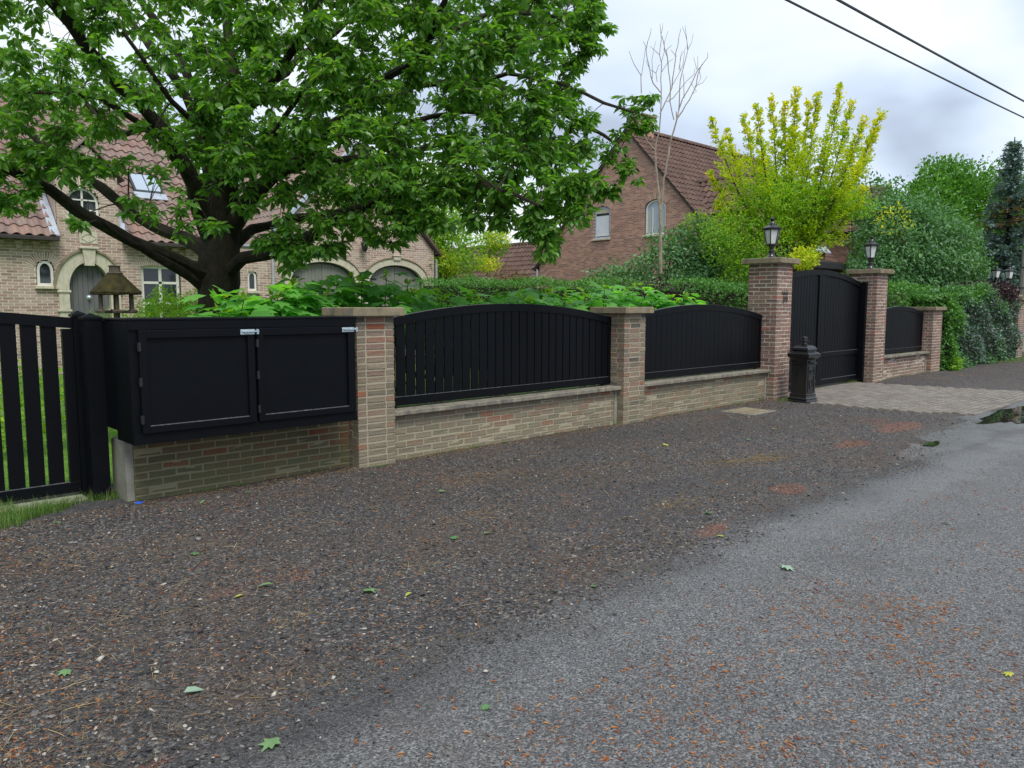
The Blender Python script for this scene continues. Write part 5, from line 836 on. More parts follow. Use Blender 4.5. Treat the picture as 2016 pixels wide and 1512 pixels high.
# clipped hedge between the two gardens
hedge('clipped_hedge', 'long clipped green hedge between the two gardens with purple leaves near the gate', 12.6, 13.5, 7.3, 17.2, 0, 1.98, 34000, .055, 'leaf_hedge', 2.30,
      [(12.6, 9.3, 1.5, (.6, 1.1, .6), 'leaf_purple'), (12.6, 12.3, 1.6, (.5, .5, .35), 'leaf_purple'), (12.8, 8.2, 1.2, (.5, .5, .5), 'leaf_darkgrey')])
hedge('clipped_hedge', 'bright green hedge growing over the small arched panel beyond the gate', 17.0, 21.2, 7.0, 8.2, 0, 2.15, 16000, .06, 'leaf_hedge', 2.05)
hedge('mixed_hedge', 'broad mixed hedge of dark green, blue-grey and purple leaves along the street', 20.3, 26.45, 6.15, 7.9, 0, 1.85, 42000, .075, 'leaf_darkgrey', 2.15,
      [(20.3, 6.3, .9, (1.1, 2, 1.2), 'leaf_hedge'), (23.0, 6.2, 1.0, (1.7, 1.2, 1.0), 'leaf_bluegrey'), (26, 6.2, .9, (1.8, 1.2, .9), 'leaf_bluegrey'), (25.5, 6.6, 2.1, (1.6, 1.3, .45), 'leaf_purple'), (22.5, 6.8, 1.9, (1, 1, .3), 'leaf_hedge')], wob=.14)
hedge('clipped_hedge', 'green hedge behind the distant narrow brick pier', 28.3, 33.5, 7.6, 8.6, 0, 1.9, 9000, .08, 'leaf_hedge')
# bush at the house
bush('garden_bush', 'round pale green bush under the white house window', 'bush', [(4.65, 13.5, 1.15, .45, .45, .75), (5.05, 13.1, 1.2, .4, .4, .65), (4.3, 13.8, .9,   .3, .3, .5)], 14000, .045, 'leaf_lime', up=.8)
b = MB(); b.box(3.2, 4.6, 12.6, 13.0, 0, 1.33); 
hedge('box_hedge', 'low clipped box hedge behind the cupboard near the tree trunk', 3.3, 4.7, 12.3, 12.7, 0, 1.47, 4000, .035, 'leaf_lime', wob=.01)
# rhododendron like bush behind the hedge
bush('evergreen_bush', 'dark evergreen bush spreading behind the clipped hedge before the brown brick house', 'bush', [(16.6, 11.6, 2.3, 1.1, 1.2, 1.1), (15.6, 12.6, 1.8, .9, .9, .9), (17.6, 10.6, 2.1, 1.1, 1.0, 1.3), (16.4, 10.6, 1.7, .9, .9, .9), (17.2, 11.2, 3.1, .8, .8, .7)], 15000, .10, 'leaf_darkgrey', LEAF, up=.6,
     extra=[([(17.2, 11.2, 3.5, .45, .5, .5), (17.8, 10.6, 2.9, .6, .6, .5)], 1500, .08, 'leaf_lime', 'young_growth')])
bush('evergreen_bush', 'grey-green bush behind the tall pier beyond the gate', 'bush', [(21.9, 8.5, 2.3, .75, .7, .95), (22.6, 8.4, 2.8, .75, .7, 1.15)], 13000, .09, 'leaf_darkgrey', LEAF, up=.6,
     extra=[([(22.4, 8.3, 3.9, .7, .5, .5)], 320, .07, 'leaf_gold', 'golden_tips'), ([(22.5, 8.2, 3.4, .3, .3, .35)], 350, .07, 'leaf_rust', 'rusty_leaves')])
bush('large_shrub', 'broad tall grey-green shrub between the brown house and the utility pole', 'shrub', [(24.8, 8.6, 3.1, 1.7, 1.4, 1.7), (23.3, 8.6, 2.8, 1.0, 1.1, 1.3), (26.8, 8.6, 3.0, 1.6, 1.3, 1.6), (28.6, 8.8, 2.7, 1.4, 1.2, 1.4), (23.6, 8.7, 4.1, .8, .9, .6)], 34000, .12, 'leaf_darkgrey', LEAF, up=.6)
bush('airy_shrub', 'thin airy shrub with sparse leaves against the sky beside the thuja', 'shrub', [(27.0, 10.8, 5.2, .9, .9, .8), (27.4, 10.6, 4.4, .9, .9, .9), (26.4, 11.2, 4.9, .5, .5, .5)], 1500, .14, 'leaf_darkgrey', LEAF)
bush('thuja', 'tall bright green thuja mass behind the grey shrub', 'conifer', [(34.2, 11.4, 3.4, 2.6, 2.2, 3.4), (36.2, 10.6, 4.6, 2.2, 2.0, 3.2), (32.6, 12.2, 3.0, 1.6, 1.6, 2.6), (38.4, 9.6, 4.4, 2.2, 2.0, 3.0), (35.2, 11.2, 6.3, 1.2, 1.1, 1.5), (40.5, 8.8, 3.8, 2.0, 2.0, 3.0)], 52000, .16, 'leaf_thuja', SM, up=.2, out=1.0)
for (x, y, h_) in ((44, 4.5, 6.5), (47, 1.0, 7.5), (50, -4, 8), (44, 8.5, 7)):
    bush('street_tree', 'dark green tree further along the street %s' % {44: 'corner' if y < 6 else 'beyond the pole', 47: 'past the bend', 50: 'on its other side'}[x], 'tree', [(x, y, h_ * .55, 2.6, 2.6, h_ * .42), (x + 1, y - .5, h_ * .3, 2.2, 2.2, h_ * .3)], 7000, .26, 'leaf_darkgrey', SM, group='trees further along the street')
# blue spruce
def spruce(cx, cy, h):
    root = empty('blue_spruce', (cx, cy, 0), 'blue-grey spruce with a pointed top and brown dead branches', 'conifer')
    MB().tube([(cx, cy, 0), (cx, cy, h * .6), (cx + .05, cy, h)], [.16, .09, .015], 8).build('trunk', M['bark'], root)
    T = []; P = []; A = []; m = MB(); Pd = []; Ad = []
    z = 2.2
    while z < h - .15:
        r_ = (h - z) * .25 * random.uniform(.75, 1.15) + .08
        for i in range(9):
            a = random.uniform(0, 6.28); e_ = np.array([math.cos(a), math.sin(a), .18]); L = r_ * random.uniform(.7, 1.2)
            s0 = np.array([cx, cy, z]); tip = s0 + e_ * L + np.array([0, 0, -.12 * L]); m.tube([s0, (s0 + tip) / 2 - np.array([0, 0, .03 * L]), tip], [.018, .012, .005], 4)
            n = int(38 * L) + 14; t = rng.random((n, 1)) ** .7
            p = s0 * (1 - t) + tip * t + rng.normal(size=(n, 3)) * .07 * np.array([1, 1, .6]); d = np.tile(e_, (n, 1)) * .8 + rand_dirs(n) * .7
            if 4.2 < z < 5.4 and random.random() < .5: Pd.append(p); Ad.append(d)
            else: P.append(p); A.append(d)
        z += .17
    tag(m.build('branches', M['bark'], root), kind='stuff')
    P = np.vstack(P); A = np.vstack(A); leaf_obj('needles', leaf_mats(P, A, np.array([0, 0, 1.]) + rand_dirs(len(P)) * .5, rng.uniform(.09, .16, len(P))), SM, M['leaf_spruce'], root)
    P = np.vstack(Pd); A = np.vstack(Ad); leaf_obj('dead_needles', leaf_mats(P, A, np.array([0, 0, 1.]) + rand_dirs(len(P)) * .5, rng.uniform(.08, .13, len(P))), SM, M['leaf_rust'], root)
spruce(32.2, 7.95, 7.6)
# golden tree
def golden_tree():
    root = empty('golden_elm', (17.1, 8.6, 0), 'yellow-green upright tree with golden branch tips behind the lantern', 'tree')
    g0 = GOLD[0][0]; MB().tube([(g0[0], g0[1], 0), (g0[0], g0[1], 1.2), (g0[0], g0[1], g0[2] + .05)], [.11, .09, .07], 9).build('trunk', M['bark'], root, True)
    P = []; A = []; rr = []; tw = MB()
    for B_ in GOLD:
        S = cr_spline(B_, .12); V, F = tube(S[:, :3].tolist(), np.maximum(S[:, 3] * .5, .006).tolist(), 5)
        MB().add(V, F).build('branch', M['bark_thin'], root)
        n = len(S)
        for i in range(int(n * .12), n):
            f = i / n; c = S[i, :3]; ax = S[min(i + 1, n - 1), :3] - S[i - 1, :3]; ax /= np.linalg.norm(ax)
            k = int(52 + 30 * (1 - abs(f - .6))); rad = .17 * (1 - f ** 3 * .65) + (.32 * (1 - f) if f < .75 else 0)
            # short side shoots, each set with leaves
            for q in range(3):
                d = rand_dirs(1)[0]; d = d - ax * d.dot(ax); d = d / (np.linalg.norm(d) + 1e-6) * .8 + ax * .7; L = rad * random.uniform(.6, 1.5)
                kk = max(4, k // 3); t = rng.random((kk, 1)); P.append(c + d * L * t + rng.normal(size=(kk, 3)) * .028); A.append(rand_dirs(kk) * .8 + d); rr.append(np.clip(rng.random(kk) * .5 + f * f * .5 * (random.random() < .8), 0, .999))
    P = np.vstack(P); A = np.vstack(A); rr = np.concatenate(rr); n = len(P)
    # lower, spreading skirt
    T = leaf_mats(P, A, np.array([0, 0, 1.]) + rand_dirs(n) * .7, rng.uniform(.05, .085, n)); leaf_obj('crown', T, SM, M['leaf_gold'], root, 'stuff', rr)
    T = foliage([(16.6, 9.0, 2.9, .8, .8, .8), (16.0, 9.6, 3.2, .7, .7, .7), (18.3, 7.8, 3.95, 1.0, .6, .35), (16.3, 9.3, 2.4, .6, .6, .5), (17.4, 8.4, 3.9, .8, .8, .7), (16.7, 9.0, 4.0, .7, .7, .7)], 12500, .062, up=.7, shell=.1)
    leaf_obj('lower_crown', T, SM, M['leaf_lime'], root)
    T = foliage([(16.35, 7.9, 2.62, .40, .3, .26)], 800, .07, up=.7, shell=.1); leaf_obj('low_branch_leaves', T, SM, M['leaf_gold'], root)
golden_tree()
# bare shrub
def bare_shrub():
    root = empty('bare_tree', (14.0, 10.2, 0), 'tall leafless pale tree standing before the brown brick gable', 'tree')
    for i, B_ in enumerate(DEAD):
        S = cr_spline(B_, .15)
        V, F = tube((S[:, :3] + rng.normal(size=(len(S), 3)) * .008).tolist(), np.maximum(S[:, 3] * (.46 if i < 2 else .62), .0035).tolist(), 6)
        MB().add(V, F).build('trunk' if i == 0 else 'branch', M['bark_grey'], root)
bare_shrub()
# trees behind
bush('golden_tree', 'golden-green tree between the garage and the brown brick house', 'tree', [(16.4, 20.2, 3.4, 1.1, 1.1, 1.2), (15.6, 21.0, 3.2, 1.0, 1.0, 1.6), (17.9, 19.9, 3.75, .6, .6, .5), (16.2, 20.8, 5.0, 1.6, 1.4, 1.3), (15.9, 20.8, 2.4, .8, .8, .7)], 15000, .10, 'leaf_lime', up=.7, shell=.15,
     extra=[([(17.9, 19.7, 3.9, .5, .5, .4), (16.0, 20.0, 3.0, .4, .4, .5), (17.4, 19.6, 3.0, .6, .4, .3)], 1800, .09, 'leaf_gold', 'golden_leaves')])
bush('rusty_shrub', 'small reddish brown shrub above the hedge before the low tiled roof', 'shrub', [(17.0, 18.4, 2.35, .55, .5, .5), (17.5, 18.1, 2.2, .5, .5, .5)], 1800, .08, 'leaf_rust', shell=.1)
for i, (x, y, z, r_, lab) in enumerate(((3, 36, 7.5, 4.2, 'light green tree rising behind the house roof, nearest the edge of view'), (9.5, 38, 8.2, 4.4, 'light green tree rising behind the house roof by the trunk'), (17, 40, 7.6, 4.4, 'light green tree behind the garage gable'), (25.5, 38, 6.6, 4.2, 'grey-green tree far behind the low tiled roof'), (-4, 32, 8, 4.5, 'light green tree rising behind the far end of the house'))):
    bush('background_tree', lab, 'tree', [(x, y, z, r_, r_, r_), (x - 2, y + 1, z - 2, r_ * .8, r_ * .8, r_ * .8), (x + 2.2, y, z - 2.2, r_ * .8, r_ * .8, r_ * .8)], 7000, .30, 'leaf_far', up=.6, group='trees behind the houses')
# ------------------------------------------------------------------ house kit
def tile_t():
    xs = [0, .16, .32, .5, .66, .84, 1.02]; zs = [.012, .034, .044, .034, .012, .002, .010]; V = []; F = []
    for y, dz in ((-.02, .022), (1.04, 0.)):
        for x, z in zip(xs, zs): V.append((x, y, z + dz))
    n = len(xs)
    for x, z in zip(xs, zs): V.append((x, -.02, z + .006))
    for i in range(n - 1): F += [(i, i + 1, n + i + 1, n + i), (2 * n + i, 2 * n + i + 1, i + 1, i)]
    return V, F
TILE = [tile_t()]
def tiled(parent, O, u, s, width, length, tw, tl, mat, mask=None, maxparts=300, deckmat='gutter', zs=1.2, deck=True):
    """pantiles laid on a roof plane: O lower corner, u along the eave, s up the slope; a deck sheet under them"""
    O, u, s = (np.array(v, float) for v in (O, u, s)); s /= np.linalg.norm(s); n = np.cross(u, s); nr = max(1, round(length / tl)); ncol = max(1, round(width / tw)); tl = length / nr; tw = width / ncol
    T = []
    for j in range(nr):
        for i in range(ncol):
            a, b = (i + .5) * tw, (j + .5) * tl
            if mask and not mask(a, b): continue
            o = O + u * i * tw + s * j * tl + n * random.uniform(-.003, .003)
            T.append(mat4(u * tw, s * tl, n * zs, o))
    T = np.array(T); pieces(parent, 'roof_tile', TILE, T, np.zeros(len(T), int), M[mat], maxparts=maxparts, stuff='roof_tiles')
    if deck:
        c = [O, O + u * width, O + u * width + s * length, O + s * length]
        V = [tuple(p - n * .012) for p in c] + [tuple(p - n * .07) for p in c]
        MB().add(V, [(0, 1, 2, 3), (7, 6, 5, 4), (0, 4, 5, 1), (1, 5, 6, 2), (2, 6, 7, 3), (3, 7, 4, 0)]).build('roof_deck', M[deckmat], parent)
def ridge_tiles(parent, a, b, mat, r=.12, L=.33, name='ridge_tile'):
    a, b = np.array(a, float), np.array(b, float); d = (b - a); n = max(1, int(np.linalg.norm(d) / L)); d /= n; q = np.cross(d, (0, 0, 1.)); q /= np.linalg.norm(q)
    prof = [(-1, -.55), (-.8, .1), (-.35, .5), (.35, .5), (.8, .1), (1, -.55)]
    V = []; 
    for t, k in ((0, 1.06), (1.03, 1.0)):
        for x, z in prof: V.append((x * k, t, z * k))
    V += [(x * .86, 0, z * .86 - .05) for x, z in prof]
    F = [(i, i + 1, 7 + i, 6 + i) for i in range(5)] + [(12 + i, 13 + i, i + 1, i) for i in range(5)]
    T = np.array([mat4(q * r, d, np.array([0, 0, r]), a + d * i) for i in range(n)])
    global RT_; RT_ = RT_ if 'RT_' in globals() else [(V, F)]
    pieces(parent, name, RT_, T, np.zeros(n, int), M[mat], maxparts=60, stuff='ridge')
def pt(P, u, n, y): return P
def arch_pts(x0, x1, zs, zc, n=16, power=2.):
    """half-ellipse from (x0,zs) over the crown to (x1,zs)"""
    c = (x0 + x1) / 2; r = (x1 - x0) / 2
    return [(c - r * math.cos(math.pi * i / n), zs + (zc - zs) * math.sin(math.pi * i / n) ** (2 / power)) for i in range(n + 1)]
# everything on a facade is first written facing -Y with the wall face at y=0 and then moved to its wall
class Facade:
    def __init__(s, O, u, n): s.O, s.u, s.n = np.array(O, float), np.array(u, float), np.array(n, float)
    def put(s, mb, name, mat, parent, smooth=False):
        mb.V = [tuple(s.O + s.u * v[0] - s.n * v[1] + np.array([0, 0, v[2]])) for v in mb.V]
        return mb.build(name, M[mat], parent, smooth)
def window(fc, root, x0, x1, z0, zs, zc=None, fr=.055, mull=(), bars=(), frame='white', glass='glass', behind='room', rec=.10, sill='cream', sillw=.06, silld=.09, label=None):
    """window with frame, panes behind it, optional glazing bars and a sill; arched when zc is given"""
    if zc: top = arch_pts(x0, x1, zs, zc, 12)
    else: top = [(x0, zs), (x1, zs)]
    o = [(x0, z0)] + top + [(x1, z0)]; c = ((x0 + x1) / 2)
    k = (x1 - x0 - 2 * fr) / (x1 - x0); kz = ((zc or zs) - z0 - 2 * fr) / ((zc or zs) - z0)
    i_ = [(c + (a - c) * k, z0 + fr + (b - z0) * kz) for a, b in o]
    w = MB(); w.strip(i_, o, 'y', rec - .02, rec + .05, True); W_ = fc.put(w, 'window', frame, root)
    m = MB(); m.prism([(a, b) for a, b in reversed(i_)], 'y', rec + .022, rec + .018); fc.put(m, 'pane', glass, W_)
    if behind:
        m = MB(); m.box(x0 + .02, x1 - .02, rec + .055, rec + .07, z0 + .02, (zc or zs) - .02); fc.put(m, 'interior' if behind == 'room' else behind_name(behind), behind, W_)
    for (a, b, p, q) in bars:
        m = MB(); m.box(a, b, rec - .012, rec + .017, p, q); fc.put(m, 'glazing_bar', frame, W_)
    if sill:
        m = MB(); m.box(x0 - sillw, x1 + sillw, -silld, rec + .02, z0 - .075, z0 - .004, bev=.008); fc.put(m, 'sill', sill, W_)
    return W_
def behind_name(b): return {'curtain': 'curtain', 'blind': 'blind'}[b]
def hole(lst):
    """lst: (x0,x1,z0,zs,zc) openings; returns the blocked intervals at a height"""
    def f(z):
        out = []
        for (x0, x1, z0, zs, zc) in lst:
            if z < z0 or z > zc: continue
            if z <= zs: out.append((x0, x1)); continue
            c = (x0 + x1) / 2; r = (x1 - x0) / 2; t = (z - zs) / (zc - zs); out.append((c - r * math.sqrt(max(0, 1 - t * t)), c + r * math.sqrt(max(0, 1 - t * t))))
        return out
    return f
def voussoirs(fc, root, c, zs, r0, r1, n, mat='brick_house', a0=0, a1=math.pi, y=(-.006, .08)):
    m = MB(); q_ = [a0 + (a1 - a0) * i / 16 for i in range(17)]; m.strip([(c + (r0 + .005) * math.cos(t), zs + (r0 + .005) * math.sin(t)) for t in q_], [(c + (r1 - .005) * math.cos(t), zs + (r1 - .005) * math.sin(t)) for t in q_], 'y', -.003, .08); fc.put(m, 'arch_mortar', 'mortar_house' if mat == 'brick_house' else 'mortar_brown', root)
    for i in range(n):
        a = a0 + (a1 - a0) * (i + .08) / n; b = a0 + (a1 - a0) * (i + .70) / n; m = MB()
        p = [(c + r0 * math.cos(a), zs + r0 * math.sin(a)), (c + r1 * math.cos(a), zs + r1 * math.sin(a)), (c + r1 * math.cos(b), zs + r1 * math.sin(b)), (c + r0 * math.cos(b), zs + r0 * math.sin(b))]
        m.prism(p, 'y', y[1], y[0]); fc.put(m, 'arch_brick', mat, root)
# ------------------------------------------------------------------ house on the left
def house_left():
    root = empty('brick_house', (6, 22, 0), 'pale brick house with pink tiled roof, arched grey door and double arched garage', 'house')
    Y0 = 20.0; fc = Facade((0, Y0, 0), X_, (0, -1, 0))
    op = [(4.14, 4.51, 2.02, 2.40, 2.62), (4.56, 5.88, -1, 2.2, 2.80), (6.38, 7.33, 1.05, 2.58, 2.585), (9.10, 9.37, 1.98, 2.40, 2.53),
          (10.12, 12.66, -1, 2.15, 3.03), (12.70, 15.17, -1, 2.15, 3.0)]
    ext = [(4.83, 5.53, 3.62, 4.0, 4.33), (5.05, 5.45, 3.03, 3.31, 3.315)]
    mo = MB(); T = []
    kw = dict(mortar=mo, jit=.0005, ch=.066, L=.20, j=.017)
    blocked = hole(op + ext)
    T += lay((0, Y0, 0), X_, (0, -1, 0), 0, 3.17, (-4.5, 9.7), blocked, **kw)
    gc = 5.28
    def zlay(z0, z1, bounds):
        n0 = int(round(z0 / .066)); z = n0 * .066
        return lay_from(z, z1, bounds)
    def lay_from(z0, z1, bounds):
        return lay((0, Y0, 0), X_, (0, -1, 0), z0, z1, bounds, blocked, **kw)
    T += lay_from(3.168, 5.6, lambda z: (4.62, 5.94) if z < 4.6 else ((gc - (5.35 - z) * .88, gc + (5.35 - z) * .88) if z < 5.25 else None))
    pk = (12.57, 6.34); 
    T += lay_from(0, 6.4, lambda z: (9.705, 15.44) if z < 3.4 else ((pk[0] - (pk[1] - z) * .975, pk[0] + (pk[1] - z) * .975) if z < 6.2 else None))
    # side of the wing towards the tree and the far side
    T = np.array(T); pieces(root, 'brick', BRK_FAR, T, np.zeros(len(T), int), M['brick_house'], stuff='brickwork')
    mo.build('mortar', M['mortar_house'], root)
    MB().box(-4.5, 9.7, Y0 + .3, 24, 0, 3.05).build('side_walls', M['brick_house'], root); MB().box(9.72, 15.42, Y0 + .3, 27, 0, 3.3).build('side_walls', M['brick_house'], root)
    # stone surround and door
    out = [(4.50, 1.95)] + arch_pts(4.50, 5.94, 1.98, 2.86, 20) + [(5.94, 1.95)]; inn = [(4.78, 1.95)] + arch_pts(4.78, 5.66, 1.98, 2.60, 20) + [(5.66, 1.95)]
    m = MB(); m.strip(inn, out, 'y', -.06, .12); fc.put(m, 'stone_arch', 'cream', root)
    o2 = [(4.46, 1.98)] + arch_pts(4.46, 5.98, 1.98, 2.91, 20) + [(5.98, 1.98)]; m = MB(); m.strip([(a, b + .004) for a, b in out], o2, 'y', -.10, .0); fc.put(m, 'arch_moulding', 'cap', root)
    for (a, b) in ((4.56, 4.78), (5.66, 5.88)):
        m = MB(); m.box(a, b, -.05, .12, 0, 1.44); m.box(a - .03, b + .03, -.08, .121, 1.445, 1.50, bev=.01); m.box(a, b, -.055, .12, 1.505, 1.88); m.box(a - .03, b + .03, -.08, .121, 1.885, 1.945, bev=.01); fc.put(m, 'door_jamb', 'cream', root)
    m = MB(); m.prism([(5.12, 2.52), (5.32, 2.52), (5.36, 2.90), (5.08, 2.90)], 'y', -.02, -.13); m.box(5.02, 5.42, -.16, -.02, 2.905, 2.96, bev=.01); fc.put(m, 'keystone', 'cream', root)
    n = 8; A = arch_pts(4.80, 5.64, 1.98, 2.58, 24)
    for i in range(n):
        a, b = 4.78 + .88 * i / n + .003, 4.78 + .88 * (i + 1) / n - .003
        def at(x):
            t = min(1, abs(x - 5.22) / .44); return 1.98 + .62 * math.sqrt(max(0, 1 - t * t))
        xs = np.linspace(a, b, 4); m = MB(); m.prism([(a, 0)] + [(b, 0)] + [(x, at(x)) for x in xs[::-1]], 'y', .16, .12); fc.put(m, 'door_board', 'slate', root)
    m = MB(); m.lathe(0, 0, [(.05, 0), (.055, .02), (.02, .03), (.03, .06), (.035, .08), (.01, .1)], 12); m.V = [(5.22 + v[0], .12 - v[2], 1.78 + v[1]) for v in m.V]; fc.put(m, 'door_knocker', 'galv', root, True)
    m = MB(); m.box(4.75, 5.70, .165, .2, 0, 2.6); fc.put(m, 'door_back', 'slate', root)
    # windows
    window(fc, root, 4.16, 4.49, 2.04, 2.38, 2.60, fr=.055, rec=.04)
    voussoirs(fc, root, 4.325, 2.38, .24, .42, 22)
    window(fc, root, 4.84, 5.52, 3.64, 3.98, 4.32, fr=.05, bars=[(5.16, 5.20, 3.67, 4.28), (4.88, 5.48, 3.80, 3.83), (4.88, 5.48, 4.03, 4.06)], sillw=.06)
    voussoirs(fc, root, 5.18, 3.98, .37, .58, 26)
    window(fc, root, 6.40, 7.31, 1.07, 2.57, None, fr=.06, bars=[(6.82, 6.89, 1.12, 2.52), (6.45, 7.26, 2.13, 2.19), (6.45, 7.26, 1.62, 1.67)])
    voussoirs(fc, root, 6.855, .6, 2.0, 2.22, 22, a0=R(76), a1=R(104))
    window(fc, root, 9.11, 9.36, 2.0, 2.38, 2.52, fr=.05, rec=.06)
    m = MB(); m.box(5.055, 5.445, -.012, .05, 3.035, 3.305, bev=.006); P_ = fc.put(m, 'stone_plaque', 'cream', root)
    m = MB(); a_ = [(5.25 + .15 * math.cos(t) * (1 + .12 * math.cos(4 * t)), 3.17 + .09 * math.sin(t) * (1 + .12 * math.cos(4 * t))) for t in np.linspace(0, 2 * math.pi, 24, endpoint=False)]
    m.strip([(5.25 + (a - 5.25) * .88, 3.17 + (b - 3.17) * .85) for a, b in a_], a_, 'y', -.024, -.0125, True); fc.put(m, 'carved_wreath', 'cream', P_)
    # garage arches and doors
    for (x0, x1) in ((10.12, 12.66), (12.70, 15.17)):
        i0, i1 = x0 + .20, x1 - .20; out = [(x0, 1.96)] + arch_pts(x0, x1, 2.15, 3.06, 24, 2.6) + [(x1, 1.96)]; inn = [(i0, 1.96)] + arch_pts(i0, i1, 2.12, 2.86, 24, 2.6) + [(i1, 1.96)]
        m = MB(); m.strip(inn, out, 'y', -.05, .12); fc.put(m, 'stone_arch', 'cream', root)
        o2 = [(x0 + .0, 2.15)] + arch_pts(x0 + .0, x1 - .0, 2.15, 3.10, 24, 2.6) + [(x1, 2.15)]; m = MB(); m.strip([(a, b + .004) for a, b in [(x0, 2.15)] + arch_pts(x0, x1, 2.15, 3.06, 24, 2.6) + [(x1, 2.15)]], o2, 'y', -.08, .0); fc.put(m, 'arch_moulding', 'cap', root)
        for (a, b) in ((x0 + .03, i0), (i1, x1 - .03)):
            m = MB(); m.box(a, b, -.04, .12, 0, 1.955); fc.put(m, 'garage_jamb', 'cream', root)
        c_ = (x0 + x1) / 2; m = MB(); m.box(c_ - .13, c_ + .13, -.09, -.02, 3.0, 3.12, bev=.01); m.box(c_ - .17, c_ + .17, -.11, -.02, 3.125, 3.17, bev=.01); fc.put(m, 'keystone', 'cream', root)
        n = 20; ww = (i1 - i0) / n
        def gz(x):
            t = min(1., abs(x - c_) / ((i1 - i0) / 2 + .001)); th = math.acos(t); return 2.12 + .74 * math.sin(th) ** (2 / 2.6) if t < 1 else 2.12
        for i in range(n):
            a = i0 + i * ww + (.003 if i != n // 2 else .014); b = i0 + (i + 1) * ww - .003; xs = np.linspace(b, a, 4); m = MB(); m.prism([(a, 0), (b, 0)] + [(x, gz(x) - .005) for x in xs], 'y', .14, .10); fc.put(m, 'garage_board', 'olive', root)
        m = MB(); m.box(i0, i1, .145, .18, 0, 2.9); fc.put(m, 'garage_backing', 'strap', root)
        inn2 = [(a * .965 + c_ * .035, b - .045) for a, b in inn]; m = MB(); m.strip(inn2, [(a, b - .004) for a, b in inn], 'y', .06, .098); fc.put(m, 'door_edging', 'strap', root)
        for z in (2.02, 2.42, .6):
            for sgn, e_ in ((1, i0), (-1, i1)):
                L = .42 if z < 2.3 else .26; x_ = e_ + sgn * (.02 if z < 2.3 else .10); m = MB(); m.box(min(x_, x_ + sgn * L), max(x_, x_ + sgn * L), .078, .097, z - .022, z + .022, bev=.004)
                if z < 2.3: m.box(e_ - .04 * sgn - .03, e_ - .04 * sgn + .03, -.08, -.051, z - .03, z + .03)
                fc.put(m, 'strap_hinge', 'strap', root)
    m = MB(); m.lathe(0, 0, [(.04, -.12), (.09, -.06), (.12, .10), (.13, .12), (.05, .18), (.01, .24)], 6); m.V = [(12.68 + v[0], -.20 + v[1], 3.32 + v[2]) for v in m.V]; m.tube([(12.68, -.01, 3.5), (12.68, -.2, 3.58), (12.68, -.2, 3.54)], [.014] * 3, 6); fc.put(m, 'wall_lantern', 'iron', root)
    # main roof
    e_ = .35; sl = np.array([0, 1, .95]); sl = sl / np.linalg.norm(sl); Lr = 5.6
    tiled(root, (-4.5, Y0 - .22, 3.12), X_, sl, 13.1, Lr, .235, .315, 'tile_pink', mask=lambda a, b: not (4.62 < a - 4.5 < 5.94 and b < 2.55) and not (6.70 < a - 4.5 < 7.40 and 1.95 < b < 2.70), maxparts=300, zs=1.5, deck=False)
    ridge_tiles(root, (-4.5, Y0 - .22 + Lr * sl[1], 3.17 + Lr * sl[2]), (8.6, Y0 - .22 + Lr * sl[1], 3.17 + Lr * sl[2]), 'tile_pink')
    for (xa, xb, d0) in ((-4.5, 4.6, 0.), (4.6, 5.96, 2.55), (5.96, 8.6, 0.)):
        V = [(x, Y0 - .22 + d * sl[1] - h * sl[2], 3.12 + d * sl[2] + h * sl[1]) for h in (-.07, -.012) for (x, d) in ((xa, d0), (xb, d0), (xb, Lr), (xa, Lr))]
        MB().add(V, BOXF).build('roof_deck', M['gutter'], root)
    # roof window
    def onr(x, d, h): return (x, Y0 - .22 + d * sl[1] - h * sl[2], 3.12 + d * sl[2] + h * sl[1])
    def rbox(m, x0, x1, d0, d1, h0, h1):
        m.add([onr(x, d, h) for h in (h0, h1) for (x, d) in ((x0, d0), (x1, d0), (x1, d1), (x0, d1))], BOXF); return m
    f_ = rbox(MB(), 6.69, 7.41, 1.93, 2.72, .0, .09).build('roof_window', M['strap'], root)
    rbox(rbox(MB(), 6.74, 7.035, 2.0, 2.67, .09, .10), 7.065, 7.36, 2.0, 2.67, .09, .10).build('pane', M['glass_sky'], f_)
    rbox(MB(), 6.65, 7.45, 1.68, 1.925, .05, .085).build('flashing', M['lead'], f_)
    # cheeks of the raised front gable
    gr = np.array([.88, 0, .75]); 
    for sgn in (1, -1):
        x_ = gc - sgn * .80; O = (gc - sgn * .80, Y0 - .06, 4.58)
        V = [(gc - sgn * .82, Y0 - .08, 4.56), (gc, Y0 - .08, 5.40), (gc, Y0 + 2.3, 5.40), (gc - sgn * .82, Y0 + 1.4, 4.56)]
        V += [(a, b, c + .05) for a, b, c in V]; MB().add(V, BOXF if sgn > 0 else [tuple(reversed(f)) for f in BOXF]).build('gable_roof_slab', M['tile_pink'], root)
    for x_ in (4.625, 5.90):
        MB().box(x_, x_ + .035, Y0 + .0, Y0 + 1.4, 3.1, 4.6).build('gable_cheek', M['brick_house'], root)
    V = [onr(4.42, .0, .055), onr(4.60, .0, .055), onr(4.60, 2.0, .055), onr(4.42, 2.0, .055)]; V += [(a, b, c + .03) for a, b, c in V]
    MB().add(V, BOXF).build('flashing', M['lead'], root)
    V = [onr(5.96, .0, .055), onr(6.10, .0, .055), onr(6.10, 2.0, .055), onr(5.96, 2.0, .055)]; V += [(a, b, c + .03) for a, b, c in V]
    MB().add(V, BOXF).build('flashing', M['lead'], root)
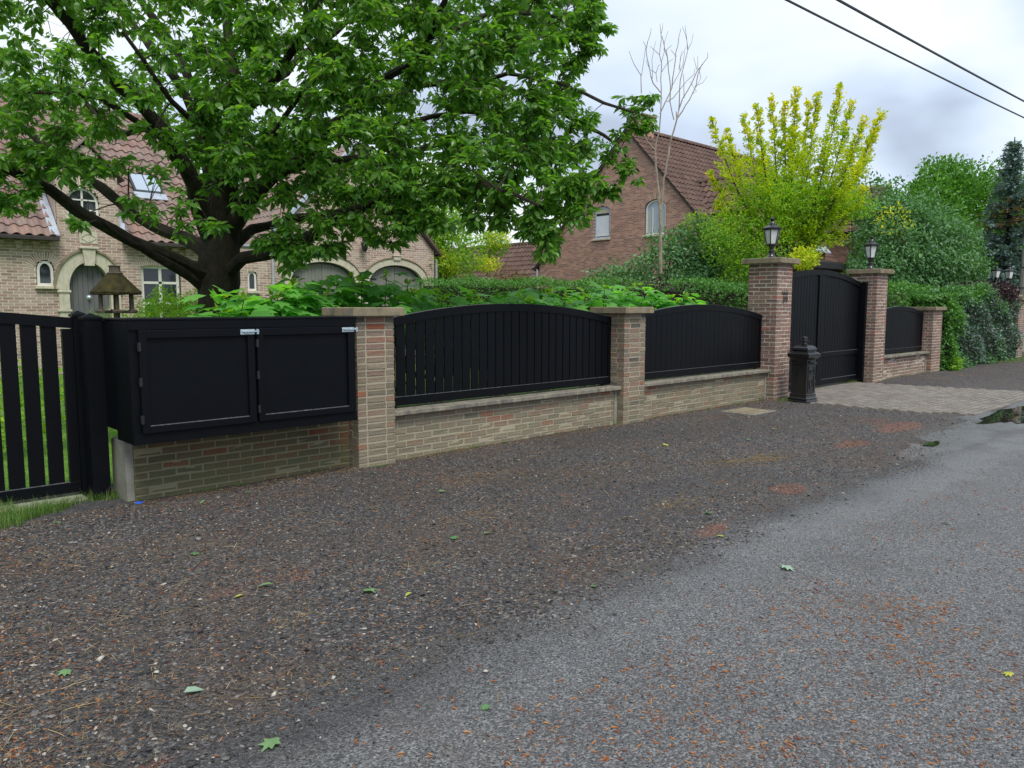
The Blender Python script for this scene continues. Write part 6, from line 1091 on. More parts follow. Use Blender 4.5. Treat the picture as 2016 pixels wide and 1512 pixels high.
    for (a, b) in ((-4.5, 4.58), (5.98, 8.6)):
        MB().box(a, b, Y0 - .33, Y0 - .20, 3.04, 3.13, bev=.01).build('gutter', M['gutter'], root)
        for x in np.arange(b - .1, a, -.33):
            if x < -.5: break
            m = MB(); m.box(x - .07, x + .07, -.14, -.001, 2.95, 3.03); m.box(x - .045, x + .045, -.08, -.0015, 2.86, 2.945); fc.put(m, 'corbel', 'brick_house', root)
    # roof of the garage wing: two slopes, the near one seen through the branches
    sw = np.array([1, 0, 1.02]); sw /= np.linalg.norm(sw)
    Lw = math.hypot(2.95, 3.01)
    tiled(root, (9.55, 27, 3.28), (0, -1, 0), sw, 7.05, 4.3, .24, .315, 'tile_grey', maxparts=150, zs=1.3)
    sw2 = np.array([-1, 0, 1.02]); sw2 /= np.linalg.norm(sw2)
    tiled(root, (15.62, 19.9, 3.26), (0, 1, 0), sw2, 7.0, 4.3, .24, .315, 'tile_grey', maxparts=60, zs=1.3)
    ridge_tiles(root, (12.58, 19.9, 6.36), (12.58, 27, 6.36), 'tile_grey')
    for (a, b, mt) in (((9.50, 3.18), (12.57, 6.33), 'lead'), ((15.68, 3.16), (12.6, 6.33), 'tile_brown')):
        d = np.array([b[0] - a[0], b[1] - a[1]]); d /= np.linalg.norm(d); q = np.array([-d[1], d[0]]) * (.09 if d[0] > 0 else -.09)
        m = MB(); m.prism([a, b, (b[0] + q[0], b[1] + q[1]), (a[0] + q[0], a[1] + q[1])] if d[0] > 0 else [(a[0] + q[0], a[1] + q[1]), (b[0] + q[0], b[1] + q[1]), b, a], 'y', -.13, .02); fc.put(m, 'verge_board', mt, root)
    MB().box(8.6, 9.7, 19.95, 20.6, 3.18, 3.24).build('link_roof', M['lead'], root)
    MB().tube([(9.80, 19.93, 0), (9.80, 19.93, 3.15)], [.04, .04], 8).build('downpipe', M['zinc'], root)
    MB().tube([(15.50, 19.96, 0), (15.50, 19.96, 3.1)], [.04, .04], 8).build('downpipe', M['zinc'], root)
    return root
house_left()
# ------------------------------------------------------------------ brown brick house
def house_right():
    root = empty('brick_house', (29, 19, 0), 'brown brick house with steep dark tiled roof and two windows in its gable', 'house')
    XG = 24.; pk = (18.9, 8.4); y0, y1 = 14.3, 23.6; ez = 3.45; k0 = (pk[0] - y0) / (pk[1] - ez); k1 = (y1 - pk[0]) / (pk[1] - ez)
    # gable face: u points towards -Y so that the face looks to -X
    fc = Facade((XG, 0, 0), (0, -1, 0), (-1, 0, 0))
    op = [(-20.52, -19.68, 4.28, 5.40, 5.58), (-17.98, -17.02, 4.26, 5.28, 5.60)]
    mo = MB(); T = lay((XG, 0, 0), (0, -1, 0), (-1, 0, 0), 0, 8.3, lambda z: (-y1, -y0) if z < ez else (-(pk[0] + (pk[1] - z) * k1), -(pk[0] - (pk[1] - z) * k0)), hole(op), mortar=mo, jit=.0005, ch=.066, L=.20, j=.017)
    mo.build('mortar', M['mortar_brown'], root)
    # wall below the eave towards the street
    mo = MB(); T2 = lay((XG, y0, 0), X_, (0, -1, 0), 0, 3.3, (0, 14), mortar=mo, jit=.0005, ch=.066, L=.20); mo.build('mortar', M['mortar_brown'], root)
    T = np.array(T + T2); pieces(root, 'brick', BRK_FAR, T, np.zeros(len(T), int), M['brick_brown'], stuff='brickwork')
    window(fc, root, -20.50, -19.70, 4.30, 5.38, 5.56, fr=.07, frame='lead', glass='glass', behind=None, rec=.07)
    m = MB(); m.box(-20.43, -19.77, .055, .064, 4.40, 5.20); fc.put(m, 'blind', 'blind', root)
    m = MB(); m.prism([(a, b) for a, b in reversed(arch_pts(-20.44, -19.76, 5.30, 5.53, 10))], 'y', .064, .055); fc.put(m, 'top_panel', 'cream', root)
    window(fc, root, -17.96, -17.04, 4.28, 5.26, 5.58, fr=.06, frame='white', glass='glass_sky', behind=None, rec=.07)
    for (a, b) in ((-17.90, -17.68), (-17.42, -17.10)):
        m = MB(); m.box(a, b, .070, .078, 4.33, 5.18); fc.put(m, 'curtain', 'curtain', root)
    m = MB(); m.box(-17.66, -17.63, .045, .075, 4.33, 5.3); fc.put(m, 'mullion', 'white', root)
    for c_, zc in ((-20.1, 5.0), (-17.5, 4.92)):
        voussoirs(fc, root, c_, zc, .60 if c_ < -19 else .68, .80 if c_ < -19 else .88, 18, 'brick_brown', R(40), R(140))
    # verge bricks and tiles along the gable
    for sgn, k in ((1, k1), (-1, k0)):
        for i in range(26):
            z = ez + (pk[1] - ez) * (i + .5) / 26; c_ = -(pk[0] + sgn * (pk[1] - z) * k); m = MB(); L = .11
            m.box(-.10, .10, -.035, .02, -.045, .045)
            a = math.atan2(1, k) * (1 if sgn > 0 else -1); ca, sa = math.cos(a), math.sin(a)
            m.V = [(c_ + v[0] * ca - v[2] * sa, v[1], z - .05 + v[0] * sa + v[2] * ca) for v in m.V]; fc.put(m, 'verge_brick', 'brick_brown', root)
    s1 = np.array([0, k0, 1.]); s1 /= np.linalg.norm(s1); L1 = math.hypot((pk[1] - ez) * k0, pk[1] - ez) + .38
    O = np.array([XG - .10, y0, ez]) - s1 * .38
    def mask(a, b): return not (.8 < a < 3.1 and b < 2.3 - abs(a - 1.95) * .0 and b < 2.35 + 1.4 * (1 - abs(a - 1.95) / 1.15)) and not (5.0 < a < 7.4 and b < 1.6)
    tiled(root, O, X_, s1, 11.2, L1, .24, .315, 'tile_brown', mask=mask, maxparts=300, zs=1.6)
    s2 = np.array([0, -k1, 1.]); s2 /= np.linalg.norm(s2); L2 = math.hypot((pk[1] - ez) * k1, pk[1] - ez) + .38
    tiled(root, np.array([XG + 11.1, y1, ez]) - s2 * .38, (-1, 0, 0), s2, 11.2, L2, .48, .63, 'tile_brown', maxparts=0, zs=1.6)
    ridge_tiles(root, (XG - .1, pk[0], pk[1] + .10), (XG + 11.1, pk[0], pk[1] + .10), 'tile_brown', .13)
    MB().box(XG + 11.0, XG + 11.1, y0 + .3, y1 - .3, 0, ez).build('far_wall', M['brick_brown'], root)
    MB().box(XG + .4, XG + 14, y0 - .75, y0 - .45, 3.08, 3.32, bev=.01).build('fascia_board', M['strap'], root)
    MB().box(XG - .1, XG + 14, y0 - .70, y0 - .56, 3.26, 3.36, bev=.01).build('gutter', M['gutter'], root)
    MB().box(XG - .05, XG + .5, 23.85, 24.0, 3.18, 3.28, bev=.01).build('gutter', M['gutter'], root)
    MB().tube([(XG - .04, 23.7, 0), (XG - .04, 23.7, 3.2)], [.045, .045], 8).build('downpipe', M['zinc'], root)
    # chimney
    mo = MB(); Tc = []
    for (o, u, n, L) in (((24.7, 19.35), (0, -1, 0), (-1, 0, 0), .7), ((24.7, 18.65), X_, (0, -1, 0), .7)):
        Tc += lay((*o, 0), u, n, 7.9, 8.95, (0, L), mortar=mo, mdepth=.3, ch=.066, L=.2)
    for t in Tc: T = None
    ch = mo.build('chimney', M['mortar_brown'], root); pieces(ch, 'brick', BRK_FAR, np.array(Tc), np.zeros(len(Tc), int), M['brick_brown'], maxparts=120)
    MB().box(24.75, 25.35, 18.7, 19.3, 7.9, 8.94).build('core', M['brick_brown'], ch); MB().box(24.62, 25.48, 18.57, 19.43, 8.955, 9.05, bev=.02).build('chimney_cap', M['cap'], ch)
    # cross gable dormers: (centre x, half width, front y, eave z, ridge z, label)
    for (cx, hw, yf, ze, zr, yb, wz) in ((25.95, 1.15, 14.0, 5.0, 6.35, 17.2, None), (30.05, 1.05, 14.05, 5.05, 6.1, 17.0, (4.2, 5.0)), (35.6, 3.0, 13.6, 4.75, 6.75, 18.5, (4.1, 5.0))):
        mo = MB(); k = hw / (zr - ze) * .86; z0 = 3.3 if cx < 34 else .0
        f = hole([(cx - .33, cx + .33, wz[0], wz[1] - .15, wz[1])] if wz else [(cx - .5, cx + .5, 4.2, 4.85, 4.86)])
        Tb = lay((0, yf, 0), X_, (0, -1, 0), z0, zr - .1, lambda z: (cx - hw + .12, cx + hw - .12) if z < ze + .1 else (cx - (zr - z) * k, cx + (zr - z) * k), f, mortar=mo, jit=.0005, ch=.066, L=.2)
        Tb += lay((cx - hw + .12, 0, 0), (0, -1, 0), (-1, 0, 0), z0, ze, (-yb, -yf), mortar=mo, jit=.0005, ch=.066, L=.2)
        dm = mo.build('dormer', M['mortar_brown'], root); pieces(dm, 'brick', BRK_FAR, np.array(Tb), np.zeros(len(Tb), int), M['brick_brown'], maxparts=120, stuff='brickwork')
        d = Facade((0, yf, 0), X_, (0, -1, 0)); w = (cx - .33, cx + .33, wz[0], wz[1] - .15, wz[1]) if wz else (cx - .5, cx + .5, 4.2, 4.85, None)
        m = MB(); o = [(w[0], w[2])] + (arch_pts(w[0], w[1], w[3], w[4], 8) if w[4] else [(w[0], w[3]), (w[1], w[3])]) + [(w[1], w[2])]; c_ = cx
        m.strip([(c_ + (a - c_) * .84, w[2] + .06 + (b - w[2]) * .86) for a, b in o], o, 'y', .04, .10, True); d.put(m, 'window_frame', 'white', dm)
        m = MB(); m.box(w[0] + .02, w[1] - .02, .07, .08, w[2] + .02, (w[4] or w[3]) - .03); d.put(m, 'pane', 'glass', dm)
        m = MB(); m.box(w[0] - .06, w[1] + .06, -.07, .05, w[2] - .09, w[2] - .005, bev=.01); d.put(m, 'sill', 'cap', dm)
        ph = math.hypot(hw + .12, (zr - ze) * 1.1)
        for sgn in (1, -1):
            sd_ = np.array([sgn * (hw + .12), 0, (zr - ze) + .1]); L = np.linalg.norm(sd_); sd_ /= L
            if sgn > 0: tiled(dm, (cx - hw - .12, yb, ze - .1), (0, -1, 0), sd_, yb - yf + .25, L, .24, .315, 'tile_brown', maxparts=60, zs=1.6)
            else: tiled(dm, (cx + hw + .12, yf - .25, ze - .1), (0, 1, 0), sd_, yb - yf + .25, L, .24, .315, 'tile_brown', maxparts=0, zs=1.6)
        ridge_tiles(dm, (cx, yf - .25, zr + .05), (cx, yb, zr + .05), 'tile_brown')
        MB().box(cx - hw - .04, cx - hw + .10, yf - .1, yf + .0, 3.9, 3.96).build('flashing', M['lead'], dm)
        if wz and cx < 34:
            MB().add([(cx - hw + .2, yf - .25, 3.72), (cx + hw - .2, yf - .25, 3.72), (cx + hw - .2, yf + .01, 4.0), (cx - hw + .2, yf + .01, 4.0), (cx - hw + .2, yf - .25, 3.75), (cx + hw - .2, yf - .25, 3.75), (cx + hw - .2, yf + .01, 4.03), (cx - hw + .2, yf + .01, 4.03)], BOXF).build('flashing', M['lead'], dm)
    mm = m_noise('yellow_moss', (.22, .24, .03), (.34, .33, .05), 12, .95, .8, 60)
    m = MB()
    for i in range(26):
        y = 13.4 + i * .16 + random.uniform(-.05, .05); r_ = random.uniform(.07, .13); m.lathe(35.6 + random.uniform(-.08, .08), y, [(r_, 6.86), (r_ * .9, 6.93), (r_ * .3, 6.98)], 7)
    m.build('ridge_moss', mm, root)
house_right()
# ------------------------------------------------------------------ low outbuilding and shed
def outbuilding():
    root = empty('outbuilding', (27, 30, 0), 'low brown tiled outbuilding beside the brown brick gable', 'outbuilding')
    MB().box(25.6, 29, 25.3, 36.5, 0, 2.75).build('wall', M['brick_brown'], root)
    s = np.array([1, 0, 1.02]); s /= np.linalg.norm(s)
    tiled(root, (25.3, 36.8, 2.62), (0, -1, 0), s, 11.7, 2.95, .24, .315, 'tile_brown', maxparts=300, zs=1.6)
    s = np.array([-1, 0, 1.02]); s /= np.linalg.norm(s)
    tiled(root, (29.4, 25.1, 2.62), (0, 1, 0), s, 11.7, 2.95, .48, .6, 'tile_brown', maxparts=0, zs=1.6)
    ridge_tiles(root, (27.36, 36.8, 4.78), (27.36, 25.1, 4.78), 'tile_brown')
    MB().prism([(25.6, 2.7), (29.1, 2.7), (27.36, 4.55)], 'y', 25.3, 25.5).build('gable', M['brick_brown'], root)
outbuilding()
def shed():
    root = empty('tiled_shed', (19.8, 12, 0), 'small shed with mossy brown tiles between hedge and tall pier', 'shed')
    MB().box(19.0, 20.6, 11.2, 12.8, 0, 2.3).build('wall', M['wood'], root)
    s = np.array([0, 1, .8]); s /= np.linalg.norm(s); tiled(root, (18.8, 10.95, 2.18), X_, s, 2.0, 1.34, .24, .315, 'tile_brown', zs=1.6)
    s = np.array([0, -1, .8]); s /= np.linalg.norm(s); tiled(root, (20.8, 13.05, 2.18), (-1, 0, 0), s, 2.0, 1.34, .24, .315, 'tile_brown', zs=1.6, maxparts=0)
    ridge_tiles(root, (18.8, 12.0, 3.04), (20.8, 12.0, 3.04), 'tile_brown')
shed()
wire((5.0, 6.3, 6.30), (45, 6.3, 7.90), .15, .020, 'lower overhead cable crossing the sky above the driveway')
wire((5.0, 5.5, 6.08), (45, 5.5, 7.79), .15, .022, 'upper overhead cable crossing the sky in the corner')
# ------------------------------------------------------------------ ground
def hsh(x, y): return np.sin(x * 1.7 + 1.3 * np.sin(y * 1.1)) * .5 + np.sin(y * 2.3 + 1.7 * np.sin(x * .9 + 2)) * .5
def edge(x): return 2.66 - .33 * np.exp(-np.maximum(x, 0) ** 2 / 5.) + .10 * np.sin(x * 1.3) + .06 * np.sin(x * 3.7 + 1) + .03 * np.sin(x * 9.1) + .02 * np.clip(x - 4, 0, 8) + .30 * np.clip((x - 7.8) / 1.4, 0, 1)
def grid(name, xs, ys, zf, mat, attrs=None):
    X, Y = np.meshgrid(xs, ys); Z = zf(X, Y); V = np.c_[X.ravel(), Y.ravel(), Z.ravel()]; w_ = len(xs); i = np.arange(len(xs) - 1)[None] + np.arange(len(ys) - 1)[:, None] * w_; i = i.ravel()
    F = np.c_[i, i + 1, i + w_ + 1, i + w_].ravel(); return wrap(name, mesh_raw(name, V, F, np.full(len(i), 4), mat, True))
# base ground
g = G('soil_ground'); c = g.ramp(g.noise(1.5, 5), [(.3, (.05, .06, .025)), (.7, (.09, .075, .05))]); g.set(c, .95, .2)
tag(grid('ground', np.array([-150., -6, 150, 400]), np.array([-200., 0, 60, 400]), lambda X, Y: X * 0 - .05, g.m), kind='structure')
# lawn
g = G('lawn_green'); c = g.ramp(g.noise(7, 6, .7), [(.3, (.05, .13, .02)), (.5, (.10, .22, .03)), (.7, (.18, .30, .06))]); g.bump(g.noise(80, 3), .6, .02); g.set(c, .9, .2)
tag(grid('lawn', np.linspace(-20, 12.6, 60), np.linspace(6.95, 19.9, 40), lambda X, Y: hsh(X, Y) * .012 - .01, g.m), kind='structure')
# road
g = G('wet_asphalt')
v1 = g.vor(120, out=1); nn = g.noise(95, 5, .8); fine = g.noise(210, 3, .7); big = g.noise(.9, 5, .6); wet = g.noise(.55, 4, .6, dist=.5); grit = g.noise(60, 4, .8)
c = g.ramp(nn, [(.38, (.02, .021, .024)), (.46, (.065, .067, .071)), (.53, (.16, .162, .166)), (.62, (.33, .33, .33))])
spv = N(g.t, 'ShaderNodeSeparateXYZ'); g.l(v1, spv.inputs[0])
c = g.mix(.55, c, g.ramp(spv.outputs[0], [(0, (.018, .018, .02)), (.4, (.08, .081, .084)), (.75, (.21, .212, .214)), (1, (.42, .42, .41))]))
c = g.mix(g.ramp(fine, [(.5, 0), (.75, .6)]), c, (.25, .25, .25))
c = g.mix(g.math('MULTIPLY', g.ramp(big, [(.45, 0), (.75, 1)]), .30), c, (.06, .057, .058))
st = g.ramp(g.noise(2.1, 5, .7), [(.55, 0), (.72, 1)]); c = g.mix(g.math('MULTIPLY', st, .4), c, (.12, .085, .065))
g.bump(g.math('ADD', g.math('MULTIPLY', g.vor(120), -.8), g.math('ADD', nn, g.math('MULTIPLY', grit, .5))), .9, .010)
sx = N(g.t, 'ShaderNodeSeparateXYZ'); g.l(g.pos, sx.inputs[0])
# wet hollow round the puddles (position in the place): smoother there
def blob(cx, cy, rx, ry, soft=.6):
    a = g.math('DIVIDE', g.math('SUBTRACT', sx.outputs[0], cx), rx); b = g.math('DIVIDE', g.math('SUBTRACT', sx.outputs[1], cy), ry)
    d = g.math('SQRT', g.math('ADD', g.math('MULTIPLY', a, a), g.math('MULTIPLY', b, b))); d = g.math('ADD', d, g.math('MULTIPLY', g.math('SUBTRACT', g.noise(1.8, 4, .6), .5), 1.1))
    return g.math('DIVIDE', g.math('SUBTRACT', 1.25, d), soft, clamp=True)
wetm = g.math('MAXIMUM', blob(13.3, 2.95, 2.6, .55), g.math('MAXIMUM', blob(9.7, 2.9, 1.5, .32), g.math('MAXIMUM', g.math('MULTIPLY', blob(7.2, 2.35, 3.4, .28), .45), g.math('MULTIPLY', blob(3.2, 2.15, 2.6, .10), .15))))
c = g.mix(g.math('MULTIPLY', wetm, .25), c, (.06, .06, .065))
ey = g.math('SUBTRACT', sx.outputs[1], g.math('SUBTRACT', 2.62, g.math('MULTIPLY', g.math('POWER', 2.718, g.math('MULTIPLY', g.math('MULTIPLY', sx.outputs[0], sx.outputs[0]), -.2)), .33)))
ed = g.math('MULTIPLY_ADD', g.math('ADD', ey, g.math('MULTIPLY', g.math('SUBTRACT', big, .5), 1.0)), 2.6, .75, clamp=True)
c = g.mix(g.math('MULTIPLY', ed, g.ramp(fine, [(.35, .85), (.65, .25)])), c, (.030, .028, .028))
ro = g.math('MULTIPLY_ADD', wetm, -.38, .68); g.set(c, ro, g.math('MULTIPLY_ADD', wetm, .65, .32))
g.b.inputs['Coat Weight'].default_value = 0; g.l(g.math('MULTIPLY', wetm, .9), g.b.inputs['Coat Weight']); g.b.inputs['Coat Roughness'].default_value = .48; g.l([n for n in g.t.nodes if n.type == 'BUMP'][0].outputs[0], g.b.inputs['Coat Normal'])
M['asphalt'] = g.m
def zroad(X, Y): return .010 + .0015 * hsh(X * 3, Y * 3) - .03 * np.exp(-(((X - 13.3) / 1.9) ** 2 + ((Y - 2.88) / .42) ** 2)) - .018 * np.exp(-(((X - 9.35) / .40) ** 2 + ((Y - 2.93) / .14) ** 2))
xs = np.concatenate([np.linspace(-6, 0, 20)[:-1], np.linspace(0, 16, 330), np.linspace(16, 120, 60)[1:]])
tag(grid('road', xs, np.concatenate([np.linspace(-6, 1.5, 40)[:-1], np.linspace(1.5, 4, 90), np.linspace(4, 6.3, 20)[1:]]), lambda X, Y: zroad(X, Y) - .02 * np.clip((Y - 3.2) / .5, 0, 1), M['asphalt']), kind='structure')
# puddles: a level sheet of water in the hollow, its outline made by the ground around it
pm = m_glass('puddle_water', (.015, .014, .011), .015); pm.node_tree.nodes['Principled BSDF'].inputs['Specular IOR Level'].default_value = .6
def puddle(cx, cy, rx, ry, z, lab, n=60):
    V = [(cx, cy, z)]
    for i in range(n):
        a = 2 * math.pi * i / n; k = 1 + .14 * math.sin(3 * a + 1) + .10 * math.sin(5 * a) + .06 * math.sin(11 * a + 2) + .05 * math.sin(17 * a); V.append((cx + rx * k * math.cos(a), cy + ry * k * math.sin(a), z))
    m = MB(); m.add(V, [(0, 1 + i, 1 + (i + 1) % n) for i in range(n)]); o = m.build('puddle', pm); tag(o, kind='structure'); return o
puddle(13.3, 2.9, 1.75, .30, .0060, '')
puddle(9.36, 2.93, .20, .06, .0080, '')
# gravel verge
g = G('dark_gravel')
v2 = g.vor(70, out=1); vd = g.vor(70); v3 = g.vor(28, out=1); nn = g.noise(130, 4, .75); big = g.noise(1.1, 5, .65)
sp_ = N(g.t, 'ShaderNodeSeparateXYZ'); g.l(v2, sp_.inputs[0])
c = g.ramp(sp_.outputs[0], [(0, (.010, .010, .012)), (.35, (.028, .028, .031)), (.6, (.055, .054, .056)), (.8, (.095, .09, .088)), (.93, (.17, .16, .15)), (1, (.26, .24, .22))])
c = g.mix(g.ramp(nn, [(.42, 0), (.7, .6)]), c, (.12, .115, .115))
c = g.mix(g.math('MULTIPLY', g.ramp(big, [(.45, 0), (.65, 1)]), .5), c, (.085, .060, .046))
c = g.mix(g.math('MULTIPLY', g.ramp(g.noise(.42, 5, .65, dist=.8), [(.46, 0), (.60, 1)]), .5), c, g.ramp(nn, [(.4, (.016, .016, .019)), (.62, (.085, .085, .092))]))
rs = g.ramp(g.noise(.8, 6, .75), [(.60, 0), (.68, 1)]); c = g.mix(g.math('MULTIPLY', rs, g.ramp(nn, [(.4, 0), (.55, .7)])), c, (.22, .085, .04))
sx = N(g.t, 'ShaderNodeSeparateXYZ'); g.l(g.pos, sx.inputs[0])
for (cx, cy, rx, ry) in ((6.08, 2.99, .22, .12), (8.59, 3.5, .30, .13), (4.59, 2.76, .22, .10), (10.2, 3.6, .6, .18), (.75, 2.55, .16, .07)):
    f_ = blob(cx, cy, rx, ry, .5); c = g.mix(g.math('MULTIPLY', f_, g.ramp(nn, [(.42, 0), (.56, .75)])), c, (.27, .09, .04))
wet2 = blob(11.0, 2.95, 2.4, .35)
g.bump(g.math('ADD', g.math('MULTIPLY', vd, -1.), g.math('MULTIPLY', nn, .8)), .9, .014)
g.set(g.mix(g.math('MULTIPLY', wet2, .5), c, (.03, .03, .03)), g.math('MULTIPLY_ADD', wet2, -.45, .68), .45); M['gravel'] = g.m
def verge_z(X, Y):
    e_ = edge(X); t = np.clip((Y - e_) / .25, 0, 1); z = -.006 + .030 * t + .008 * hsh(X * 2.1, Y * 2.1) * t + .004 * hsh(X * 9, Y * 8) * t + .0035 * hsh(X * 31, Y * 27) * t
    dp = np.clip((X - 11.75) / .12, 0, 1) * np.clip((16.3 - X) / .2, 0, 1); return z - .045 * dp
xs = np.concatenate([np.linspace(-6, 0, 60)[:-1], np.linspace(0, 13, 420), np.linspace(13, 60, 160)[1:]])
tag(grid('gravel_verge', xs, np.linspace(2.4, 7.1, 150), verge_z, M['gravel']), kind='structure')
# paved driveway
dr = empty('paved_driveway', (14, 5, 0), None, None); tag(dr, kind='structure')
mp = m_brick('concrete_paver', [(0, (.20, .185, .16)), (.3, (.235, .215, .19)), (.6, (.18, .162, .14)), (.8, (.215, .185, .16)), (.93, (.26, .24, .215))], dark=.35, moss=0)
PAV = [(([(0, 0, 0), (1, 0, 0), (1, 1, 0), (0, 1, 0), (.03, .05, 1), (.97, .05, 1), (.97, .95, 1), (.03, .95, 1)]), BOXF)]
T = []; 
for j in range(38):
    y = 3.30 + j * .102
    for i in range(24):
        x = 11.9 + (j % 2) * .10 + i * .204; w0 = 11.86 + .05 * math.sin(y * 4) + (.5 * max(0, 3.9 - y)); w1 = 16.05 + max(0, 6.0 - y) * .16
        if x < w0 or x + .2 > w1: continue
        sagz = .004 * math.sin(x * 1.7) * math.sin(y * 2.1) + random.uniform(-.0015, .0015) + (-.012 * max(0, 3.7 - y))
        T.append(mat4((.198, random.gauss(0, .0012), 0), (0, .096, 0), (0, 0, .05), (x, y, -.030 + sagz)))
T = np.array(T); pieces(dr, 'paver', PAV, T, np.zeros(len(T), int), mp, stuff='pavers')
MB().add([(11.8, 3.25, -.004), (16.6, 3.25, -.004), (16.4, 7.2, -.004), (11.8, 7.2, -.004)], [(0, 1, 2, 3)]).build('paver_joints', M['gravel'], dr)
MB().add([(12.3, 7.2, -.01), (30, 7.2, -.01), (30, 14, -.01), (13.6, 14, -.01)], [(0, 1, 2, 3)]).build('inner_drive', mp, dr)
# ------------------------------------------------------------------ loose things on the ground
def blobs_t(seed, k=.25):
    r = random.Random(seed); V = [(0, 0, .5), (0, 0, -.4)]
    for i in range(5): a = 2 * math.pi * i / 5 + r.uniform(-.3, .3); q = r.uniform(.7, 1.1); V.append((q * math.cos(a), q * math.sin(a), r.uniform(-.1, .2)))
    F = [(0, 2 + i, 2 + (i + 1) % 5) for i in range(5)] + [(1, 2 + (i + 1) % 5, 2 + i) for i in range(5)]; return V, F
STONE = [blobs_t(s) for s in range(6)]
def surf(x, y):
    v = verge_z(x, y); r = zroad(x, y) - .02 * np.clip((y - 3.2) / .5, 0, 1); return np.maximum(v, r)
def scatter(n, x0, x1, y0, y1, keep=None, near=0):
    """near>0: more of them towards the camera's end"""
    x = x0 + (x1 - x0) * rng.random(n) ** (1 + near); y = y0 + (y1 - y0) * rng.random(n)
    if keep is not None: k = keep(x, y); x, y = x[k], y[k]
    return x, y
def place(x, y, sx_, sy_, sz_, lift=.3, tilt=.25):
    n = len(x); a = rng.random(n) * 6.283; T = np.zeros((n, 4, 4)); z = surf(x, y)
    cx_, sn = np.cos(a), np.sin(a); t = rng.normal(size=n) * tilt
    T[:, 0, 0] = cx_ * sx_; T[:, 1, 0] = sn * sx_; T[:, 2, 0] = t * sx_; T[:, 0, 1] = -sn * sy_; T[:, 1, 1] = cx_ * sy_; T[:, 2, 2] = sz_; T[:, 0, 3] = x; T[:, 1, 3] = y; T[:, 2, 3] = z + lift * sz_; T[:, 3, 3] = 1; return T
def onverge(x, y): return (y > edge(x) - .02 - rng.exponential(.13, len(x))) & (y < 6.28) & ~((x > 11.8) & (x < 16.2)) & ~((x > 11.7) & (x < 12.3) & (y > 5.4))
gs = m_brick('loose_gravel', [(0, (.016, .016, .018)), (.3, (.033, .032, .034)), (.52, (.062, .060, .060)), (.68, (.12, .115, .112)), (.80, (.095, .062, .045)), (.88, (.19, .18, .17)), (.96, (.36, .33, .29))], dark=.1)
x, y = scatter(52000, .3, 12, 2.45, 6.3, onverge, .9); s = rng.uniform(.004, .011, len(x)) * (1 + (rng.random(len(x)) > .97) * 1.0); T = place(x, y, s, s * rng.uniform(.6, 1, len(x)), s * .7, .2)
tag(leaf_obj('gravel', T, STONE, gs, None), kind='stuff')
x, y = scatter(2600, .5, 9, .3, 2.75, None, 1.0); s = rng.uniform(.003, .007, len(x)); tag(leaf_obj('road_grit', place(x, y, s, s, s * .7), STONE, gs, None), kind='stuff')
# orange-brown catkins and chips
cat_t = []
for sd in range(3):
    V, F = tube([(-1, .0, .1), (-.4, .12 * (sd - 1), .3), (.35, .1 * (1 - sd), .3), (1, 0, .12)], [.12, .34, .32, .08], 5); cat_t.append((V, F))
mc = m_leaf('orange_catkin', [(.30, .10, .035), (.44, .18, .055), (.22, .075, .04), (.50, .25, .09), (.17, .065, .045)], .1, .75, spec=.2)
def dens(x, y): return (hsh(x * 2.3, y * 2.9) + rng.normal(size=len(x)) * .6) > -.1
x, y = scatter(4200, .6, 7.5, -.1, 2.55, lambda x, y: dens(x, y) & (rng.random(len(x)) < np.clip((2.5 - y) / 1.2, .10, 1)), .6); s = rng.uniform(.007, .015, len(x)); k_ = rng.random(len(x)) < .4; x[k_] = np.roll(x, 1)[k_] + rng.normal(size=k_.sum()) * .02; y[k_] = np.roll(y, 1)[k_] + rng.normal(size=k_.sum()) * .02
xc, yc = rng.uniform(1.6, 4.2, 260), rng.uniform(-.2, 1.9, 260); xk = np.repeat(xc, 9) + rng.normal(size=2340) * .11; yk = np.repeat(yc, 9) + rng.normal(size=2340) * .11
x, y, s = np.r_[x, xk], np.r_[y, yk], np.r_[s, rng.uniform(.006, .014, 2340)]
x2, y2 = scatter(6500, .4, 10, 2.5, 6.2, lambda x, y: onverge(x, y) & dens(x, y), .9); s2 = rng.uniform(.005, .013, len(x2))
x, y, s = np.r_[x, x2], np.r_[y, y2], np.r_[s, s2]; tag(leaf_obj('catkin_litter', place(x, y, s, s * .55, s * .6, .15, .15), cat_t, mc, None), kind='stuff')
# dry straw, bud scales and leaf bits
st_t = [tube([(-1, 0, .03), (0, .08, .09), (1, 0, .03)], [.05, .05, .03], 3)]
ms = m_leaf('dry_straw', [(.42, .32, .15), (.34, .24, .11), (.50, .40, .22), (.24, .17, .09), (.26, .13, .07)], .1, .8, spec=.2)
def st_keep(x, y): return onverge(x, y) & ((hsh(x * 1.4 + 3, y * 2.2) + rng.normal(size=len(x)) * .5) > -.15)
x, y = scatter(42000, .4, 14, 2.6, 6.3, st_keep, .45); s = rng.uniform(.009, .026, len(x)) * (1 + (rng.random(len(x)) > .97) * 1.3)
hx, hy = [rng.uniform(16, 27, 3500), rng.uniform(1.9, 12, 1500)], [rng.uniform(3.5, 6.1, 3500), 6.27 - rng.exponential(.07, 1500)]
for (cx, cy, r_, n) in ((7.1, 3.75, .32, 520), (6.7, 3.9, .25, 240), (4.9, 3.35, .3, 240), (1.7, 3.35, .16, 60), (2.55, 3.55, .16, 60), (3.55, 4.2, .25, 120), (5.6, 4.6, .5, 260), (4.4, 5.1, .5, 260)):
    hx.append(rng.normal(cx, r_ * .6, n)); hy.append(rng.normal(cy, r_ * .28, n))
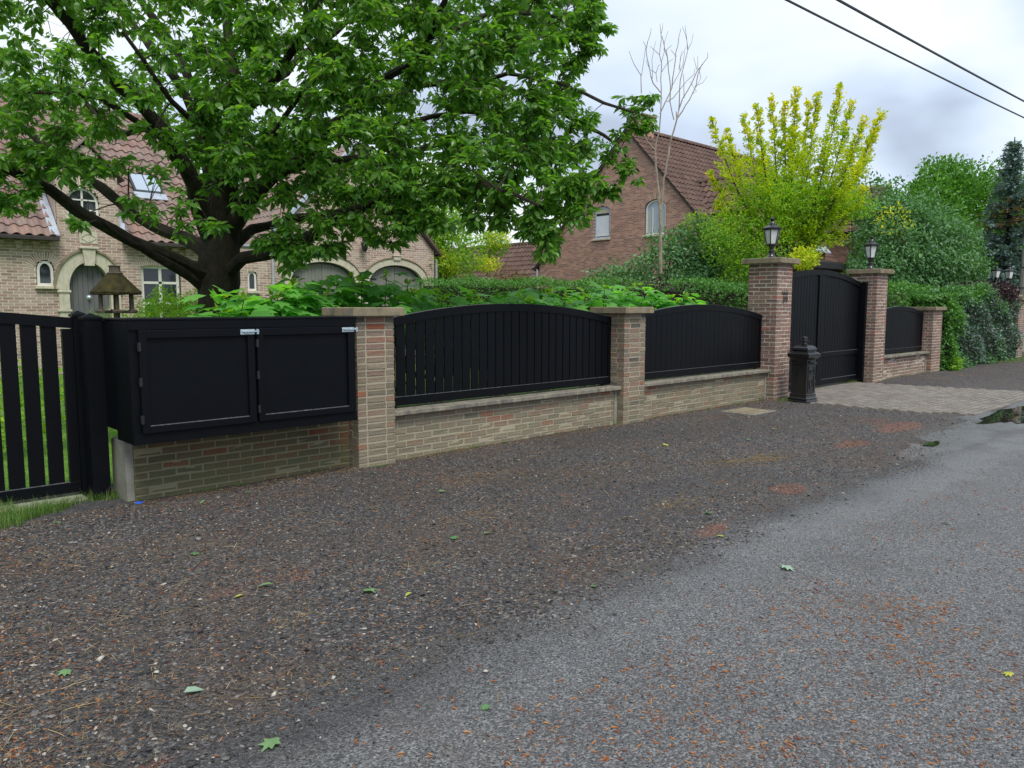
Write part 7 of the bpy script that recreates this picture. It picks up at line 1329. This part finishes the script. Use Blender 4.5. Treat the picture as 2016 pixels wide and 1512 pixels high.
hx, hy = np.concatenate(hx), np.concatenate(hy); x, y = np.r_[x, hx], np.r_[y, hy]; s = np.r_[s, rng.uniform(.015, .04, len(hx))]
tag(leaf_obj('straw_litter', place(x, y, s, s * .5, s * .4, .2, .12), st_t, ms, None), kind='stuff')
mb_ = m_leaf('brown_leaf_bits', [(.14, .08, .05), (.22, .13, .07), (.10, .07, .05), (.28, .17, .09)], .1, .8, spec=.2)
x, y = scatter(24000, .4, 13, 2.7, 6.3, onverge, .45); s = rng.uniform(.009, .021, len(x)); x = np.r_[x, rng.uniform(1.9, 11.8, 4000)]; y = np.r_[y, 6.27 - rng.exponential(.07, 4000)]; s = np.r_[s, rng.uniform(.010, .024, 4000)]; x = np.r_[x, rng.uniform(16, 29, 7000)]; y = np.r_[y, rng.uniform(3.2, 6.2, 7000)]; s = np.r_[s, rng.uniform(.014, .035, 7000)]; tag(leaf_obj('leaf_litter', place(x, y, s, s * .6, s * .5, .3, .3), SM, mb_, None), kind='stuff')
# larger pebbles, dark lumps along the road edge
x, y = scatter(9000, .5, 9, 1.6, 3.1, lambda x, y: rng.random(len(x)) < .8 * np.exp(-np.maximum(edge(x) - y, 0) / .22), .7); s = rng.uniform(.003, .009, len(x)) * (1 + (rng.random(len(x)) > .97)); md = m_noise('broken_asphalt', (.018, .018, .019), (.08, .078, .078), 60, .7, .4, 200)
tag(leaf_obj('asphalt_crumbs', place(x, y, s, s * .8, s * .8), STONE, md, None), kind='stuff')
mpb = m_noise('pale_pebble', (.33, .31, .28), (.45, .42, .36), 20, .7, .2)
for i, (x, y, s, lab) in enumerate(((2.05, 2.33, .026, 'pale round pebble at the edge of the asphalt'), (1.30, 2.75, .022, 'pale grey stone lying among dark gravel near the road'), (1.55, 2.72, .02, 'small whitish stone beside orange catkins in the gravel'), (.89, 3.55, .03, 'flat beige stone in the gravel on the near side'), (2.15, 3.02, .018, 'light stone between green leaves on the gravel'), (1.02, 3.25, .024, 'long grey stone in the gravel before the grass'))):
    T = place(np.array([x]), np.array([y]), np.array([s]), np.array([s * .65]), np.array([s * .5])); V, f, t, r_ = merge(T, STONE, np.array([i % 6]), np.array([.5]))
    tag(wrap('pebble', mesh_raw('pebble', V, f, t, mpb, True)), lab, 'stone', 'pale pebbles on the gravel')
# fallen green leaves
ml = m_leaf('fallen_leaf_green', [(.10, .22, .08), (.13, .26, .09), (.16, .28, .12)], .2, .5); my = m_leaf('fallen_leaf_yellow', [(.45, .45, .06), (.38, .42, .08)], .2, .5)
mg = m_leaf('fallen_leaf_pale', [(.30, .40, .30), (.25, .36, .26)], .1, .5)
FL = [(1.29, 6.05, .05, 'g', 1), (1.73, 4.68, .06, 'g', 1), (1.80, 3.86, .085, 'g', 0), (3.10, 3.83, .06, 'g', 1), (2.17, 3.40, .09, 'g', 2), (2.30, 3.23, .05, 'y', 0), (1.63, 3.82, .05, 'y', 0), (.74, 3.51, .06, 'g', 1), (1.07, 2.97, .085, 'p', 0), (1.13, 2.43, .08, 'g', 2), (3.32, 3.75, .06, 'g', 0), (3.84, 4.89, .08, 'g', 0), (3.13, 2.65, .04, 'g', 1), (2.27, 5.93, .055, 'g', 0), (2.03, 5.75, .04, 'p', 1), (5.90, 1.72, .07, 'p', 0), (4.18, 2.05, .09, 'p', 2), (8.87, 4.59, .08, 'y', 0), (5.19, 5.41, .08, 'p', 0), (4.86, 3.01, .08, 'g', 0), (3.62, .79, .045, 'y', 1), (7.01, 4.91, .08, 'y', 1), (2.67, 6.0, .06, 'g', 0), (1.85, 2.10, .04, 'g', 1), (7.9, 4.4, .09, 'g', 0), (4.46, 2.67, .05, 'y', 1)]
LAB = ['small green leaf on the dark soil beside the grass', 'lobed green leaf alone on the gravel before the cupboard', 'long narrow green leaf lying flat on the middle of the gravel', 'green lobed leaf next to a pale curled one below the long wall', 'largest ragged green leaf on the gravel', 'bright yellow scrap of leaf beside the ragged green leaf', 'yellow leaf scrap lying with thin straw', 'lobed green leaf at the near left of the gravel', 'pale blue-green leaf standing on edge among catkins', 'dark green ragged leaf nearest the camera', 'green pointed leaf beside an orange patch', 'pair of green leaves under the weathered pier', 'tiny green sprig near the asphalt edge', 'green leaf on dark needles below the brick base', 'dull green leaf close to the blue cap', 'pale grey leaf alone on the asphalt', 'torn pale green leaf on the border of asphalt and gravel', 'yellow leaf below the manhole cover', 'pale leaf under the longest low wall', 'greenish leaf in the gravel beside the orange patch', 'round yellow-green leaf at the border of the asphalt near us', 'yellow leaf lying below the second low pier', 'green leaf among brown litter beneath the cupboard', 'tiny green leaf on the asphalt by catkins', 'green leaf on gravel below the second panel', 'yellow-green leaf scrap before the asphalt']
for (x, y, s, cc, k), lab in zip(FL, LAB):
    t_ = LEAF[0] if k == 0 else LOB[k]; a = random.uniform(0, 6.28); V, F = t_
    z = float(surf(np.array([x]), np.array([y]))[0]) + .006
    Mx = Matrix.Translation((x, y, z)) @ Matrix.Rotation(a, 4, 'Z') @ Matrix.Rotation(random.uniform(-.2, .2), 4, 'X') @ Matrix.Scale(s, 4)
    VV = [tuple(Mx @ Vector((v[0], v[1] - .5, v[2] * 1.0 + .12 + .10 * math.sin(v[0] * 5 + x * 9) * (abs(v[0]) + .2)))) for v in V]
    m = MB(); m.add(VV, F, random.random()); tag(m.build('fallen_leaf', {'g': ml, 'y': my, 'p': mg}[cc]), lab, 'leaf', 'fallen leaves on the gravel and road')
# sticks
for (x, y, a, L, lab) in ((2.35, 2.72, .9, .17, 'thin dry stick lying among the gravel near the pale stone'), (3.15, 6.0, 2.2, .13, 'short brown stick at the foot of the brick base'), (1.95, 2.13, .6, .10, 'thin stalk lying on the asphalt with a small leaf')):
    z = float(surf(np.array([x]), np.array([y]))[0]) + .006; d = (math.cos(a) * L / 2, math.sin(a) * L / 2)
    tag(MB().tube([(x - d[0], y - d[1], z), (x, y + .005, z + .004), (x + d[0], y + d[1], z + .002)], [.0022, .002, .0012], 5).build('stick', ms), lab, 'stick')
# ------------------------------------------------------------------ grass strip under the garden gate
def blades(name, xf, n, h, mat, kind='stuff'):
    x, y = xf(n); n = len(x); V, F = [(-.5, 0, 0), (.5, 0, 0), (.3, .12, .55), (-.3, .12, .55), (0, .45, 1.)], [(0, 1, 2, 3), (3, 2, 4)]
    a = rng.random(n) * 6.283; hh = h * rng.uniform(.4, 1.2, n); T = np.zeros((n, 4, 4)); w_ = .0035; 
    T[:, 0, 0] = np.cos(a) * w_; T[:, 1, 0] = np.sin(a) * w_; T[:, 0, 1] = -np.sin(a) * hh; T[:, 1, 1] = np.cos(a) * hh; T[:, 2, 2] = hh * rng.uniform(.5, 1, n); T[:, 0, 3] = x; T[:, 1, 3] = y; T[:, 2, 3] = .012; T[:, 3, 3] = 1
    o = leaf_obj(name, T, [(V, F)], mat, None); return o
mgr = m_leaf('grass_blade', [(.05, .13, .02), (.09, .20, .03), (.13, .27, .05), (.07, .17, .03), (.24, .25, .08)], .35, .55)
def strip(n):
    x = rng.uniform(-.6, 1.84, n); y = rng.uniform(6.15, 6.80, n); e_ = 6.30 + .10 * np.sin(x * 5) + .04 * np.sin(x * 17) + .20 * np.clip((x - 1.1) / .7, 0, 1); k = (y > e_ + rng.normal(size=n) * .025) & ~((y > 6.66) & (x > 1.15)); return x[k], y[k]
tag(blades('grass_strip', strip, 20000, .11, mgr), kind='stuff')
def lawn_b(n): return rng.uniform(-2, 3.6, n), rng.uniform(6.95, 11.5, n)
tag(blades('lawn_grass', lawn_b, 26000, .06, mgr), kind='stuff')
tag(blades('pier_weeds', lambda n: (rng.normal(15.75, .12, n), rng.normal(6.55, .06, n)), 500, .10, mgr), kind='stuff')
tag(blades('letterbox_weeds', lambda n: (rng.normal(11.85, .10, n), rng.normal(5.95, .05, n)), 300, .07, mgr), kind='stuff')
tx = rng.choice(np.r_[rng.uniform(1.95, 11.7, 34), rng.uniform(16.7, 19.3, 8)], 1500); tag(blades('wall_foot_weeds', lambda n: (tx + rng.normal(size=n) * .035, 6.255 + (tx < 3.8) * .05 - ((tx > 3.85) & (tx < 4.27)) * .1 - np.abs(rng.normal(size=n)) * .02), 1500, .055, mgr), kind='stuff')
tag(blades('far_grass', lambda n: (rng.uniform(24, 33, n), rng.uniform(5.6, 6.4, n)), 8000, .09, mgr), kind='stuff')
bush('small_weed', 'bright green weed at the foot of the mixed hedge', 'plant', [(20.6, 6.05, .18, .16, .14, .2)], 220, .08, 'leaf_lime', SM, stem=False)
MB().box(.9, 1.62, 6.70, 6.80, .0, .05, bev=.01); tag(MB().box(.75, 1.64, 6.62, 6.80, -.02, .045, bev=.012).build('gate_sill', M['concrete']), 'old stone sill in the grass under the garden gate', 'stone sill')
# lawn edge plants seen between the slats
bush('garden_plants', 'loose green plants on the lawn behind the garden gate', 'plants', [(1.2, 9.4, .5, 1.1, .5, .6), (3.0, 9.6, .5, .8, .5, .5), (.2, 10.2, .5, .8, .5, .6)], 5000, .07, 'leaf_lime', SM, stem=False)
bush('climbing_bush', 'dense green bush in shade under the big tree', 'bush', [(3.0, 8.0, .55, .6, .4, .6), (3.9, 8.6, .6, .7, .4, .6)], 5000, .09, 'leaf_hedge', LEAF, stem=False)
